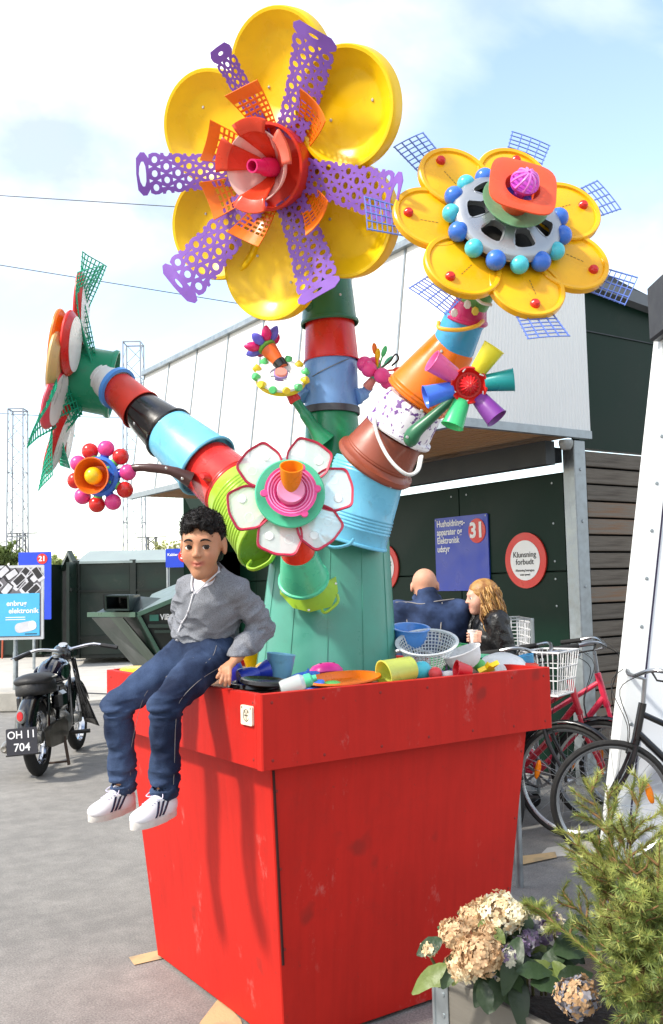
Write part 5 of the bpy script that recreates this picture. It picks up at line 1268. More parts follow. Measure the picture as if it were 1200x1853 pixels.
def hand(s, wrist, knuckle, side, tips, thumb, w=.034, r=.0075, curl=None):
    """palm from wrist to knuckles; side: vector from little finger to index; tips: 4 tip points (index..little); thumb tip"""
    W_, K_ = N_(wrist), N_(knuckle); sd = N_(side)/np.linalg.norm(N_(side))
    for f in (-.75, -.25, .25, .75): s.cap(lerp(W_, K_, .1)+sd*f*w*.28, K_+sd*f*w*.5, r*1.25, r*1.12, k=.008)
    for f, tp in zip((.75, .25, -.25, -.75), tips):
        a = K_+sd*f*w*.5; tp = N_(tp); up_ = N_(curl)*.012 if curl is not None else np.zeros(3)
        m1, m2 = lerp(a, tp, .42)+up_, lerp(a, tp, .75)+up_*.8; finger(s, [a, m1, m2, tp], r*.98, r*.74)
    tb = lerp(W_, K_, .3)+sd*w*.45; tt_ = N_(thumb); finger(s, [tb, lerp(tb, tt_, .5)+sd*.006, tt_], r*1.15, r*.85, k=.008)

# ================================================================== the boy
J = lambda x, y, d: N_(at(x, y, d))
bHipR, bHipL = J(350, 1178, 3.44), J(388, 1182, 3.37)
bKneR, bKneL = J(214, 1276, 3.32), J(299, 1276, 3.12)
bAnkR, bAnkL = J(224, 1420, 3.36), J(298, 1428, 3.14)
bWai = J(368, 1148, 3.42); bChe = J(383, 1092, 3.34); bNek = J(382, 1046, 3.30)
bShR, bShL = J(339, 1067, 3.36), J(430, 1069, 3.28)
bElR, bWrR = J(327, 1128, 3.50), J(352, 1186, 3.60)
bElL, bWrL = J(476, 1134, 3.37), J(428, 1190, 3.27)
hC = at(367, 985, 3.235); hv = (CAM-hC).normalized()
hf = (hv-RT*.22-UP*.07).normalized(); hu = (UP-RT*.02); BF3 = frame3(hf, hu)
if BF3[0] @ N_(RT) < 0: BF3[0] *= -1
HS = 1.07
boy = thing('person', 'boy in grey cardigan and blue jeans sitting on the rim of the red pot', 'person', (bHipR+bHipL)/2-np.array([0, 0, .1]))
allp = np.array([bHipR, bHipL, bKneR, bKneL, bAnkR, bAnkL, bShR, bShL, bElL, bElR, bWrR, N_(hC)])
lo, hi = allp.min(0)-.17, allp.max(0)+.17
s = SDF(lo, hi, .0027)
q = head_sdf(s, hC, BF3, HS, jaw=.87, smile=.007, mw=.028, wf_=.88)
sh_ax = (bShL-bShR)/np.linalg.norm(bShL-bShR)
s.cap(q(0, -.024, -.05), bNek, .033, .036, k=.02)
s.ell(bChe, (.09, .058, .09), frame3(Vector(bChe-bWai).cross(Vector(sh_ax)), Vector(bChe-bWai)), k=.03); s.cap(bNek, bChe, .034, .055, k=.02); s.cap(bChe, bWai, .065, .065, k=.03)
s.cap(bShR, bShL, .036, k=.02); s.cap(bWai, (bHipR+bHipL)/2, .075, .08, k=.02); s.cap(bHipR, bHipL, .06, k=.02)
for a, b, c_ in ((bHipR, bKneR, bAnkR), (bHipL, bKneL, bAnkL)): s.chain([(a, .05), (b, .036), (c_, .026)], k=.01)
for a, b, c_ in ((bShR, bElR, bWrR), (bShL, bElL, bWrL)): s.chain([(a, .032), (b, .026), (c_, .021)], k=.01)
# left hand resting over the rim
kn_ = J(409, 1211, 3.22); sdv = -N_(RT)*.8-N_(UP)*.35
hand(s, J(426, 1193, 3.262), kn_, sdv, [J(393, 1226, 3.185), J(399, 1236, 3.18), J(407, 1240, 3.185), J(415, 1238, 3.19)], J(398, 1212, 3.215), w=.040, r=.0078, curl=(CAM-Vector(kn_)).normalized())
kr = bWrR+np.array([.05, -.01, -.03]); hand(s, bWrR, kr, np.array([0, 1., 0]), [kr+np.array([.05, .025, -.01]), kr+np.array([.055, .01, -.012]), kr+np.array([.05, -.005, -.012]), kr+np.array([.042, -.018, -.01])], kr+np.array([.01, .045, -.005]), w=.04, r=.0075)
for a, b in ((bAnkR, J(178, 1462, 3.31)), (bAnkL, J(254, 1470, 3.06))): s.chain([(a, .022), (lerp(a, b, .35)+np.array([0, 0, -.02]), .018), (b, .012)], k=.006)
me = s.mesh('body', 1)
hCn = N_(hC)
def tone(V):
    L_ = (V-hCn) @ BF3.T/HS; x, y, z = L_.T
    lip = np.exp(-((x/.024)**4+((z+.0575-.006*np.abs(x)/.028)/.0085)**4))*(y > .055)
    ch = .22*np.exp(-(((np.abs(x)-.04)/.016)**2+((z+.032)/.016)**2))*(y > .03)
    brow = np.zeros_like(x)
    return np.clip(lip*.75+ch, 0, 1)
set_tone(me, tone)
skin = painted_skin('boy_skin', '#b98261', '#9c4038')
body = obj('body', me, skin, boy, Matrix())
eyes(boy, q, BF3, HS, look=CAM)
hairm = mat('dark_hair', '#100b09', .5, var=.3, vscale=120, bump=.6, bscale=170, spec=.3)
def strands(g, pts_fn, n): pass
# brows and lashes
for x in (-1, 1):
    def fp(u, v, off): return Vector(q(x*u, off, v))
    tb_ = bvh(me) if x == -1 else tb_
    def on_face(u, v, o_=.001):
        p0 = Vector(q(x*u, .16, v)); loc, nr_, i_, d_ = tb_.ray_cast(p0, -Vector(BF3[1])); return loc+nr_*o_
    g = G(); pts_ = [on_face(u, v) for u, v in ((.014, .0155), (.022, .0195), (.032, .0205), (.042, .0175), (.048, .0135))]
    g.tube(spline(pts_, 3), [.0018, .0028, .0033, .0035, .0036, .0036, .0034, .0032, .0028, .0025, .002, .0017, .0013], 6); obj('eyebrow', g, hairm, boy)
    g = G(); pts_ = [Vector(q(x*u, y_, v)) for u, y_, v in ((.0165, .0755, -.0035), (.022, .0815, .0008), (.0305, .0838, .0022), (.039, .0805, .0008), (.0445, .0755, -.003))]
    g.tube(spline(pts_, 3), .0011, 5); obj('eyelash', g, hairm, boy)
# hair: short, curly on top
s = SDF(N_(hC)-.16, N_(hC)+.17, .0028)
s.ell(q(0, -.014, .030), [v*HS for v in (.0705, .097, .084)], BF3, k=0)
s.ell(q(0, .012, .070), [v*HS for v in (.060, .080, .038)], BF3, k=.02)
s.ell(q(0, -.05, -.01), [v*HS for v in (.062, .058, .075)], BF3, k=.02)
s.ell(q(0, .098, -.028), [v*HS for v in (.085, .068, .082)], BF3, k=.008, op='s')
s.ell(q(-.075, .062, .006), [v*HS for v in (.03, .05, .048)], BF3, k=.008, op='s'); s.ell(q(.075, .062, .006), [v*HS for v in (.03, .05, .048)], BF3, k=.008, op='s')
for x in (-1, 1): s.ell(q(x*.085, -.008, -.020), [v*HS for v in (.03, .028, .036)], BF3, k=.006, op='s')
s.half(q(0, -.03, -.062), -BF3[2]*1.0-BF3[1]*.1, .006)
def hd(P):
    L_ = (P-hCn) @ BF3.T; top = np.clip((L_[:, 2]-.02)/.05, .15, 1)
    return (vnoise(P/.014)*.0062+vnoise(P/.007+7)*.0028)*top-.001+.004*vnoise(P/.009+3)*(L_[:, 1] > .05)
s.disp(hd)
hm = s.mesh('hair', 0); hair = obj('hair', hm, hairm, boy, Matrix())
g = G(); rnd = random.Random(4); tbh = bvh(hm)
for i in range(5200):
    v = hm.vertices[rnd.randrange(len(hm.vertices))]; 
    Lz = float((np.array(v.co)-hCn) @ BF3[2])
    n = v.normal; ln = rnd.uniform(.005, .011)*(1 if Lz > .03 else .45)
    sd_ = n.cross(Vector((rnd.uniform(-1, 1), rnd.uniform(-1, 1), rnd.uniform(-1, 1)))).normalized()
    p0 = v.co-n*.001; g.add([p0-sd_*.0006, p0+sd_*.0006, p0+n*ln*.6+sd_*ln*.5, p0+n*ln*.7+sd_*ln*1.1], [(0, 1, 2), (0, 2, 3)])
st_ = obj('hair_curls', g, hairm, hair, Matrix()); st_['kind'] = 'stuff'

# ---- clothes
knit = cloth('grey_knit', '#868990', .95, weave=330, bump=.9, vscale=14, speck=.66)
fr = frame3(Vector(bChe-bWai).cross(Vector(sh_ax)), Vector(bChe-bWai))
tf = fr[1] if fr[1] @ N_(CAM-Vector(bChe)) > 0 else -fr[1]
def torso(s, e):
    s.ell(bChe+np.array([0, 0, .005]), (.112+e, .078+e, .11+e), fr, k=.02); s.ell(lerp(bChe, bWai, .65), (.108+e, .083+e, .10+e), fr, k=.04)
    s.ell(bWai+np.array([0, 0, -.005]), (.110+e, .088+e, .06+e), fr, k=.03)
    s.cap(bNek+np.array([0, 0, .012]), bChe, .044+e, .07+e, k=.03); s.cap(bShR, bShL, .033+e, k=.03); s.cap(lerp(bNek, bShL, .15)+np.array([0, 0, .012]), bShL, .032+e, .030+e, k=.02); s.cap(lerp(bNek, bShR, .15)+np.array([0, 0, .012]), bShR, .032+e, .030+e, k=.02)
clo, chi = np.array([bHipR, bHipL, bShR, bShL, bElL, bElR, bWrR, bNek]).min(0)-.15, np.array([bHipR, bShR, bShL, bElL, bElR, bWrR, bNek]).max(0)+.15
s = SDF(clo, chi, .0042); torso(s, .006)
s.chain([(bShL, .043), (lerp(bShL, bElL, .5), .044), (bElL, .043), (lerp(bElL, bWrL, .55), .042), (lerp(bElL, bWrL, .86), .036)], k=.014)
s.chain([(bShR, .040), (lerp(bShR, bElR, .5), .042), (bElR, .043), (bWrR, .036)], k=.014)
eDir = (bElL-bShL)/np.linalg.norm(bElL-bShL); fDir = (bWrL-bElL)/np.linalg.norm(bWrL-bElL)
def wrink(r2, ax, per):
    '''ridged noise stretched round the limb: cloth creases'''
    ax = ax/np.linalg.norm(ax); a = np.cross(ax, [.3, .5, .81]); a /= np.linalg.norm(a); b = np.cross(ax, a)
    u, v, w = r2 @ ax, r2 @ a, r2 @ b
    n = vnoise(np.stack([u/per+v*9, v/.07, w/.07], 1)+11.3)
    return .8-2.0*np.abs(n)**.8
def folds(P):
    d = np.zeros(len(P))
    rel = P-bWai; h_ = rel @ fr[2]
    m_ = np.exp(-((h_-.03)/.045)**2)*(np.abs(rel @ fr[0]) < .14)
    w = vnoise(P/.09)*1.6
    d += m_*.0125*wrink(rel, fr[2], .019)+.0062*wrink(P-bChe, fr[2]+fr[0]*.6, .030)
    for a, dr in ((bElL, eDir+fDir), (lerp(bShL, bElL, .8), eDir), (lerp(bElL, bWrL, .7), fDir)):
        r2 = P-a; dist = np.linalg.norm(r2, axis=1); m2 = np.exp(-(dist/.055)**2); dr = dr/np.linalg.norm(dr)
        d += m2*.0105*wrink(r2, dr, .017)
    d += .0036*vnoise(P/.045)+.0016*vnoise(P/.02+2)
    return d
s.disp(folds, .05)
s.chain([(lerp(bElL, bWrL, .84), .0335), (lerp(bElL, bWrL, .97), .0305)], k=.003)
# hem band
for sg_ in (0,): s.ell(bWai+np.array([0, 0, -.04])-tf*.004, (.112, .092, .022), fr, k=.006)
# V neck: find the surface first, then scoop along the V
nk = N_(q(0, -.01, -.10)); Dsave = s.D.copy()
pre = bvh(s.mesh('pre', 0)); vpts = []
for t_ in np.linspace(0, 1, 14):
    lx, ly = lerp(353, 349, t_), lerp(1022, 1073, t_); rx, ry = lerp(408, 350, t_), lerp(1014, 1073, t_); n_ = max(2, int(12*(1-t_))+2)
    for u_ in np.linspace(0, 1, n_):
        p, n__ = hit(pre, lerp(lx, rx, u_), lerp(ly, ry, u_))
        if p is not None and (p-Vector(bNek)).length < .16: s.cap(N_(p), N_(p-n__*.012), .009, .009, k=.002, op='s')
s.cap(nk, nk+np.array([0, 0, .08]), .040, .058, k=.004, op='s'); s.cap(nk+np.array([0, 0, .02]), nk+np.array([0, 0, .02])+tf*.06, .034, .034, k=.004, op='s')
s.half(bWai+np.array([0, 0, -.072]), np.array([0, 0, -1.]), .004)
cm = s.mesh('cardigan', 1); card = obj('cardigan', cm, knit, boy, Matrix()); tcm = bvh(cm)
s = SDF(clo, chi, .005); torso(s, -.004); s.cap(nk+np.array([0, 0, .015]), nk+np.array([0, 0, .08]), .043, .06, k=.004, op='s'); s.cap(nk+tf*.055+np.array([0, 0, .02]), nk+tf*.1+np.array([0, 0, .05]), .045, .05, k=.004, op='s')
obj('tshirt', s.mesh('tshirt'), cloth('white_tshirt', '#d9d9e2', .9), boy, Matrix())
trimw = cloth('white_trim', '#d8d8dc', .9)
for k_, pp in enumerate((((353, 1030), (349, 1042), (347, 1055), (348, 1070)), ((408, 1024), (398, 1033), (382, 1047), (367, 1060), (352, 1073)), ((350, 1074), (345, 1093), (339, 1112), (330, 1127), (324, 1142), (319, 1160)))):
    pts_ = []
    for x, y in pp:
        p, n = hit(pre, x, y, .0005)
        if p is not None and (p-Vector(bChe)).length < .25: pts_.append(p)
    if len(pts_) > 1: obj('trim', G().tube(spline(pts_, 4), .0032, 6), trimw, card)
btm = mat('button', '#9a9aa0', .4)
for x, y in ((348, 1078), (340, 1108), (329, 1126), (325, 1138), (322, 1158)):
    p, n = hit(tcm, x, y, .002)
    if p is not None: obj('button', G().lathe([(0, .001), (.004, .0012), (.005, .003), (.0062, .0025), (.0065, 0)], 14), btm, card, frame(p, n))
denim = cloth('denim', '#17223a', .9, weave=380, bump=.8, vscale=5, c2='#566b90', c2pos=(.40, .80), speck=.78)
ja = np.array([bHipR, bHipL, bKneR, bKneL, bAnkR, bAnkL, bWai])
s = SDF(ja.min(0)-.13, ja.max(0)+.13, .0042)
s.cap(bHipR, bHipL, .082, k=.03); s.ell(bWai+np.array([0, 0, -.045]), (.105, .088, .05), fr, k=.03); s.cap((bHipR+bHipL)/2, bWai+np.array([0, 0, -.03]), .088, .08, k=.03)
for a, b, c_ in ((bHipR, bKneR, bAnkR), (bHipL, bKneL, bAnkL)):
    s.chain([(a, .078), (lerp(a, b, .55), .062), (b, .052)], k=.02); s.chain([(b, .051), (lerp(b, c_, .3), .048), (lerp(b, c_, .72), .046), (c_, .046)], k=.02)
def jf(P):
    d = .0042*vnoise(P/.05)+.0022*vnoise(P/.022+4)
    for k_, c_, a in ((bKneR, bAnkR, bHipR), (bKneL, bAnkL, bHipL)):
        ax1 = (c_-k_)/np.linalg.norm(c_-k_)
        for f, amp, wd, per in ((.02, .0045, .05, .011), (.9, .0052, .05, .012), (.45, .0022, .08, .02)):
            r2 = P-lerp(k_, c_, f); d += amp*2.5*np.exp(-((r2 @ ax1)/wd)**2)*np.exp(-(np.linalg.norm(r2, axis=1)/.1)**2)*wrink(r2, ax1, per*1.4)
        r2 = P-a; ax2 = (k_-a)/np.linalg.norm(k_-a); d += .004*np.exp(-(np.linalg.norm(r2-ax2*.03, axis=1)/.08)**2)*wrink(r2, ax2, .018)*2.6
    return d
s.disp(jf, .05)
for a, b in ((bKneR, bAnkR), (bKneL, bAnkL)):
    n = b-a; n /= np.linalg.norm(n); s.cap(b+n*.10, b+n*.25, .075, .075, k=.003, op='s'); s.cap(b+n*.0, b+n*.06, .040, .040, k=0, op='s')
s.half(np.array([0, 0, PZT+.004]), np.array([0, 0, -1.]), .006) if False else None
jm = s.mesh('jeans', 1); jeans = obj('jeans', jm, denim, boy, Matrix()); tj = bvh(jm)
stm = mat('stitching', '#8d8a86', .9)
for pp in (((350, 1190), (300, 1225), (262, 1258), (243, 1300), (238, 1350), (236, 1400), (232, 1430)), ((402, 1205), (360, 1232), (325, 1270), (318, 1310), (316, 1370), (314, 1420)), ((392, 1168), (386, 1185), (372, 1200))):
    pts_ = [p for p in (hit(tj, x, y, .0004)[0] for x, y in pp) if p is not None]
    if len(pts_) > 2: obj('seam', G().tube(spline(pts_, 5), .0009, 4), stm, jeans)
# ---- shoes
shoew = mat('white_leather', '#d9d6d8', .5, var=.05, vscale=12, dirt=.12); rubber = mat('white_rubber', '#cfc9c2', .6, dirt=.2, vscale=20); navy = mat('navy_leather', '#171c3a', .5); lace = cloth('lace', '#cfcbe0', .9)
def shoe(ank, heel, toe, label):
    A_, H_, T_ = Vector(ank), Vector(heel), Vector(toe); f = (T_-H_); Ln = f.length; f.normalize(); up = (A_-H_); up = (up-f*up.dot(f)).normalized(); sd_ = f.cross(up).normalized()
    F = np.array([tuple(sd_), tuple(f), tuple(up)]); q_ = lambda x, y, z: N_(H_)+F[0]*x+F[1]*y+F[2]*z
    s = SDF(N_((H_+T_)/2)-.17, N_((H_+T_)/2)+.17, .0034)
    s.ell(q_(0, .035, .026), (.031, .042, .036), F, k=.02); s.ell(q_(0, Ln*.45, .020), (.032, .06, .034), F, k=.03); s.ell(q_(0, Ln*.78, .014), (.038, .05, .027), F, k=.03)
    s.cap(q_(0, .035, .04), N_(A_)+F[2]*.0, .030, .030, k=.02); s.cap(q_(0, Ln*.62, .028), q_(0, .045, .072), .016, .022, k=.02)
    s.half(q_(0, 0, .004), -F[2], .002); s.cap(N_(A_)+F[2]*.008, N_(A_)+F[2]*.08, .027, .034, k=.002, op='s')
    me = s.mesh('shoe'); o = obj('shoe', me, shoew, boy, Matrix()); tr = bvh(me)
    outl = []
    for k_ in range(28):
        a = 2*math.pi*k_/28; y_ = math.cos(a); x_ = math.sin(a); hw = .036+.006*(y_ > 0)*math.sin(max(0, y_)*2.2); outl.append((x_*hw*(1-.15*(y_ < -.3)), Ln*.5+y_*(Ln*.5+.012)))
    g = G(); M = Matrix(((sd_.x, f.x, up.x, H_.x), (sd_.y, f.y, up.y, H_.y), (sd_.z, f.z, up.z, H_.z), (0, 0, 0, 1)))
    g.loft([[M @ Vector((x*.96, y, -.016)) for x, y in outl], [M @ Vector((x*1.03, y, -.012)) for x, y in outl], [M @ Vector((x*1.03, y, .008)) for x, y in outl], [M @ Vector((x*.94, y, .010)) for x, y in outl]]); obj('sole', g, rubber, o)
    tov = 1 if sd_.dot(CAM-H_) > 0 else -1
    for k_ in range(3):                                    # three slanted stripes on the visible side and the other side
        for sgn_ in (-1, 1):
            pts_ = []
            for t_ in np.linspace(0, 1, 6):
                y_ = Ln*(.36+.10*k_)+.030*t_*-1+.02; z_ = .012+.042*t_; p0 = Vector(q_(sgn_*.12, y_, z_)); loc, n_, i_, d_ = tr.ray_cast(p0, -sd_*sgn_)
                if loc is not None and d_ < .12: pts_.append((loc+n_*.0008, n_))
            if len(pts_) > 2:
                g = G(); L_, R2 = [], []
                for p, n_ in pts_: w_ = f*.0048; L_.append(p-w_); R2.append(p+w_)
                g.add(L_+R2, [(i, i+1, len(L_)+i+1, len(L_)+i) for i in range(len(L_)-1)]); st = obj('stripe', g, navy, o); solidify(st, .0016)
    for k_ in range(5):
        y_ = Ln*(.44+.06*k_); pts_ = []
        for t_ in np.linspace(-1, 1, 6):
            p0 = Vector(q_(t_*.018, y_+.004*t_, .16)); loc, n_, i_, d_ = tr.ray_cast(p0, -up)
            if loc is not None: pts_.append(loc+up*.002)
        if len(pts_) > 2: obj('lace', G().tube(pts_, .0024, 6), lace, o)
    for dx in (-.022, .022):
        c0 = Vector(q_(0, Ln*.42, .066)); obj('lace_bow', G().tube(spline([c0, c0+sd_*dx+up*.012, c0+sd_*dx*1.6+f*.015, c0+sd_*dx*.8+f*.022, c0], 5), .0018, 5), lace, o)
    return o
shoe(J(224, 1428, 3.36), J(240, 1455, 3.39), J(166, 1478, 3.27), '')
shoe(J(300, 1436, 3.14), J(314, 1466, 3.17), J(243, 1492, 3.02), '')
for a, b in ((bKneR, J(224, 1430, 3.36)), (bKneL, J(300, 1437, 3.14))):
    n = (Vector(b)-Vector(a)).normalized(); obj('sock', G().tube([Vector(b)-n*.03, Vector(b)+n*.012], .024, 14), mat('sock', '#b9d2e0', .9), boy)
# ================================================================== man in denim jacket, seen from behind
def legs(s, hipR, hipL, fR, fL, r=(.085, .06, .045), k=.02):
    for a, f in ((hipR, fR), (hipL, fL)):
        kn__ = lerp(a, f, .5)+np.array([0, 0, .0]); s.chain([(a, r[0]), (kn__, r[1]), (f, r[2])], k=k)
def shoe_simple(name, p, f, m, parent, L_=.27):
    p = Vector(p); f = Vector(f).normalized(); sd_ = f.cross(Vector((0, 0, 1))).normalized()
    rings = []
    for y, w, h in ((-.06, .03, .05), (-.03, .038, .075), (.03, .038, .08), (.09, .042, .055), (.15, .045, .038), (.19, .03, .025)):
        rings.append([p+f*y+sd_*(w*math.cos(a))+Vector((0, 0, max(0.003, .004+h*(.5+.5*math.sin(a))))) for a in np.linspace(0, 2*math.pi, 13)[:-1]])
    return obj(name, G().loft(rings), m, parent)
MD = 6.05
c0 = at(774, 1110, MD); mx_, my_ = c0.x, c0.y
vdir = Vector((FW.x, FW.y, 0)).normalized(); rdir = Vector((RT.x, RT.y, 0)).normalized()
man = thing('person', 'bald man in blue denim jacket standing with his back turned', 'person', (mx_, my_, 0))
def mp_(r, z, f=0): return N_(Vector((mx_, my_, z))+rdir*r+vdir*f)
hz = at(773, 1060, MD-.0).z; shz = at(773, 1103, MD).z
mh = Vector(mp_(-.005, hz-.005, .085)); mf3 = frame3(vdir*.93-Vector((0, 0, .3))+rdir*.1, Vector((0, 0, 1))+vdir*.2)
s = SDF(mp_(0, 0)-np.array([.45, .45, .02]), mp_(0, 1.85)+np.array([.45, .45, .0]), .007)
qm = head_sdf(s, mh, mf3, 1.10)
s.cap(qm(0, -.03, -.05), mp_(0, shz+.0), .052, .056, k=.03); s.cap(mp_(0, shz-.14), mp_(0, .95), .10, .10, k=.03)
shL, shR = mp_(-.19, shz-.02), mp_(.19, shz-.02)
elL, elR = mp_(-.235, 1.15, .06), mp_(.235, 1.15, .06); wrL, wrR = mp_(-.10, 1.10, .28), mp_(.10, 1.10, .28)
for a, b, c_ in ((shL, elL, wrL), (shR, elR, wrR)): s.chain([(a, .055), (b, .045), (c_, .032)], k=.02)
for w_, sg_ in ((wrL, 1), (wrR, -1)):
    w_ = N_(w_); kk_ = w_+N_(rdir)*.04*sg_+N_(vdir)*.05
    hand(s, w_, kk_, N_(vdir)*.4+np.array([0, 0, .9]), [kk_+N_(rdir)*.05*sg_+np.array([0, 0, z_]) for z_ in (.03, .012, -.008, -.026)], kk_+np.array([0, 0, .06]), w=.07, r=.011)
legs(s, mp_(-.1, .92), mp_(.1, .92), mp_(-.11, .08), mp_(.11, .08))
me = s.mesh('body'); set_tone(me, lambda V: np.zeros(len(V)))
obj('body', me, painted_skin('man_skin', '#c69277', '#b5655a'), man, Matrix())
eyes(man, qm, mf3, 1.10)
s = SDF(mp_(0, .85)-np.array([.45, .45, .02]), mp_(0, 1.75)+np.array([.45, .45, .0]), .006)
fm = np.array([tuple(rdir), tuple(vdir), (0, 0, 1)])
s.ell(mp_(0, shz-.14), (.215, .135, .2), fm, k=.04); s.ell(mp_(0, 1.12), (.20, .135, .2), fm, k=.06); s.cap(shL, shR, .075, k=.05)
s.cap(mp_(0, shz+.10, .015), mp_(0, shz-.02), .066, .12, k=.03)
for a, b, c_ in ((shL, elL, wrL), (shR, elR, wrR)): s.chain([(a, .082), (lerp(a, b, .5), .074), (b, .066), (lerp(b, c_, .85), .05)], k=.03)
s.disp(lambda P: .006*vnoise(P/.07)+.004*np.sin(P[:, 2]/.02+vnoise(P/.1)*3)*np.exp(-((P[:, 2]-1.12)/.12)**2))
s.half(mp_(0, .93), np.array([0, 0, -1.]), .01); s.cap(mp_(0, shz+.135, .03), mp_(0, shz+.25, .04), .058, .07, k=.004, op='s')
jk = s.mesh('jacket'); jacket = obj('denim_jacket', jk, cloth('jacket_denim', '#1b2740', .85, weave=400, bump=.4, vscale=9, c2='#42547a', c2pos=(.4, .75)), man, Matrix()); tk = bvh(jk)
for pp in (((716, 1090), (740, 1090), (763, 1093), (790, 1088), (822, 1084)), ((800, 1090), (798, 1130), (796, 1160)), ((735, 1090), (737, 1130), (738, 1160)), ((822, 1070), (826, 1090), (824, 1110)), ((714, 1105), (713, 1085), (722, 1072))):
    pts_ = [p for p in (hit(tk, x, y, .001)[0] for x, y in pp) if p is not None]
    if len(pts_) > 2: obj('seam', G().tube(spline(pts_, 4), .0035, 5), mat('denim_seam', '#8f8a86', .9), jacket)
g = G(); ring_ = [Vector(mp_(.076*math.cos(a), shz+.072+.022*math.sin(a), .03+.072*math.sin(a))) for a in np.linspace(0, 2*math.pi, 20)[:-1]]; g.tube(ring_, .02, 8, closed=True); obj('collar', g, MATS['jacket_denim'], jacket)
s = SDF(mp_(0, 0)-np.array([.3, .3, 0]), mp_(0, 1.0)+np.array([.3, .3, .0]), .008); s.cap(mp_(-.08, .93), mp_(.08, .93), .11, k=.03); legs(s, mp_(-.1, .92), mp_(.1, .92), mp_(-.11, .10), mp_(.11, .10), (.10, .078, .066))
obj('trousers', s.mesh('trousers'), cloth('dark_trousers', '#23262c', .9), man, Matrix())
for x_ in (-.11, .11): shoe_simple('shoe', mp_(x_, 0), vdir, mat('black_shoe', '#141414', .4), man)

# ================================================================== woman with long blonde hair holding a cup, in profile
WD = 5.95
c0 = at(888, 1120, WD); wx_, wy_ = c0.x, c0.y
woman = thing('person', 'woman with long wavy blonde hair in black leather jacket holding a cup', 'person', (wx_, wy_, 0))
wf = (-rdir*.95-vdir*.10).normalized(); wr = Vector((0, 0, 1)).cross(wf)*-1     # facing left in the photo
wr = wf.cross(Vector((0, 0, 1)))                                               # her right side
if wr.dot(vdir) < 0: wr2 = wr
def wp_(f, z, r=0): return N_(Vector((wx_, wy_, z))+wf*f+wr*r)
wz = at(875, 1080, WD).z; wsz = at(885, 1113, WD).z
wh = Vector(wp_(.055, wz+.0, 0)); wf3 = frame3(wf+Vector((0, 0, -.05)), Vector((0, 0, 1)))
s = SDF(wp_(0, 0)-np.array([.45, .45, .02]), wp_(0, 1.78)+np.array([.45, .45, .0]), .006)
qw = head_sdf(s, wh, wf3, 1.0, nose=1.04)
s.cap(qw(0, -.02, -.05), wp_(0, wsz+.03), .045, .052, k=.03); s.cap(wp_(0, wsz-.10), wp_(-.01, .92), .08, .09, k=.03)
ws1, ws2 = wp_(0, wsz-.03, .16), wp_(0, wsz-.03, -.16)
we1, we2 = wp_(-.03, 1.08, .20), wp_(-.05, 1.09, -.20)
cupP = at(857, 1153, WD-.09); cw = N_(cupP)
ww1, ww2 = cw+N_(wf)*-.07+N_(wr)*.07, cw+N_(wf)*-.10-N_(wr)*.06+np.array([0, 0, -.01])
for a, b, c_ in ((ws1, we1, ww1), (ws2, we2, ww2)): s.chain([(a, .045), (b, .038), (c_, .026)], k=.02)
for w_, sg_ in ((ww1, -1), (ww2, 1)):
    kk_ = lerp(w_, cw, .55)+N_(wr)*(-sg_)*.018
    tips_ = [cw+N_(wf)*.036+N_(wr)*sg_*.018+np.array([0, 0, z_]) for z_ in (.024, .008, -.008, -.024)]
    hand(s, w_, kk_, np.array([0, 0, 1.]), tips_, cw+N_(wf)*-.012+N_(wr)*(-sg_)*.035+np.array([0, 0, .035]), w=.06, r=.0088, curl=N_(wr)*(-sg_)*1.6)
legs(s, wp_(0, .88, .09), wp_(0, .88, -.09), wp_(0, .08, .09), wp_(0, .08, -.09), (.085, .055, .038))
me = s.mesh('body'); whn = N_(wh)
def wt(V): L_ = (V-whn) @ wf3.T; return np.exp(-((L_[:, 0]/.02)**4+((L_[:, 2]+.058)/.009)**4))*(L_[:, 1] > .055)*.8
set_tone(me, wt); obj('body', me, painted_skin('woman_skin', '#d2a08a', '#b0564e'), woman, Matrix()); eyes(woman, qw, wf3, 1.0, irisc='#3c4a52')
fw3 = np.array([tuple(wr), tuple(wf), (0, 0, 1)])
s = SDF(wp_(0, .8)-np.array([.45, .45, .02]), wp_(0, 1.6)+np.array([.45, .45, .0]), .006)
s.ell(wp_(.01, wsz-.13), (.175, .125, .18), fw3, k=.04); s.ell(wp_(-.01, 1.06), (.155, .115, .16), fw3, k=.06); s.cap(ws1, ws2, .058, k=.05)
for a, b, c_ in ((ws1, we1, ww1), (ws2, we2, ww2)): s.chain([(a, .068), (b, .058), (lerp(a*0+b, c_, .85), .044)], k=.03)
s.disp(lambda P: .007*vnoise(P/.06)+.005*vnoise(P/.03+5)); s.half(wp_(0, .9), np.array([0, 0, -1.]), .01)
s.cap(wp_(.02, wsz+.06), wp_(.13, wsz-.10), .06, .03, k=.005, op='s')
leather = mat('black_leather', '#0e0e10', .32, var=.2, bump=.5, bscale=60, spec=.5)
jm2 = s.mesh('leather_jacket'); lj = obj('leather_jacket', jm2, leather, woman, Matrix()); tl_ = bvh(jm2)
g = G(); g.tube(spline([Vector(wp_(.02, wsz+.045, .06)), Vector(wp_(.09, wsz, .055)), Vector(wp_(.13, wsz-.08, .03)), Vector(wp_(.13, wsz-.2, .02))], 5), .012, 6, flat=.5); obj('lapel', g, leather, lj)
s = SDF(wp_(0, .8)-np.array([.3, .3, .02]), wp_(0, 1.6)+np.array([.3, .3, .0]), .007); s.ell(wp_(.005, wsz-.13), (.15, .112, .17), fw3, k=.04); s.cap(wp_(0, wsz-.05), wp_(0, .95), .10, .11, k=.04); s.cap(wp_(.03, wsz+.0), wp_(.06, wsz+.1), .05, .08, k=.004, op='s')
obj('black_top', s.mesh('top'), cloth('black_top', '#17171a', .9), woman, Matrix())
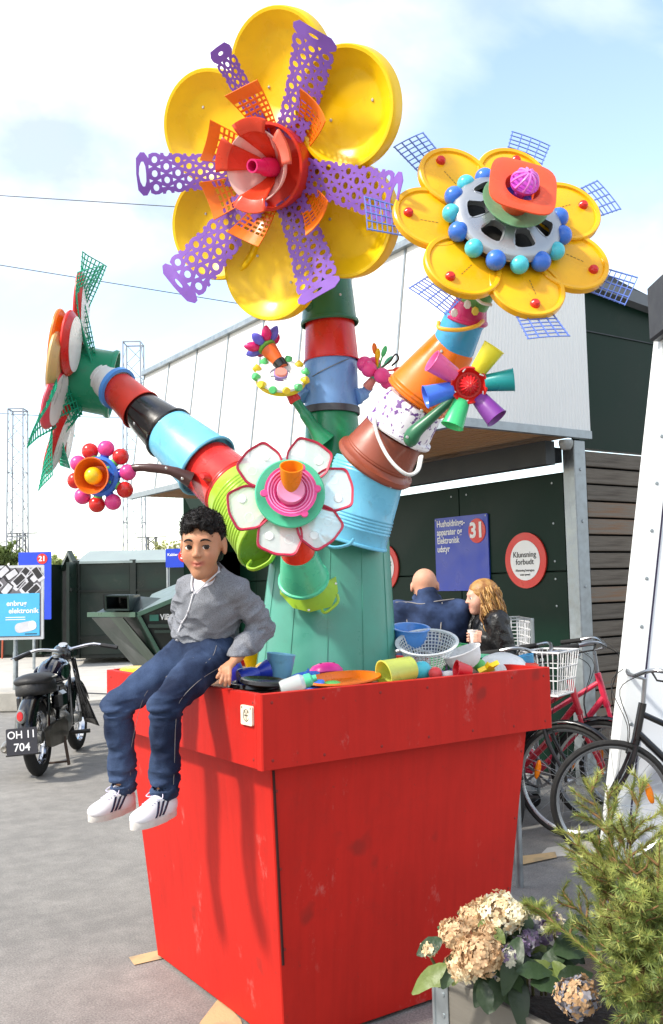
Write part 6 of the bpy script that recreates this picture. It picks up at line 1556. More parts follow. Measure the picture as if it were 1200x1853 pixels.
s = SDF(wp_(0, 0)-np.array([.3, .3, 0]), wp_(0, 1.0)+np.array([.3, .3, .0]), .008); s.cap(wp_(0, .9, .06), wp_(0, .9, -.06), .11, k=.03); legs(s, wp_(0, .88, .09), wp_(0, .88, -.09), wp_(0, .10, .09), wp_(0, .10, -.09), (.10, .07, .055)); obj('trousers', s.mesh('trousers'), cloth('navy_trousers', '#181b2c', .9), woman, Matrix())
for r_ in (.09, -.09): shoe_simple('shoe', wp_(0, 0, r_), wf, MATS['black_shoe'], woman, .24)
# hair: cap plus wavy locks
blond = mat('blond_hair', '#8a5a2c', .42, var=.25, vscale=30, c2='#b3884a', c2pos=(.35, .65), spec=.5, bump=.3, bscale=200)
s = SDF(N_(wh)-.17, N_(wh)+.16, .005); s.ell(qw(0, -.018, .028), (.083, .098, .088), wf3, k=0); s.ell(qw(0, .098, -.03), (.09, .075, .085), wf3, k=.01, op='s'); s.half(qw(0, 0, -.06), -wf3[2], .01)
s.disp(lambda P: .003*vnoise(P*np.array([60, 60, 200])))
hr = obj('hair', s.mesh('hair'), blond, woman, Matrix())
rnd = random.Random(11)
bl2 = [blond, mat('blond_light', '#bf9558', .4, var=.2, vscale=40), mat('blond_dark', '#7d5528', .45, var=.2, vscale=40)]
for gi in range(3):
    g = G()
    for i in range(120):
        a = rnd.uniform(-2.0, 2.0); 
        # around the head from the back (a=0) to the temples
        r0 = .085; st = Vector(qw(math.sin(a)*.078, -.02-math.cos(a)*.085, rnd.uniform(-.03, .07)))
        out = (Vector(wf3[0])*math.sin(a)-Vector(wf3[1])*math.cos(a)); ln = rnd.uniform(.22, .36); pts_ = []; ph = rnd.uniform(0, 6.28); amp = rnd.uniform(.006, .013); tilt_ = rnd.uniform(-.02, .05)
        side_ = out.cross(Vector((0, 0, 1)))
        for t_ in np.linspace(0, 1, 13):
            pts_.append(st+Vector((0, 0, -ln*t_))+out*(.018*math.sin(min(1, t_*2)*1.57)+tilt_*t_+amp*math.sin(ph+t_*13))+side_*amp*math.cos(ph+t_*13))
        g.tube(pts_, [rnd.uniform(.0028, .0058)*(1-.75*t_**3) for t_ in np.linspace(0, 1, 13)], 5)
    o = obj('hair_locks', g, bl2[gi], hr, Matrix(), 180); o['kind'] = 'stuff'
# paper cup
tag(obj('paper_cup', G().lathe([(0, -.045), (.026, -.045), (.036, .04), (.039, .043), (.036, .046), (.033, .04), (.025, -.03), (0, -.03)], 28), mat('paper', '#e6ddd6', .7), None, T(cupP)), 'white paper cup held in the woman\'s hands', 'cup')
# ================================================================== vintage motorcycle seen from behind
blackp = mat('black_paint', '#0b0c10', .16, var=.2, spec=.6, coat=.4, dirt=.1); chrome = mat('chrome', '#c9ccd2', .12, metal=1., var=.1, rvar=.05); tyre = mat('tyre', '#141414', .8, bump=.5, bscale=90, var=.2, dirt=.2); bsteel = mat('dull_alloy', '#8d8d8a', .45, metal=.7, var=.2, dirt=.3); leatherb = mat('seat_leather', '#1b1a1a', .5, bump=.3, bscale=60)
RW = onz(72, 1404, 0); FWp = onz(150, 1351, 0)
hd = (FWp-RW); hd.z = 0; hd.normalize(); WB = 1.28
LEANM = R_(7)                                        # leaning on its stand, to the left
sidev = hd.cross(Vector((0, 0, 1)))                  # right side of the bike
upv = (Vector((0, 0, 1))*math.cos(LEANM)-sidev*math.sin(LEANM)*.6).normalized()
rightv = hd.cross(upv).normalized()
MM = Matrix((hd, -rightv, upv)).transposed().to_4x4(); MM.translation = RW       # local x forwards, y left, z up
mc = thing('motorcycle', 'black vintage motorcycle parked beside the poster stand', 'motorcycle', RW, M=MM)
def mpart(name, g, m, parent=None, ang=40): return obj(name, g, m, parent or mc, MM, ang)
def wheel(x, r, w, par, steer=0, name='wheel', M=MM, spokes=24, hubr=.05):
    Mw = M @ T((x, 0, r)) @ Matrix.Rotation(R_(90), 4, 'X') @ Matrix.Rotation(0, 4, 'Z')
    o = obj(name, G().lathe([(.0, -.05), (hubr, -.05), (hubr*1.05, -.04), (hubr*1.05, .04), (hubr, .05), (0, .05)], 20), bsteel, par, Mw)
    pr = [(r-w*.5+w*.62*math.cos(a)*1.0-.012, w*.5*math.sin(a)) for a in np.linspace(-2.2, 2.2, 11)]
    ty = G().lathe(pr+[pr[0]], 44); obj('tyre', ty, tyre, o, Mw)
    rr_ = r-w*1.0; obj('rim', G().lathe([(rr_, -w*.34), (rr_+.012, -w*.38), (rr_-.004, -.0), (rr_+.012, w*.38), (rr_, w*.34), (rr_-.012, 0), (rr_, -w*.34)], 44), chrome, o, Mw)
    for k_ in range(spokes):
        a = 2*math.pi*k_/spokes; sg_ = 1 if k_ % 2 else -1; b = a+.35*(1 if k_ % 4 < 2 else -1)
        obj('spoke', G().tube([(hubr*math.cos(b), hubr*math.sin(b), .04*sg_), (rr_*math.cos(a), rr_*math.sin(a), 0)], .0022, 4), chrome, o, Mw)
    return o
wheel(0, .32, .095, mc); wheel(WB, .32, .085, mc)
def fender(x, r, w, a0, a1, m=blackp, name='mudguard'):
    rows = []
    for a in np.linspace(R_(a0), R_(a1), 18):
        row = []
        for t_ in np.linspace(-1, 1, 9): rr_ = r-.06*t_*t_-.02*t_**4; row.append((x+rr_*math.cos(a), t_*w, .32+rr_*math.sin(a)))
        rows.append(row)
    g = G(); vs = [p for r_ in rows for p in r_]; n_ = 9; g.add(vs, [(i*n_+k_, i*n_+k_+1, (i+1)*n_+k_+1, (i+1)*n_+k_) for i in range(17) for k_ in range(8)]); o = mpart(name, g, m, ang=180); solidify(o, .005); return o
fender(0, .40, .085, 20, 190); fender(WB, .385, .075, 25, 165)
# seat: wide single saddle with white piping
s = SDF((-.35, -.3, .5), (.6, .3, 1.1), .009); s.ell((.12, 0, .80), (.24, .155, .055), None, k=.02); s.ell((.0, 0, .80), (.15, .16, .062), None, k=.03); s.ell((.36, 0, .80), (.12, .07, .045), None, k=.05); s.half((0, 0, .735), (0, 0, -1.), .01)
st = mpart('seat', G(), leatherb) if False else obj('seat', s.mesh('seat'), leatherb, mc, MM)
g = G(); rg = [(.12+.245*math.cos(a), .158*math.sin(a), .815) for a in np.linspace(0, 2*math.pi, 30)[:-1]]; g.tube(rg, .006, 6, closed=True); mpart('seat_piping', g, mat('piping', '#cfc9bd', .6), st)
g = G(); rows = []
for z_, k_ in ((.80, 1.0), (.72, 1.03), (.685, 1.02)): rows.append([(.07+.21*k_*math.cos(a), .158*k_*math.sin(a), z_) for a in np.linspace(.6, 2*math.pi-.6, 20)])
vs = [p for r_ in rows for p in r_]; g.add(vs, [(i*20+k_, i*20+k_+1, (i+1)*20+k_+1, (i+1)*20+k_) for i in range(2) for k_ in range(19)]); o = mpart('seat_skirt', g, leatherb, st); solidify(o, .006)
# tank
s = SDF((.3, -.25, .55), (1.05, .25, 1.1), .009); s.ell((.66, 0, .83), (.28, .135, .12), None, k=.02); s.ell((.56, 0, .79), (.24, .12, .10), None, k=.04); s.half((0, 0, .72), (0, 0, -1.), .02)
tank = obj('fuel_tank', s.mesh('tank'), mat('tank_blue_black', '#0c1024', .1, coat=.6, var=.1), mc, MM)
mpart('filler_cap', G().lathe([(0, .025), (.04, .022), (.045, 0), (0, 0)], 20, T((.62, -.03, .945))), bsteel, tank)
for sg_ in (-1, 1):
    pan = G().sphere(1, T((.58, sg_*.125, .81)), 18, 12, .15, .014, .075); mpart('chrome_panel', pan, chrome, tank)
mpart('tank_strip', G().tube([(.38, 0, .905), (.52, 0, .945), (.66, 0, .957), (.82, 0, .93)], .008, 6, flat=3), chrome, tank)
# frame, engine, exhaust, chain case, boxes
g = G()
for sg_ in (-1, 1):
    g.tube([(0, sg_*.09, .32), (.30, sg_*.10, .42), (.42, sg_*.09, .70)], .018, 8); g.tube([(.0, sg_*.10, .34), (.05, sg_*.11, .70), (.35, sg_*.09, .73)], .016, 8)
    g.tube([(.42, sg_*.08, .30), (.85, sg_*.08, .30), (1.0, sg_*.04, .78)], .018, 8)
g.tube([(.40, 0, .70), (1.0, 0, .84)], .025, 8); mpart('frame', g, blackp)
s = SDF((.3, -.25, .15), (1.0, .25, .8), .01); s.ell((.58, 0, .36), (.17, .15, .13), None, k=.02); s.cap((.62, 0, .42), (.70, 0, .66), .085, .08, k=.02); s.disp(lambda P: .006*np.sign(np.sin(P[:, 2]/.005))*(P[:, 2] > .46)); obj('engine', s.mesh('engine'), bsteel, mc, MM)
g = G()
for sg_ in (1,): g.tube(spline([(.70, .10, .50), (.76, .17, .42), (.60, .19, .28), (.2, .20, .27)], 5), .024, 10); g.lathe([(0, 0), (.03, 0), (.052, .06), (.055, .35), (.04, .42), (.022, .45), (0, .44)], 18, frame((.25, .21, .27), (-1, .02, .02)))
mpart('exhaust', g, mat('dull_exhaust', '#9a958c', .35, metal=.8, dirt=.4, vscale=12))
g = G(); g.prism([(x_, y_) for x_, y_ in [(-.09, .0), (-.07, -.07), (.0, -.09), (.40, -.11), (.50, -.05), (.5, .06), (.40, .11), (.0, .09), (-.07, .06)]], -.02, .02, T((0, -.115, .32)) @ Matrix.Rotation(R_(90), 4, 'X')); mpart('chain_case', g, mat('bronze_case', '#4e4a42', .4, metal=.5, dirt=.3))
for sg_, z_ in ((1, .60), (-1, .60)): mpart('tool_box', G().box(.20, .10, .16, T((.22, sg_*.15, z_)), .03), blackp)
g = G()
for sg_ in (-1, 1): g.tube([(WB, sg_*.085, .32), (WB-.16, sg_*.085, .72), (WB-.22, sg_*.075, .90)], .024, 10)
mpart('front_fork', g, blackp)
hb = thing if False else None
g = G(); g.tube(spline([(.86, .40, .985), (.95, .26, 1.02), (1.02, .10, 1.0), (1.03, 0, .985), (1.02, -.10, 1.0), (.95, -.26, 1.02), (.86, -.40, .985)], 5), .014, 8)
Mh = MM @ T((1.03, 0, 0)) @ Matrix.Rotation(R_(24), 4, 'Z') @ T((-1.03, 0, 0))
han = obj('handlebar', g, chrome, mc, Mh)
for sg_ in (-1, 1):
    obj('grip', G().tube([(.90, sg_*.33, 1.005), (.82, sg_*.47, .965)], .02, 10), leatherb, han, Mh); obj('brake_lever', G().tube([(.97, sg_*.27, 1.03), (.99, sg_*.38, 1.0), (.93, sg_*.50, .965)], .007, 6), chrome, han, Mh)
obj('headlamp', G().lathe([(0, -.12), (.06, -.10), (.095, -.03), (.10, .04), (.095, .05), (0, .06)], 24, frame((1.10, 0, .95), (1, 0, -.02))), blackp, mc, Mh)
obj('speedometer', G().lathe([(0, .01), (.04, .01), (.045, 0), (.04, -.02)], 20, frame((1.05, 0, 1.04), (-.4, 0, 1))), chrome, mc, Mh)
# leg shield on the right
for sg_ in (-1, 1):
    rows = []
    for t_ in np.linspace(0, 1, 9):
        z_ = .82-.50*t_; rows.append([(.86-.10*t_+.06*math.cos(u_*2.4), sg_*(.10+.10*t_+.16*u_*(.35+.65*t_)), z_-.04*u_) for u_ in np.linspace(0, 1, 6)])
    g = G(); vs = [p for r_ in rows for p in r_]; g.add(vs, [(i*6+k_, i*6+k_+1, (i+1)*6+k_+1, (i+1)*6+k_) for i in range(8) for k_ in range(5)]); o = mpart('leg_shield', g, blackp, ang=180); solidify(o, .006)
for sg_ in (-1, 1): mpart('foot_peg', G().tube([(.52, sg_*.16, .27), (.52, sg_*.32, .27)], .018, 10), leatherb)
g = G()
for sg_ in (-1, 1): g.tube([(.36, sg_*.13, .26), (.30, sg_*.17, .02)], .014, 8)
g.tube([(.31, -.165, .05), (.31, .165, .05)], .010, 6); mpart('centre_stand', g, mat('rusty', '#4a3a30', .8, dirt=.3))
# tail lamp and plate
Mt = MM @ T((-.375, 0, .545)) @ Matrix.Rotation(R_(-90), 4, 'Z') @ Matrix.Rotation(R_(78), 4, 'X')
tl = obj('tail_lamp', G().lathe([(.05, -.02), (.052, .02), (.042, .03), (0, .03)], 22, None, .8, 1.1), bsteel, mc, Mt)
obj('lens', G().lathe([(.036, .028), (.034, .04), (0, .046)], 20, None, .72, 1.1), mat('red_lens', '#c01410', .15, var=.1), tl, Mt)
Mp = MM @ T((-.40, .0, .355)) @ Matrix.Rotation(R_(-90), 4, 'Z') @ Matrix.Rotation(R_(86), 4, 'X')
pl = obj('number_plate', G().prism(rrect(.25, .21, .012), -.004, .004), mat('plate_black', '#2b2b33', .5, dirt=.2), mc, Mp)
pw_ = mat('plate_white', '#f0f0f0', .5)
text('OH 11', .086, pw_, Mp @ T((0, .05, .0052)), pl, align='CENTER', sx=.95, bold=.008); text('704', .09, pw_, Mp @ T((0, -.05, .0052)), pl, align='CENTER', sx=1.0, bold=.008)
mpart('plate_bracket', G().tube([(-.385, .14, .245), (-.385, -.14, .245)], .008, 6), blackp)

# ================================================================== poster stand
sb = onz(28, 1284, 0); bdir = rdir
Dp = (sb-CAM).dot(FW)
stand = thing('poster_stand', 'poster on grey pole about reuse of electronics at the left edge', 'sign', sb)
g = G(); zt = at(25, 1155, Dp).z; g.lathe([(.035, .26), (.035, .75), (.028, .77), (.028, zt+.02)], 16, T((sb.x, sb.y, 0))); obj('pole', g, steel, stand)
blk = tag(obj('concrete_block', G().box(.9, .6, .26, frame((sb.x-rdir.x*.12, sb.y-rdir.y*.12, .132), (0, 0, 1), rdir), .02), kerbm, None), 'concrete block under the poster stand', 'block')
tr, bl = at(79, 1022, Dp-.04), at(79, 1156, Dp-.04); hgt = tr.z-bl.z; wd_ = hgt*.72
MPo = Matrix((rdir, Vector((0, 0, 1)), -vdir)).transposed().to_4x4(); MPo.translation = tr-rdir*wd_/2-Vector((0, 0, hgt/2))
brd = obj('board_frame', G().prism(rrect(wd_, hgt, .015), -.035, .0), mat('alu_frame', '#c9ccd0', .35, metal=.5), stand, MPo)
obj('poster', G().prism(rrect(wd_-.07, hgt-.07, .004), .0, .002), mat('poster_dark', '#6f6c72', .3, var=.2, vscale=8), brd, MPo)
# phones photographed on the poster (flat print)
ph_d = mat('print_dark', '#2a2a2e', .3); ph_l = mat('print_light', '#cfcfd4', .3)
rnd = random.Random(5)
for i in range(16):
    x_, y_ = rnd.uniform(-wd_*.42, wd_*.42), rnd.uniform(.05*hgt, hgt*.42); a = R_(rnd.choice([-40, -48, 35, -55]))
    Mx = MPo @ T((x_, y_, .0022+.00025*i)) @ Matrix.Rotation(a, 4, 'Z')
    o = obj('printed_phone', G().prism(rrect(.10, .21, .02), 0, .0002), ph_l if i % 3 else ph_d, brd, Mx); obj('printed_screen', G().prism(rrect(.08, .15, .01), .0002, .0003), ph_d if i % 3 else ph_l, o, Mx @ T((0, .01, .0)))
pb = obj('blue_panel', G().prism(rrect(wd_*.90, hgt*.57, .003), .0, .002), mat('poster_blue', '#4fb4e6', .4, var=.04), brd, MPo @ T((-wd_*.02, -hgt*.165, .009)))
text('enbrug', .095, signwhite, MPo @ T((wd_*.0, -hgt*.015, .0125)), brd, bold=.02, align='CENTER'); text('elektronik', .095, signwhite, MPo @ T((wd_*.13, -hgt*.115, .0125)), brd, bold=.02, align='CENTER')
for k_ in range(2): obj('small_print', G().box(.26, .010, .001, T((-wd_*.02, -hgt*(.20+.03*k_), .0125))), signwhite, brd, MPo)
obj('printed_device', G().prism(rrect(.27, .13, .06), 0, .0008), ph_l, brd, MPo @ T((wd_*.16, -hgt*.33, .0125)) @ Matrix.Rotation(R_(10), 4, 'Z')); obj('printed_device', G().prism(rrect(.10, .12, .05), 0, .0008), mat('print_white', '#eef2f4', .3), brd, MPo @ T((wd_*.30, -hgt*.31, .0137)) @ Matrix.Rotation(R_(10), 4, 'Z'))
obj('small_print', G().box(.16, .012, .001, T((wd_*.27, -hgt*.425, .0125))), ph_d, brd, MPo)

# ================================================================== containers
dgreen = mat('container_green', '#0a2219', .38, var=.25, vscale=2, dirt=.2, spec=.5); dgreen2 = mat('container_dark', '#08160f', .42, var=.2, vscale=2, dirt=.2); croof = mat('container_roof', '#8d9a97', .45, var=.12, vscale=2)
inside = mat('container_inside', '#4b4a45', .9, var=.2)
def vbox(name, parent, x0, x1, y0, y1, d0, d1, m, base=True):
    """box whose front face spans photo x0..x1, y0..y1 at depth d0, reaching back to d1; faces the viewer"""
    a = at(x0, y1, d0); b = at(x1, y0, d0); w_ = (b-a).dot(rdir); h_ = b.z-a.z; c_ = a+rdir*w_/2+Vector((0, 0, h_/2))+vdir*(d1-d0)/2
    M = Matrix((rdir, vdir, Vector((0, 0, 1)))).transposed().to_4x4(); M.translation = c_; return obj(name, G().box(w_, d1-d0, h_, None, .02), m, parent, M)
D1 = 20.6
base_c = onz(200, 1198, 0)
cont = thing('storage_container', 'dark green container with pitched roof and open door', 'container', base_c)
zC = onz(140, 1202, 0); dC = (zC-CAM).dot(FW)
def vp(x, y, d): return at(x, y, d)
# side wall facing us (right of the open end), open end with door
zt_ = at(170, 1016, dC).z
A_ = zC; B_ = A_+rdir*3.6+vdir*.3; C_ = A_-rdir*.52+vdir*.8; E_ = C_+vdir*2.2+rdir*3.6
def wallq(name, a, b, z0, z1, m, t_=.06, parent=cont):
    a, b = Vector((a.x, a.y, 0)), Vector((b.x, b.y, 0)); n = (b-a).cross(Vector((0, 0, 1))).normalized(); g = G()
    g.loft([[a+Vector((0, 0, z0)), b+Vector((0, 0, z0)), b+Vector((0, 0, z1)), a+Vector((0, 0, z1))], [a-n*t_+Vector((0, 0, z0)), b-n*t_+Vector((0, 0, z0)), b-n*t_+Vector((0, 0, z1)), a-n*t_+Vector((0, 0, z1))]]); return obj(name, g, m, parent)
BK = vdir*2.3
wallq('side_wall', A_, B_, .18, zt_, dgreen)
wallq('back_wall', A_+BK+vdir*.5-rdir*.4, B_+BK, .18, zt_, dgreen)
wallq('end_wall', B_, B_+BK, .18, zt_, dgreen)
wallq('inner_wall', A_+vdir*1.0-rdir*.6, A_+vdir*1.0+rdir*.2, .18, zt_+.1, inside)
fl = G(); fl.loft([[A_+Vector((0, 0, .12)), B_+Vector((0, 0, .12)), B_+BK+Vector((0, 0, .12)), A_+BK-rdir*.5+Vector((0, 0, .12))], [A_+Vector((0, 0, .2)), B_+Vector((0, 0, .2)), B_+BK+Vector((0, 0, .2)), A_+BK-rdir*.5+Vector((0, 0, .2))]]); obj('floor_frame', fl, dgreen2, cont)
for t_ in (0, .33, .66, 1.0):
    p = lerp(A_, B_, t_); obj('rib', G().box(.14, .10, zt_-.1, frame((p.x-vdir.x*.05, p.y-vdir.y*.05, zt_/2+.08), (0, 0, 1), rdir), .01), dgreen2, cont)
g = G(); g.bar(A_+Vector((0, 0, .55))-vdir*.04, B_+Vector((0, 0, .55))-vdir*.04, .05, .08); g.bar(A_+Vector((0, 0, 1.55))-vdir*.04, B_+Vector((0, 0, 1.55))-vdir*.04, .04, .05); obj('rail', g, dgreen2, cont)
# pitched roof (grey light): ridge between eaves
rz = at(200, 996, dC+1.2).z
for seg_ in range(3):
    a, b = lerp(A_, B_, seg_/3)-vdir*.1, lerp(A_, B_, (seg_+1)/3)-vdir*.1; mid_a, mid_b = a+BK*.5, b+BK*.5
    g = G(); ridge = lerp(mid_a, mid_b, .5)
    for (p, q_), z0, z1 in (((a, mid_a), zt_+.01, rz), ((mid_a, a+BK), rz, zt_)):
        r_, t2 = (b if p == a else mid_b), (mid_b if p == a else b+BK)
        quad = [Vector((p.x, p.y, z0)), Vector((r_.x, r_.y, z0)), Vector((t2.x, t2.y, z1)), Vector((q_.x, q_.y, z1))]; g.loft([quad, [v-Vector((0, 0, .05)) for v in quad]])
    obj('roof_panel', g, croof, cont)
# gable and the open end (left), door leaf swung towards us
g = G(); p0, p1, p2 = A_-rdir*.02, A_-rdir*.55+vdir*1.0, None
gz = at(128, 999, dC+.3).z
for nm, pp, m_ in (('gable_beam', [(A_-rdir*.02, zt_-.12), (A_-rdir*.30+vdir*.5, gz), (A_-rdir*.60+vdir*1.0, zt_-.12)], dgreen),):
    g = G(); g.tube([Vector((p.x, p.y, z_)) for p, z_ in pp], .07, 4); obj(nm, g, m_, cont)
ghost = wallq('end_post', A_-rdir*.64+vdir*1.05, A_-rdir*.50+vdir*1.05, .15, zt_, dgreen)
dleaf = wallq('door', A_-rdir*.05-vdir*.02, A_+rdir*.02-vdir*.9, .2, zt_-.02, dgreen)
wallq('door_bar', A_-rdir*.075-vdir*.1, A_-rdir*.01-vdir*.85, 1.55, 1.62, dgreen2, .12)
wallq('door', A_-rdir*.66+vdir*1.0, A_-rdir*.96+vdir*.5, .2, zt_-.02, dgreen)
text('50120', .20, signwhite, Matrix(((rdir.x, 0, -vdir.x, (A_+rdir*.72).x-vdir.x*.09), (rdir.y, 0, -vdir.y, (A_+rdir*.72).y-vdir.y*.09), (0, 1, 0, at(174, 1133, dC).z), (0, 0, 0, 1))), cont, bold=.01)
# second low container far left behind the poster
c3 = onz(62, 1190, 0); t = thing('low_container', 'low dark green container behind the poster stand', 'container', c3)
M = Matrix((rdir, vdir, Vector((0, 0, 1)))).transposed().to_4x4(); M.translation = c3+vdir*1.0-rdir*1.2+Vector((0, 0, .9))
obj('body', G().box(3.0, 2, 1.7, None, .04), dgreen, t, M); obj('lid', G().box(3.1, 2.1, .1, T((0, 0, .92)), .03), croof, t, M); obj('skid', G().box(2.8, 1.8, .14, T((0, 0, -.85)), .03), dgreen2, t, M)
for k_ in range(4): obj('rib', G().box(.08, .06, 1.6, T((-1.3+k_*.86, -1.02, 0)), .01), dgreen2, t, M)
tag(obj('broom', G().tube([onz(4, 1192, .05), onz(4, 1192, .05)+Vector((.05, .1, 1.2))], .02, 8).box(.4, .1, .08, T(onz(3, 1184, .04))), mat('broom_red', '#b5583c', .8), None), 'broom with red brown head leaning at the left edge', 'broom')

# ================================================================== open skip with sloped sides
DS = 13.6
skip = thing('waste_skip', 'dark green sloped waste skip with square chute behind the boy', 'skip', Vector((at(290, 1160, DS).x, at(290, 1160, DS).y, 0)))
def sk(x, y, d=DS): return at(x, y, d)
lip = [sk(165, 1113), sk(245, 1113)]
ndir = vdir
def polywall(name, pix, d, t_, m, parent=skip, dd=None):
    P = [sk(x, y, d+(dd[i] if dd else 0)) for i, (x, y) in enumerate(pix)]; g = G(); g.loft([P, [p+vdir*t_ for p in P]]); return obj(name, g, m, parent)
polywall('side_wall', [(250, 1112), (420, 1042), (470, 1042), (470, 1235), (310, 1235), (292, 1195)], DS, 1.7, dgreen2)
polywall('sloped_end', [(166, 1118), (250, 1116), (318, 1235), (268, 1235)], DS-.05, .05, dgreen, dd=[.9, -.02, -.02, .9])
polywall('end_rib', [(199, 1118), (222, 1118), (302, 1215), (283, 1215)], DS-.15, .08, mat('worn_green', '#4d5a50', .4, metal=.3, dirt=.3), dd=[.4, .2, .2, .4])
g = G(); g.bar(sk(163, 1112, DS+.85), sk(250, 1112, DS-.06), .10, .07); g.bar(sk(250, 1112, DS-.06), sk(318, 1235, DS-.06), .05, .05); g.bar(sk(250, 1112, DS-.06), sk(425, 1040, DS-.06), .05, .06); obj('edge_rim', g, mat('skip_edge', '#3c5a4c', .35, metal=.3), skip)
polywall('lid', [(250, 1108), (420, 1038), (425, 1028), (330, 1052), (275, 1075)], DS+.3, .04, mat('skip_lid', '#6f7f79', .4, metal=.2), dd=[-.3, -.3, 1.2, 1.2, .6])
# chute box, open to the left front
cb = [(189, 1077), (233, 1077), (234, 1105), (190, 1105)]
for a, b in ((0, 1), (1, 2), (2, 3), (3, 0)):
    p, q_ = sk(*cb[a], DS-.02), sk(*cb[b], DS-.02); g = G(); g.loft([[p, q_, q_+vdir*.8, p+vdir*.8], [v+(sk(211, 1091)-(p+q_)/2).normalized()*.025 for v in (p, q_, q_+vdir*.8, p+vdir*.8)]]); obj('chute_panel', g, dgreen, skip)
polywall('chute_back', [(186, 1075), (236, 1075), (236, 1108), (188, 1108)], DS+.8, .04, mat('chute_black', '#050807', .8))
polywall('deck', [(170, 1111), (248, 1111), (300, 1083), (236, 1078), (190, 1100)], DS+.1, .03, dgreen, dd=[.7, -.1, .2, .8, .8])
MS = Matrix(((rdir.x, 0, -vdir.x, 0), (rdir.y, 0, -vdir.y, 0), (0, 1, 0, 0), (0, 0, 0, 1)))
def skM(x, y, d): m_ = MS.copy(); m_.translation = sk(x, y, d); return m_
text('VIPO', .115, signwhite, skM(290, 1117, DS-.03), skip, bold=.02, sx=.85)
obj('small_label', G().box(.13, .09, .004), mat('label_teal', '#2f7a66', .5), skip, skM(279, 1118, DS-.02))
obj('rail', G().bar(sk(268, 1133, DS-.03), sk(470, 1131, DS-.03), .04, .05), dgreen, skip); obj('rail', G().bar(sk(280, 1143, DS-.03), sk(470, 1141, DS-.03), .05, .04), dgreen, skip)
g = G(); g.box(2.0, 1.5, .06, frame(Vector((skip.location.x, skip.location.y, .035))+vdir*.8+rdir*.7, (0, 0, 1), rdir)); obj('base', g, dgreen2, skip)
g = G(); 
for dx in (0, 1.3): g.box(.16, 1.5, at(300, 1235, DS).z+.06, frame(Vector((skip.location.x, skip.location.y, (at(300, 1235, DS).z+.06)/2+.03))+vdir*.8+rdir*(.1+dx), (0, 0, 1), rdir))
obj('skid', g, dgreen2, skip)

# ================================================================== blue number signs
def blue_sign(name, x0, y0, x1, y1, d, num, cx, cy, cr, label, post=None, txt=None):
    a, b = at(x0, y1, d), at(x1, y0, d); w_ = (b-a).dot(rdir); h_ = (b-a).z; c_ = a+rdir*w_/2+Vector((0, 0, h_/2))
    M = MS.copy(); M.translation = c_; t = thing('blue_sign', label, 'sign', c_, M=M)
    obj('plate', G().prism(rrect(w_, h_, .02), -.02, .0), mat('sign_blue2', '#2446c8', .4, var=.05), t, M)
    p = at(cx, cy, d)-c_; u_, v_ = p.dot(rdir), p.z; r_ = pw(cr, d)
    obj('number_disc', disc(r_, .006, 32), signred, t, M @ T((u_, v_, .002))); text(num, r_*1.35, signwhite, M @ T((u_, v_, .012)), t, align='CENTER', bold=.03)
    if txt: text(txt, r_*.62, signwhite, M @ T((-w_*.44, h_*.18, .004)), t, bold=.02)
    for px_ in post or (): 
        q_ = at(px_, y1, d)+vdir*.06; obj('post', G().lathe([(.03, -q_.z), (.03, h_*.9)], 12, T((q_.x, q_.y, q_.z))), steel, t)
    return t
blue_sign('blue_sign', 33, 998, 90, 1122, 19.0, '21', 74, 1011, 9.5, 'tall blue sign numbered 21 behind the poster stand', (60,))
blue_sign('blue_sign', 300, 992, 352, 1027, 17.0, '36', 334, 1006, 11.5, 'blue sign numbered 36 beside the boy\'s head', (303,), 'Kabler')

# ================================================================== lattice masts, small pylons, wires
mast_m = mat('mast_steel', '#8a8f97', .6, metal=.3)
def mast(xl, xr, ytop, ybot, d, label, taper=1.12):
    w_ = pw(xr-xl, d); top = at((xl+xr)/2, ytop, d); b_ = Vector((top.x, top.y, 0)); H_ = top.z; M = frame(b_, (0, 0, 1), rdir)
    t = thing('lattice_mast', label, 'mast', b_, 'lattice masts', M)
    def P(i, z): k_ = taper-(taper-1)*z/H_; sx_, sy_ = ((-1, -1), (1, -1), (1, 1), (-1, 1))[i % 4]; return Vector((sx_*w_/2*k_, sy_*w_/2*k_, z))
    for i in range(4): obj('leg', G().tube([P(i, 0), P(i, H_)], .05*d/60, 4), mast_m, t, M)
    n = int(H_/(w_*1.0)); 
    for k_ in range(n):
        z0, z1 = H_*k_/n, H_*(k_+1)/n; g = G()
        for i in range(4):
            a, b = (P(i, z0), P(i+1, z1)) if k_ % 2 else (P(i+1, z0), P(i, z1)); g.tube([a, b], .022*d/60, 3)
            if k_ % 4 == 0: g.tube([P(i, z1), P(i+1, z1)], .025*d/60, 3)
        obj('bracing', g, mast_m, t, M)
    g = G(); g.tube([P(i, H_) for i in range(4)], .05*d/60, 4, closed=True); obj('top_frame', g, mast_m, t, M); return t
m1 = mast(19, 46, 742, 1000, 62, 'tall lattice mast at the far left of the picture'); m2 = mast(226, 257, 622, 1000, 62, 'taller lattice mast behind the left flower stem')
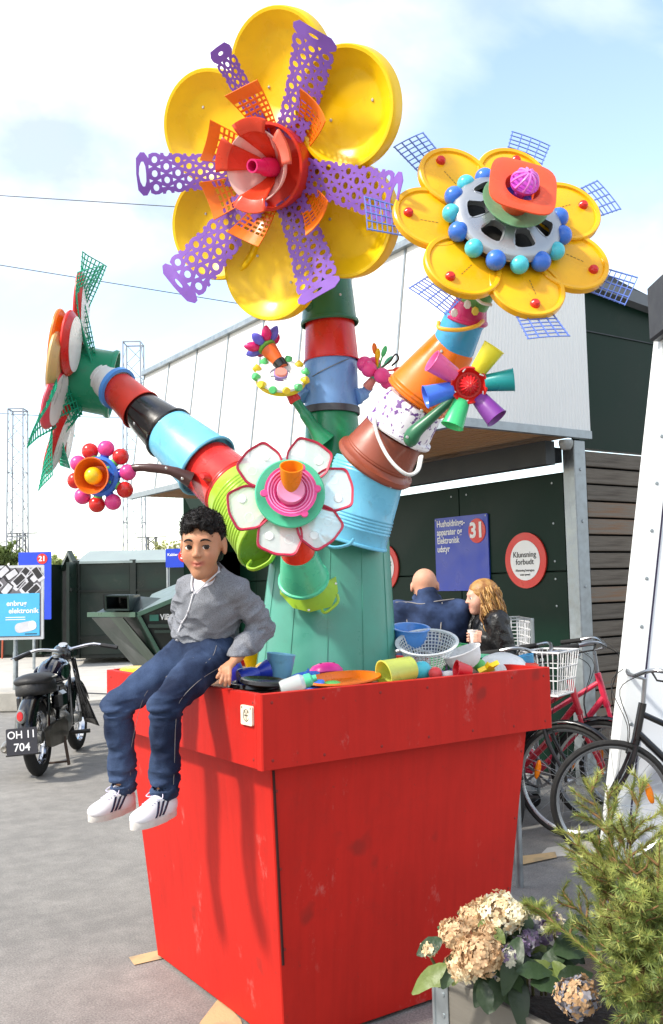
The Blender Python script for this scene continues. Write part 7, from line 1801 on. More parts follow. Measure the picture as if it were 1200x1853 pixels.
for x_, y0_, d, lb in ((41, 965, 70, 'small dark pylon in front of the left mast'), (275, 972, 70, 'small dark pylon left of the boy')):
    top = at(x_, y0_, d); b_ = Vector((top.x, top.y, 0)); t = thing('power_pylon', lb, 'pylon', b_, 'small pylons', frame(b_, (0, 0, 1), rdir)); M = WM[t]
    g = G(); 
    for sx_ in (-1, 1):
        for sy_ in (-1, 1): g.tube([(sx_*.45, sy_*.45, 0), (sx_*.3, sy_*.3, top.z)], .06, 4)
    obj('legs', g, mat('pylon_dark', '#4a4e54', .7), t, M)
    g = G()
    for k_ in range(8): z_ = top.z*k_/8; g.tube([(-.4, -.4, z_), (.4, -.4, z_+top.z/8)], .04, 3); g.tube([(.4, -.4, z_), (-.4, -.4, z_+top.z/8)], .04, 3)
    obj('bracing', g, MATS['pylon_dark'], t, M); obj('cross_arm', G().tube([(-1.1, 0, top.z), (1.1, 0, top.z)], .05, 4), MATS['pylon_dark'], t, M)
def wire(name, a, b, sag, label):
    pts_ = [lerp(a, b, t_)-Vector((0, 0, sag*4*t_*(1-t_))) for t_ in np.linspace(0, 1, 17)]; tag(obj(name, G().tube(pts_, .026, 4), mat('wire_dark', '#34383d', .6), None), label, 'wire', 'overhead wires')
wire('overhead_wire', at(-60, 470, 55), at(560, 570, 55), .0, 'overhead wire passing behind the left flower')
wire('overhead_wire', at(-60, 350, 58), at(330, 375, 58), .0, 'highest faint overhead wire at the left')
wire('overhead_wire', at(-40, 745, 62), at(225, 755, 62), .1, 'overhead wire meeting the left mast top')
wire('overhead_wire', at(-40, 998, 70), at(45, 966, 70), .0, 'low overhead wire ending at the small pylon')

# ================================================================== background trees
barkm = mat('bark', '#5d5044', .9, bump=.5, bscale=30)
leafs = [mat('leaf_%d' % i, c, .6, var=.3, vscale=3, trl=.3) for i, c in enumerate(['#7f8f4c', '#93a05e', '#6c7d44', '#a9ab72'])]
def tree(x, ytop, d, wpx, label, sparse=1., n=900, seed=1, leafm=0, name='tree', lsz=.16, group=None):
    rnd = random.Random(seed); top = at(x, ytop, d); b_ = Vector((top.x, top.y, 0)); H_ = top.z; w_ = pw(wpx, d)/2
    t = thing(name, label, 'tree', b_, group)
    g = G(); tips = []
    def branch(p, dr, ln, r, lev):
        pts_ = [p]; q_ = p.copy(); dd = dr.copy()
        for k_ in range(4): dd = (dd+Vector((rnd.uniform(-.25, .25), rnd.uniform(-.25, .25), rnd.uniform(-.05, .22)))).normalized(); q_ = q_+dd*ln/4; pts_.append(q_.copy())
        g.tube(pts_, [r, r*.85, r*.7, r*.5, r*.3], 5)
        if lev > 0:
            for k_ in range(4 if lev > 1 else 3): i = rnd.choice((2, 3, 4)); branch(pts_[i], (dd+Vector((rnd.uniform(-1, 1), rnd.uniform(-1, 1), rnd.uniform(-.1, .7)))).normalized(), ln*.62, r*.45, lev-1)
        tips.extend(pts_[1:])
    branch(b_, Vector((0, 0, 1)), H_*.45, H_*.022, 0)
    for k_ in range(9):
        a = rnd.uniform(0, 6.28); z_ = rnd.uniform(.35, .85)*H_; branch(b_+Vector((0, 0, min(z_, H_*.45))), Vector((math.cos(a)*.8, math.sin(a)*.8, rnd.uniform(.4, 1.3))).normalized(), w_*rnd.uniform(.6, .9), H_*.008, 2)
    g.v = [(b_.x+(p[0]-b_.x), b_.y+(p[1]-b_.y), min(p[2], H_)) for p in g.v]
    obj('trunk', g, barkm, t, None, 180)
    g = G()
    for i in range(n):
        p = rnd.choice(tips); p = Vector((p.x, p.y, min(p.z, H_)))+Vector((rnd.gauss(0, w_*.07), rnd.gauss(0, w_*.07), rnd.gauss(0, w_*.07))); a = Vector((rnd.uniform(-1, 1), rnd.uniform(-1, 1), rnd.uniform(-1, 1))).normalized()*lsz*rnd.uniform(.6, 1.3); b = a.cross(Vector((rnd.uniform(-1, 1), rnd.uniform(-1, 1), rnd.uniform(-1, 1)))).normalized()*lsz*.5
        g.add([p-a, p+b, p+a, p-b], [(0, 1, 2, 3)])
    o = obj('crown', g, leafs[leafm], t, None, 180); o['kind'] = 'stuff'; return t
tree(2, 950, 55, 90, 'leafy tree at the left edge behind the containers', n=2200, seed=2, leafm=2, lsz=.2)
tree(118, 975, 50, 70, 'low pale green tree above the open container', n=1500, seed=3, leafm=1)
tree(160, 978, 52, 60, 'small bushy tree right of the open container', n=1200, seed=4, leafm=0)
tree(203, 938, 46, 56, 'thin sparse tree below the taller mast', n=420, seed=5, leafm=3, lsz=.10)
tree(330, 905, 24, 110, 'flowering tree with upright twigs behind the boy', n=2600, seed=6, leafm=3, lsz=.055)
# low far tree line
def treeline():
    rnd = random.Random(9); g = G()
    for i in range(5200):
        x_ = rnd.uniform(-160, 420); d = rnd.uniform(85, 100); p = at(x_, 1000, d); h_ = (2.2+1.6*mnoise.noise(Vector((x_*.03, 2, 0)))); p.z = rnd.uniform(0, h_+1.2)
        a = Vector((rnd.uniform(-1, 1), rnd.uniform(-1, 1), rnd.uniform(-1, 1))).normalized()*.5; b = a.cross(Vector((rnd.uniform(-1, 1), rnd.uniform(-1, 1), rnd.uniform(-1, 1)))).normalized()*.35; g.add([p-a, p+b, p+a, p-b], [(0, 1, 2, 3)])
    o = obj('distant_wood', g, leafs[2], None, None, 180); o['kind'] = 'stuff'; tag(o, 'low line of distant trees along the horizon', 'trees')
treeline()
# far building strip on the horizon
tag(obj('distant_shed', G().box(60, 8, 3.2, frame(Vector((at(120, 1040, 80).x, at(120, 1040, 80).y, 1.6)), (0, 0, 1), rdir)).box(60.6, 8.6, .3, frame(Vector((at(120, 1040, 80).x, at(120, 1040, 80).y, 3.36)), (0, 0, 1), rdir)), mat('pale_shed', '#a9aaa8', .8), None), 'long pale shed far behind the containers', 'shed')
# ================================================================== bicycles
bpink = mat('bike_pink', '#d8304e', .25, coat=.3, var=.1, dirt=.15); bred = mat('bike_red', '#c22436', .28, coat=.3, var=.1, dirt=.15); bblack = mat('bike_black', '#121214', .28, coat=.3, var=.1, dirt=.1); bgrey = mat('bike_alu', '#a4a7aa', .3, metal=.9, var=.1); rubberb = mat('bike_tyre', '#1c1b1a', .8, dirt=.3, vscale=20); gripm = mat('grip_black', '#161616', .7); amber = mat('reflector', '#e07a10', .2, var=.1); wbask = mat('white_wire', '#dcdcdc', .4)
def bike(label, hub, heading, col, r=.345, WB_=1.06, steer=0., basket=False, lean=0., hbz=1.02, sweep=.12, guard=True, head_up=.80, dropbar=False):
    """hub: ground point under the FRONT hub; heading: horizontal direction the bike faces"""
    h = Vector((heading[0], heading[1], 0)).normalized(); sd_ = Vector((0, 0, 1)).cross(h); u_ = (Vector((0, 0, 1))+sd_*lean).normalized(); l_ = u_.cross(h).normalized()
    M = Matrix((h, l_, u_)).transposed().to_4x4(); M.translation = Vector((hub[0], hub[1], 0))-h*WB_
    b = thing('bicycle', label, 'bicycle', M.translation, 'parked bicycles', M)
    def part(n, g, m, p=None, Mx=None): return obj(n, g, m, p or b, Mx if Mx is not None else M)
    Mst = M @ T((WB_-.06, 0, 0)) @ Matrix.Rotation(R_(steer), 4, 'Z') @ T((-(WB_-.06), 0, 0))
    for x, Mx in ((0, M), (WB_, Mst)):
        Mw = Mx @ T((x, 0, r)) @ Matrix.Rotation(R_(90), 4, 'X')
        w = part('wheel', G().lathe([(0, -.05), (.012, -.05), (.022, -.03), (.018, 0), (.022, .03), (.012, .05), (0, .05)], 14), bgrey, None, Mw)
        rt_ = r-.019; part('tyre', G().lathe([(rt_+.019*math.cos(a), .019*math.sin(a)) for a in np.linspace(0, 2*math.pi, 9)], 56), rubberb, w, Mw)
        part('rim', G().lathe([(r-.036, -.012), (r-.030, -.013), (r-.030, .013), (r-.036, .012), (r-.050, 0), (r-.036, -.012)], 56), bgrey, w, Mw)
        g = G()
        for k_ in range(32):
            a = 2*math.pi*k_/32; sg_ = .03 if k_ % 2 else -.03; a2 = a+(.9 if k_ % 4 < 2 else -.9); g.tube([(.02*math.cos(a2), .02*math.sin(a2), sg_), ((r-.046)*math.cos(a), (r-.046)*math.sin(a), 0)], .0013, 3)
        o = part('spokes', g, bgrey, w, Mw); o['kind'] = 'stuff'
        part('reflector', G().sphere(1, T((-(r*.58), -.02 if x else .1, .0)) @ Matrix.Rotation(.1, 4, 'Z'), 12, 8, .07, .018, .006) if False else G().sphere(1, T(((r*.6)*math.cos(2.9), (r*.6)*math.sin(2.9), .0)) @ Matrix.Rotation(2.9+1.5708, 4, 'Z'), 12, 8, .062, .02, .006), amber, w, Mw)
        if guard:
            rows = []; a0, a1 = (R_(35), R_(205)) if x == 0 else (R_(-15 if False else 20), R_(150))
            for a in np.linspace(a0, a1, 16): rows.append([(x+(r+.022-.016*t_*t_)*math.cos(a), .024*t_, r+(r+.022-.016*t_*t_)*math.sin(a)) for t_ in np.linspace(-1, 1, 5)])
            g = G(); g.add([p for q_ in rows for p in q_], [(i*5+k_, i*5+k_+1, (i+1)*5+k_+1, (i+1)*5+k_) for i in range(15) for k_ in range(4)]); o = part('mudguard', g, bblack, None, Mx if x else M); solidify(o, .002)
    bbx, bbz = .44, r-.06; stx, stz = .28, .86; hx, hz0, hz1 = WB_-.16, head_up-.10, head_up+.05
    g = G(); g.tube([(bbx, 0, bbz), (stx, 0, stz-.08)], .017, 10); g.tube([(bbx, 0, bbz), (lerp(bbx, hx, .5), 0, lerp(bbz, hz0, .44)), (hx+.01, 0, hz0+.01)], .021, 10); g.tube([(lerp(bbx, stx, .55), 0, lerp(bbz, stz-.08, .55)), (hx, 0, hz1-.03)], .017, 10); g.tube([(hx+.02, 0, hz0-.02), (hx-.025, 0, hz1+.02)], .022, 12)
    for s_ in (-1, 1): g.tube([(0, s_*.06, r), (bbx-.03, s_*.035, bbz)], .010, 8); g.tube([(0, s_*.06, r), (lerp(bbx, stx, .85), s_*.025, lerp(bbz, stz-.08, .85))], .009, 8)
    part('frame', g, col)
    g = G(); g.tube([(hx+.02, 0, hz0-.02), (hx+.03, 0, hz0-.05)], .024, 10)
    for s_ in (-1, 1): g.tube(spline([(hx+.03, s_*.04, hz0-.05), (lerp(hx, WB_, .4)+.005, s_*.052, lerp(hz0, r, .45)), (WB_-.01, s_*.055, r+.06), (WB_, s_*.055, r)], 4), [.015]*5+[.013]*4+[.010]*4, 8)
    part('fork', g, col if not dropbar else bblack, None, Mst)
    g = G(); g.tube([(hx-.025, 0, hz1+.02), (hx-.04, 0, hbz-.02), (hx+.02, 0, hbz)], .013, 8); part('stem', g, bgrey, None, Mst)
    g = G(); pts_ = [(hx-sweep, s_, hbz+.03) for s_ in ()]; g.tube(spline([(hx-.02-sweep*1.4, .30, hbz+.02), (hx-sweep*.3, .25, hbz+.05), (hx+.03, .10, hbz+.01), (hx+.02, 0, hbz), (hx+.03, -.10, hbz+.01), (hx-sweep*.3, -.25, hbz+.05), (hx-.02-sweep*1.4, -.30, hbz+.02)], 5), .0115, 8)
    hb_ = part('handlebar', g, bgrey, None, Mst)
    for s_ in (-1, 1):
        part('grip', G().tube([(hx-.01-sweep*1.0, s_*.287, hbz+.03), (hx-.10-sweep*1.4, s_*.325, hbz+.012)], .017, 10), gripm, hb_, Mst); part('brake_lever', G().tube([(hx-sweep*.2, s_*.24, hbz+.04), (hx+.02-sweep*.5, s_*.27, hbz+.0), (hx-.06-sweep, s_*.31, hbz-.02)], .006, 6), gripm, hb_, Mst)
        part('cable', G().tube(spline([(hx, s_*.22, hbz+.04), (hx+.12, s_*.12, hbz-.06), (hx+.06, s_*.03, hz0+.05), (lerp(hx, WB_, .3)+.03, s_*.01, hz0-.1)], 5), .0025, 5), gripm, hb_, Mst)
    part('saddle', G().loft([[(stx-.14+.02*i, w_*math.cos(a), stz+.035+h_*math.sin(a)) for a in np.linspace(0, 2*math.pi, 13)[:-1]] if False else [(stx-.15+x_, w_*math.cos(a), stz+.03+h_*math.sin(a)) for a in np.linspace(0, 2*math.pi, 13)[:-1]] for i, (x_, w_, h_) in enumerate(((0, .05, .02), (.04, .085, .035), (.10, .075, .036), (.17, .04, .03), (.25, .024, .024), (.28, .012, .014)))]), gripm)
    part('seat_post', G().tube([(stx+.01, 0, stz-.1), (stx-.01, 0, stz+.02)], .0125, 8), bgrey)
    Mc = M @ T((bbx, -.05, bbz)) @ Matrix.Rotation(R_(90), 4, 'X')
    g = G()
    for k_ in range(40): a = 2*math.pi*k_/40; g.box(.008, .006, .004, Matrix.Rotation(a, 4, 'Z') @ T((.095, 0, 0)))
    g.lathe([(.078, -.002), (.094, -.002), (.094, .002), (.078, .002), (.078, -.002)], 40)
    for k_ in range(5): a = 2*math.pi*k_/5; g.bar((0, 0, 0), (.08*math.cos(a), .08*math.sin(a), 0), .014, .004)
    part('chainring', g, bgrey, None, Mc)
    for s_, sg_ in ((1, -1), (-1, 1)):
        a = R_(-35); e = (bbx+.17*math.cos(a)*s_, sg_*.085, bbz+.17*math.sin(a)*s_); cr_ = part('crank', G().bar((bbx, sg_*.07, bbz), e, .022, .012), bgrey); part('pedal', G().box(.09, .09, .022, T((e[0], e[1]+sg_*.055, e[2])), .006), gripm, cr_)
    part('chain', G().tube([(.0, -.05, r+.03), (bbx, -.05, bbz+.094)], .005, 4).tube([(.0, -.05, r-.03), (bbx, -.05, bbz-.094)], .005, 4), gripm)
    if guard:
        part('rear_rack', G().tube([(-.22, .05, 2*r+.06), (.2, .05, 2*r+.07)], .007, 6).tube([(-.22, -.05, 2*r+.06), (.2, -.05, 2*r+.07)], .007, 6).tube([(-.02, .06, r), (-.05, .06, 2*r+.06)], .005, 6).tube([(-.02, -.06, r), (-.05, -.06, 2*r+.06)], .005, 6).box(.4, .02, .008, T((0, 0, 2*r+.068))), bblack)
    if basket:
        bx0, bx1, by, bz0, bz1 = hx-.05, hx+.19, .17, hbz-.24, hbz+.02
        bk = part('basket', G().tube([(bx0, -by, bz1), (bx1, -by, bz1), (bx1, by, bz1), (bx0, by, bz1)], .006, 6, closed=True).tube([(bx0+.03, -by+.04, bz0), (bx1-.03, -by+.04, bz0), (bx1-.03, by-.04, bz0), (bx0+.03, by-.04, bz0)], .006, 6, closed=True), wbask, None, Mst)
        bk['kind'] = 'stuff'
        def bp(u, v, w):
            k_ = .03*(1-w); x0_, x1_, y_ = bx0+k_, bx1-k_, by-.04*(1-w); return (lerp(x0_, x1_, u), lerp(-y_, y_, v), lerp(bz0, bz1, w))
        g = G()
        for k_ in range(8): u = k_/7; g.tube([bp(u, 0, 1), bp(u, 0, 0), bp(u, 1, 0), bp(u, 1, 1)], .0035, 5)
        for k_ in range(9): v = k_/8; g.tube([bp(0, v, 1), bp(0, v, 0), bp(1, v, 0), bp(1, v, 1)], .0035, 5)
        for w in (.35, .65): g.tube([bp(0, 0, w), bp(1, 0, w), bp(1, 1, w), bp(0, 1, w)], .0035, 5, closed=True)
        o = part('basket_wires', g, wbask, bk, Mst)
    return b
def gp(x, y, d): p = at(x, y, d); return Vector((p.x, p.y, 0))
bike('black bicycle in front of the white pylon with an amber wheel reflector', gp(1110, 1459, 5.15), -rdir+vdir*.02, bblack, r=.338, guard=False, steer=-4, hbz=1.02, dropbar=True)
bike('black bicycle with white wire basket beside the red pot', gp(1030, 1407, 5.72), rdir*.82-vdir*.57, bblack, r=.342, basket=True, hbz=1.10)
bike('pink bicycle facing the white pylon, behind the basket bicycle', gp(1142, 1395, 6.2), rdir*.96-vdir*.28, bpink, r=.33, hbz=1.10, head_up=.86, WB_=1.04)
bike('red bicycle parked just left of the pink one', gp(1092, 1398, 6.0), rdir*.93-vdir*.36, bred, r=.33, hbz=1.06, head_up=.84, WB_=1.02)
bike('dark bicycle mostly hidden behind the pot, handlebar showing below the woman', gp(850, 1440, 5.35), rdir*.75-vdir*.66, bblack, r=.35, hbz=1.13, head_up=.88)

# ================================================================== white display pylon at the right edge
p0 = onz(1097, 1556, 0); dP = (p0-CAM).dot(FW); p1 = on(1202, 580, p0, vdir)
pyl = thing('display_pylon', 'white tapered display pylon at the right edge', 'pylon', p0)
pylm = mat('pylon_white', '#dfe3e8', .35, var=.03, vscale=2); trimm = mat('pylon_trim', '#e8ecec', .4, var=.03)
hgt_ = p1.z; shf = (p1-p0).dot(rdir)
def pq(u, z, f=0): return p0+rdir*(shf*z/hgt_+u*(1-.5*shf*0))+Vector((0, 0, z-p0.z))+vdir*f
zt_ = hgt_+.55
g = G(); w_ = 1.15
g.loft([[pq(.115, .02, .0), pq(w_, .02, .0), pq(w_-shf*1.2, zt_, .0), pq(.115, zt_, .0)], [pq(.115, .02, .14), pq(w_, .02, .14), pq(w_-shf*1.2, zt_, .14), pq(.115, zt_, .14)]]); obj('panel', g, pylm, pyl)
g = G(); g.loft([[pq(0, .0, -.012), pq(.10, .0, -.012), pq(.10, zt_, -.012), pq(0, zt_, -.012)], [pq(0, .0, .15), pq(.10, .0, .15), pq(.10, zt_, .15), pq(0, zt_, .15)]]); obj('edge_trim', g, trimm, pyl)
g = G(); g.loft([[pq(.1005, .0, -.002), pq(.1145, .0, -.002), pq(.1145, zt_, -.002), pq(.1005, zt_, -.002)], [pq(.1005, .0, .1), pq(.1145, .0, .1), pq(.1145, zt_, .1), pq(.1005, zt_, .1)]]); obj('shadow_gap', g, mat('gap_dark', '#3a2a4a', .6), pyl)
for k_ in range(12): q_ = pq(.055, .2+k_*.27, -.0125); obj('rivet', G().lathe([(0, .004), (.009, .003), (.011, 0)], 10), steel, pyl, frame(q_, -vdir))
b_ = on(1188, 556, p0-vdir*.1, vdir); o = obj('black_speaker_box', G().box(.5, .3, at(1188, 500, dP).z-at(1188, 608, dP).z, frame(b_+rdir*.25, (0, 0, 1), rdir), .015), mat('box_black', '#26262b', .4), pyl)
obj('box_bracket', G().box(.3, .2, .05, frame(b_+rdir*.25-Vector((0, 0, .19)), (0, 0, 1), rdir)), darksteel, pyl)
# drain post behind the pot
pp_ = onz(936, 1610, 0); tag(obj('steel_post', G().lathe([(.02, 0), (.02, .55), (.018, .56), (0, .56)], 12, T((pp_.x+.04, pp_.y+.02, 0))), steel, None), 'short grey steel post just behind the right edge of the pot', 'post')

# ================================================================== wire roll cage behind the couple
cg = Vector(gp(890, 1180, 6.55)); cage = thing('wire_cage', 'grey wire roll cage behind the woman', 'cage', cg)
cwd = pw(962-812, 6.55); chz = at(890, 1122, 6.55).z; Mc = Matrix((rdir, vdir, Vector((0, 0, 1)))).transposed().to_4x4(); Mc.translation = cg
for nm, a, b, up_ in (('front_mesh', (-cwd/2, 0), (cwd/2, 0), 1), ('back_mesh', (-cwd/2, .5), (cwd/2, .5), 1), ('side_mesh', (-cwd/2, 0), (-cwd/2, .5), 1), ('side_mesh', (cwd/2, 0), (cwd/2, .5), 1)):
    g = G(); n = max(6, int(math.hypot(b[0]-a[0], b[1]-a[1])/.052))
    for k_ in range(n+1): x_, y_ = lerp(a[0], b[0], k_/n), lerp(a[1], b[1], k_/n); g.tube([(x_, y_, .12), (x_, y_, chz)], .004, 4)
    for k_ in range(int((chz-.12)/.052)+1): z_ = .12+k_*.052; g.tube([(*a, z_), (*b, z_)], .004, 4)
    obj(nm, g, wbask, cage, Mc)
    g = G(); g.tube([(*a, .1), (*a, chz), (*b, chz), (*b, .1)], .014, 8); obj('frame_tube', g, steel, cage, Mc)
for sx_ in (-1, 1):
    for y_ in (.05, .45): obj('castor', G().lathe([(0, -.015), (.05, -.015), (.05, .015), (0, .015)], 16, T((sx_*cwd*.45, y_, .05)) @ Matrix.Rotation(R_(90), 4, 'X')), gripm, cage, Mc)
obj('base_plate', G().box(cwd, .5, .02, T((0, .25, .11))), steel, cage, Mc)

# ================================================================== wooden collar box with hydrangeas and conifer
ZB = .58
pc = onz(789, 1757, ZB); BWX, BWY = 1.15, 1.0
wood = [mat('grey_wood_%d' % i, c, .8, var=.25, vscale=3, stretch=(1, .12, 1) , bump=.3, bscale=40, dirt=.15) for i, c in enumerate(['#6f6a61', '#65605a'])]
woodx = mat('grey_wood_x', '#948d82', .8, var=.25, vscale=3, stretch=(.12, 1, 1), bump=.3, bscale=40, dirt=.15)
box = thing('wooden_planter_box', 'weathered grey timber collar box planted with hydrangea and conifer', 'planter', (pc.x+BWX/2, pc.y-BWY/2, 0))
nb_ = 3; bh = ZB/nb_
for k_ in range(nb_):
    z_ = bh*(k_+.5)
    for nm, c_, dx, dy, m_ in (('board', (pc.x+.011, pc.y-BWY/2), .022, BWY, wood[k_ % 2]), ('board', (pc.x+BWX-.011, pc.y-BWY/2), .022, BWY, wood[k_ % 2]), ('board', (pc.x+BWX/2, pc.y-.011), BWX-.046, .022, woodx), ('board', (pc.x+BWX/2, pc.y-BWY+.011), BWX-.046, .022, woodx)):
        obj(nm, G().box(dx, dy, bh-.006, T((*c_, z_)), .003), m_, box)
    for sx_, sy_ in ((0, 0), (BWX, 0), (0, -BWY), (BWX, -BWY)):
        g = G(); x_, y_ = pc.x+sx_, pc.y+sy_; ix, iy = (1 if sx_ == 0 else -1), (-1 if sy_ == 0 else 1)
        g.box(.004, .05, bh*.82, T((x_-ix*.003, y_+iy*.022, z_)), .001); g.box(.05, .004, bh*.82, T((x_+ix*.022, y_-iy*.003, z_)), .001); g.lathe([(.006, -bh*.42), (.006, bh*.42)], 8, T((x_-ix*.004, y_-iy*.004, z_)))
        for zz in (-.05, 0, .05): g.lathe([(0, .003), (.006, .002), (.006, 0)], 8, frame((x_-ix*.005, y_+iy*.03, z_+zz), (-ix, 0, 0)))
        obj('corner_hinge', g, steel, box)
soilm = mat('soil', '#2a211a', .95, var=.4, vscale=40, bump=1., bscale=60)
g = G(); n = 26; vs = []
for i in range(n+1):
    for j in range(n+1):
        x_, y_ = pc.x+.025+(BWX-.05)*i/n, pc.y-.025-(BWY-.05)*j/n; vs.append((x_, y_, ZB-.07+.03*mnoise.noise(Vector((x_*9, y_*9, 0)))))
g.add(vs, [(i*(n+1)+j, i*(n+1)+j+1, (i+1)*(n+1)+j+1, (i+1)*(n+1)+j) for i in range(n) for j in range(n)]); o = obj('soil', g, soilm, box, None, 180)
# hydrangea
petm = {k: mat('floret_'+k, c, .75, var=.18, vscale=60, trl=.25) for k, c in (('tan', '#d3b088'), ('cream', '#ebdfbc'), ('sand', '#ddc198'), ('lilac', '#9a86a8'), ('grey', '#8d8c94'), ('brown', '#b8946c'), ('white', '#f1ecd8'))}
leafm = [mat('hyd_leaf_%d' % i, c, .5, var=.25, vscale=12, trl=.15, bump=.2, bscale=60) for i, c in enumerate(['#2f4426', '#3d5430', '#27381f', '#6b7a3c'])]
hyd = thing('hydrangea', 'hydrangea with dried tan and cream flower heads in the grey box', 'plant', onz(870, 1790, ZB-.06))
rnd = random.Random(21)
def hhead(x, y, d, r, keys, n=150, flat=.8):
    c_ = at(x, y, d); upd = (Vector((0, 0, 1))*.8+(CAM-c_).normalized()*.5).normalized(); M = frame(c_, upd)
    gs = {k: G() for k in keys}
    n = int(n*1.7)
    for i in range(n):
        t_ = (i+.5)/n; ph = math.acos(1-1.55*t_); a = i*2.39996+rnd.uniform(-.2, .2); rr_ = r*rnd.uniform(.74, 1.04)*(1+.22*mnoise.noise(Vector((math.sin(ph)*math.cos(a)*1.6+x, math.sin(ph)*math.sin(a)*1.6, math.cos(ph)*1.6))))
        p = M @ Vector((rr_*math.sin(ph)*math.cos(a), rr_*math.sin(ph)*math.sin(a), rr_*math.cos(ph)*flat)); nrm = (p-c_).normalized(); nrm = (nrm+Vector((rnd.uniform(-.4, .4), rnd.uniform(-.4, .4), rnd.uniform(-.4, .4)))).normalized()
        F_ = frame(p, nrm, Vector((rnd.uniform(-1, 1), rnd.uniform(-1, 1), rnd.uniform(-1, 1)))); g = gs[rnd.choice(keys)]; s_ = rnd.uniform(.0062, .0095)
        for k_ in range(4):
            b = k_*1.5708; cx, cy = math.cos(b), math.sin(b); px_, py_ = -cy, cx; cu = rnd.uniform(-.35, .6)
            g.add([(0, 0, 0), (cx*s_*.55+px_*s_*.5, cy*s_*.55+py_*s_*.5, cu*s_*.2), (cx*s_*1.1+px_*s_*.22, cy*s_*1.1+py_*s_*.22, cu*s_*.9), (cx*s_*1.1-px_*s_*.22, cy*s_*1.1-py_*s_*.22, cu*s_*.7), (cx*s_*.55-px_*s_*.5, cy*s_*.55-py_*s_*.5, cu*s_*.2)], [(0, 1, 2, 3, 4)], F_)
    hd_ = None
    for k, g in gs.items():
        o = obj('flower_head' if hd_ is None else 'florets', g, petm[k], hyd if hd_ is None else hd_, None, 180); o['kind'] = 'stuff'; hd_ = hd_ or o
    obj('flower_core', G().sphere(r*.78, T(c_), 12, 8, 1, 1, .8), mat('core_brown', '#6a5136', .9), hd_)
    st_ = onz(x+20, 1800, ZB-.07); obj('stem', G().tube(spline([c_-Vector((0, 0, r*.5)), lerp(c_, st_, .5)+Vector((.01, 0, 0)), st_], 5), .004, 6), mat('hyd_stem', '#6f6a3e', .8), hyd)
HD = 2.16
hhead(868, 1728, HD-.06, .050, ['tan', 'sand', 'brown'], 190); hhead(824, 1690, HD+.02, .036, ['tan', 'sand'], 120); hhead(842, 1745, HD-.02, .040, ['sand', 'tan', 'cream'], 140)
hhead(857, 1662, HD+.10, .036, ['tan', 'sand'], 100); hhead(905, 1655, HD+.08, .054, ['cream', 'white', 'sand'], 140); hhead(880, 1650, HD+.14, .036, ['cream', 'sand'], 90); hhead(776, 1718, HD, .018, ['cream', 'sand'], 24)
hhead(968, 1668, HD+.12, .030, ['lilac', 'cream', 'grey'], 60); hhead(982, 1688, HD+.1, .028, ['lilac', 'white'], 50); hhead(960, 1697, HD+.04, .020, ['lilac', 'grey'], 40); hhead(921, 1730, HD, .026, ['grey', 'white', 'lilac'], 60); hhead(1045, 1805, HD-.16, .046, ['grey', 'brown', 'tan', 'grey'], 170)
leafme = []
def leaf_mesh(L_, W_, dr):
    g = G(); n = 8; vs = []
    for i in range(n+1):
        u = i/n; w = W_*math.sin(math.pi*min(1, u*.94+.03))**.8*(1-.25*u); z = -dr*u*u
        for v in (-1, -.5, 0, .5, 1): vs.append((u*L_, v*w, z+.18*w*abs(v)+.004*math.sin(u*20)*abs(v)))
    g.add(vs, [(i*5+k_, i*5+k_+1, (i+1)*5+k_+1, (i+1)*5+k_) for i in range(n) for k_ in range(4)]); return g.mesh('leaf', 60)
lm = [leaf_mesh(.11, .034, .03), leaf_mesh(.09, .03, .015), leaf_mesh(.13, .03, .05)]
def leaf(x, y, d, ang, tilt, k=0, mi=0, s_=.74):
    p = at(x, y, d); dirv = (RT*math.cos(R_(ang))+UP*math.sin(R_(ang))); nrm = ((CAM-p).normalized()+Vector((0, 0, tilt))).normalized()
    xx = (dirv-nrm*dirv.dot(nrm)).normalized(); M = Matrix((xx, nrm.cross(xx), nrm)).transposed().to_4x4(); M.translation = p; obj('leaf', lm[k], leafm[mi], hyd, M @ Matrix.Scale(s_, 4))
for a in ((915, 1690, HD+.06, -10, .8, 0, 1), (890, 1690, HD+.08, 60, .8, 1, 0), (935, 1690, HD+.08, 30, .9, 0, 1), (925, 1745, HD-.02, -20, .9, 0, 2), (935, 1760, HD-.05, 10, 1., 0, 0), (955, 1742, HD, -35, .8, 2, 3), (985, 1725, HD+.03, -45, .7, 2, 1), (1000, 1740, HD-.02, -60, .6, 2, 3), (872, 1775, HD-.05, -80, .3, 1, 2),
          (800, 1700, HD, 215, .4, 1, 0), (808, 1745, HD-.02, 222, .4, 2, 3), (845, 1700, HD+.1, 120, .8, 1, 2), (830, 1725, HD, 250, .5, 0, 1), (960, 1780, HD-.06, -5, .9, 0, 0), (1000, 1690, HD+.1, 20, .9, 1, 1), (950, 1660, HD+.15, 80, .8, 1, 0), (1010, 1770, HD-.08, 20, .9, 0, 2), (875, 1660, HD+.16, 150, .8, 1, 0)):
    leaf(*a)
rnd2 = random.Random(8)
for i in range(26): leaf(rnd2.uniform(880, 1030), rnd2.uniform(1690, 1765), HD+rnd2.uniform(.0, .14), rnd2.uniform(0, 360), rnd2.uniform(.6, 1.2), rnd2.randrange(3), rnd2.choice((0, 0, 2, 1)), rnd2.uniform(.7, 1.))
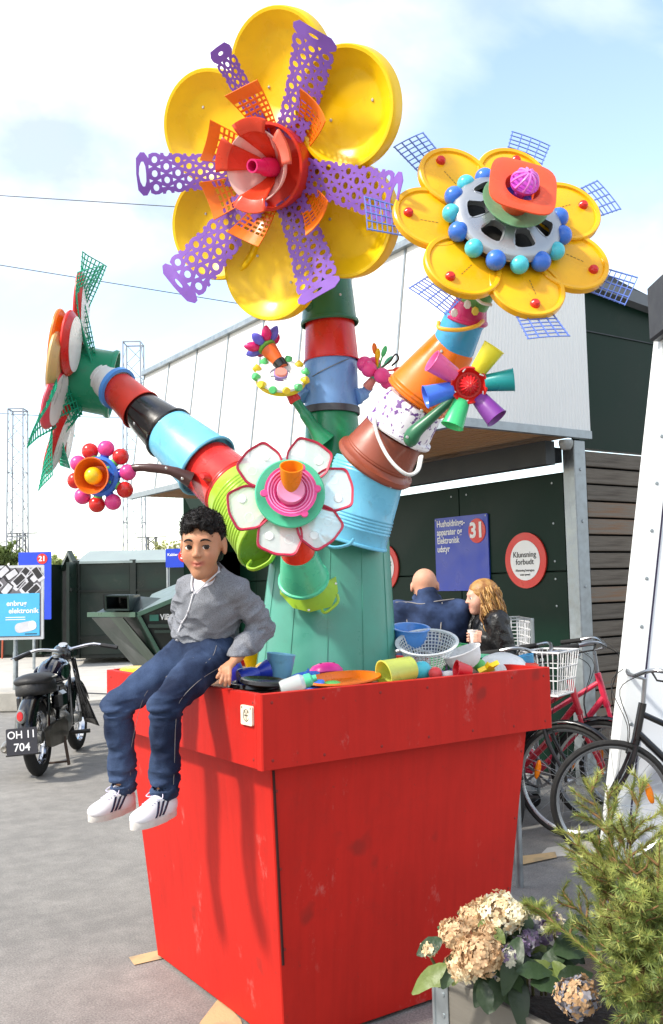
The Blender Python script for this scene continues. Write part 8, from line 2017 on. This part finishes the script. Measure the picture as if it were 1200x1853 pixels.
# conifer
con = thing('conifer_shrub', 'yellow green soft needled conifer in the grey box', 'shrub', onz(1150, 1850, ZB-.06))
needm = [mat('needle_%d' % i, c, .6, var=.3, vscale=9, trl=.2) for i, c in enumerate(['#8f9848', '#738240', '#a8ac5c', '#596c38'])]
twigm = mat('twig', '#7a5a38', .9)
rnd = random.Random(31); gn = [G() for _ in needm]; gt = G()
def needles(a, b, n, ln, mi):
    dr = (b-a).normalized()
    for i in range(n):
        t_ = rnd.random(); p = lerp(a, b, t_); s_ = dr.orthogonal(); s_.rotate(Quaternion(dr, rnd.uniform(0, 6.283))); d_ = (dr*rnd.uniform(.55, 1.1)+s_*.75).normalized(); L_ = ln*rnd.uniform(.7, 1.15)*(1-.35*t_**4); w_ = d_.cross(dr).normalized()*.0011
        m_ = mi if rnd.random() < .7 else rnd.randrange(4); gn[m_].add([p-w_, p+w_, p+d_*L_], [(0, 1, 2)])
def spray(root, tip, d_tw, lev=1, mi=0, dens=1.):
    pts_ = spline([root, lerp(root, tip, .5)+Vector((0, 0, .04*(tip-root).length))+Vector((rnd.uniform(-.015, .015), rnd.uniform(-.015, .015), 0)), tip], 6); gt.tube(pts_, [lerp(.0035, .0010, i/(len(pts_)-1)) for i in range(len(pts_))], 4)
    L_ = (tip-root).length
    for a, b in zip(pts_[2:], pts_[3:]): needles(a, b, int((b-a).length*2100*dens), .023, mi)
    if lev:
        n = int(L_/.028)
        for i in range(n):
            t_ = rnd.uniform(.25, .96); k_ = min(len(pts_)-2, int(t_*(len(pts_)-1))); p = pts_[k_]; dr = (pts_[k_+1]-pts_[k_]).normalized(); s_ = dr.orthogonal(); s_.rotate(Quaternion(dr, rnd.uniform(0, 6.283))); s_.z *= .7
            ln = L_*.30*(1.15-t_)+.03; spray(p, p+(dr*.85+s_*.6).normalized()*ln*rnd.uniform(.7, 1.1), 0, 0, rnd.choice((mi, mi, 1, 2)), dens)
C0 = at(1185, 1800, 1.95)
tips = [(1046, 1395, 2.15, 2), (1084, 1408, 2.1, 2), (1022, 1492, 2.2, 2), (1062, 1500, 2.1, 0), (1004, 1605, 2.2, 0), (938, 1618, 2.22, 0), (1075, 1560, 2.0, 0), (1150, 1400, 2.0, 2), (1197, 1440, 1.9, 2), (1105, 1475, 2.05, 0), (1130, 1530, 1.9, 0), (1180, 1510, 1.8, 2), (1040, 1665, 2.1, 1), (1060, 1640, 1.95, 0), (1100, 1610, 1.85, 2), (1150, 1600, 1.8, 0), (1195, 1590, 1.75, 0), (1070, 1725, 1.95, 1), (1085, 1700, 1.85, 1), (1120, 1680, 1.8, 0), (1160, 1680, 1.75, 0), (1190, 1690, 1.7, 1), (1080, 1790, 1.85, 3), (1110, 1750, 1.8, 1), (1150, 1760, 1.72, 0), (1195, 1770, 1.68, 1), (1120, 1820, 1.75, 3), (1170, 1830, 1.7, 1), (1230, 1500, 1.9, 0), (1240, 1650, 1.8, 0), (1260, 1780, 1.75, 1), (1065, 1600, 2.15, 1), (1110, 1560, 2.1, 1), (1165, 1560, 2.05, 1), (1200, 1530, 2.0, 3), (1090, 1650, 2.15, 3), (1140, 1640, 2.1, 3), (1190, 1640, 2.0, 3)]
for x, y, d, mi in tips:
    tp = at(x+14, y+14, d); rt_ = lerp(C0, tp, .18)+Vector((rnd.uniform(-.05, .05), rnd.uniform(-.05, .05), rnd.uniform(-.05, .02))); spray(rt_, tp, 0, 1, mi, .9)
for k_ in range(18):
    tp = at(rnd.uniform(1095, 1240), rnd.uniform(1600, 1850), rnd.uniform(1.75, 2.1)); spray(lerp(C0, tp, .3), tp, 0, 1, rnd.choice((0, 1, 3, 1)), .8)
obj('twigs', gt, twigm, con, None, 180)
for i, g in enumerate(gn): o = obj('needles', g, needm[i], con, None, 180); o['kind'] = 'stuff'
b0_ = onz(1185, 1850, ZB-.07); obj('trunk', G().tube([Vector((b0_.x, b0_.y, ZB-.1)), C0, C0+Vector((.02, .02, .08))], [.02, .015, .006], 8), twigm, con)
# small extra hydrangea leaves and spent florets filling the gaps
for i in range(34): leaf(rnd2.uniform(830, 1030), rnd2.uniform(1660, 1770), HD+rnd2.uniform(.02, .16), rnd2.uniform(0, 360), rnd2.uniform(.2, 1.0), rnd2.randrange(3), rnd2.choice((0, 1, 2, 3, 3)), rnd2.uniform(.4, .65))
for x_, y_, r__, ks in ((935, 1652, .026, ['cream', 'white']), (1000, 1672, .024, ['lilac', 'cream']), (945, 1712, .022, ['grey', 'lilac']), (905, 1755, .026, ['grey', 'white', 'cream']), (884, 1690, .024, ['tan', 'sand']), (1020, 1790, .03, ['grey', 'tan'])): hhead(x_, y_, HD+.03, r__, ks, 44)
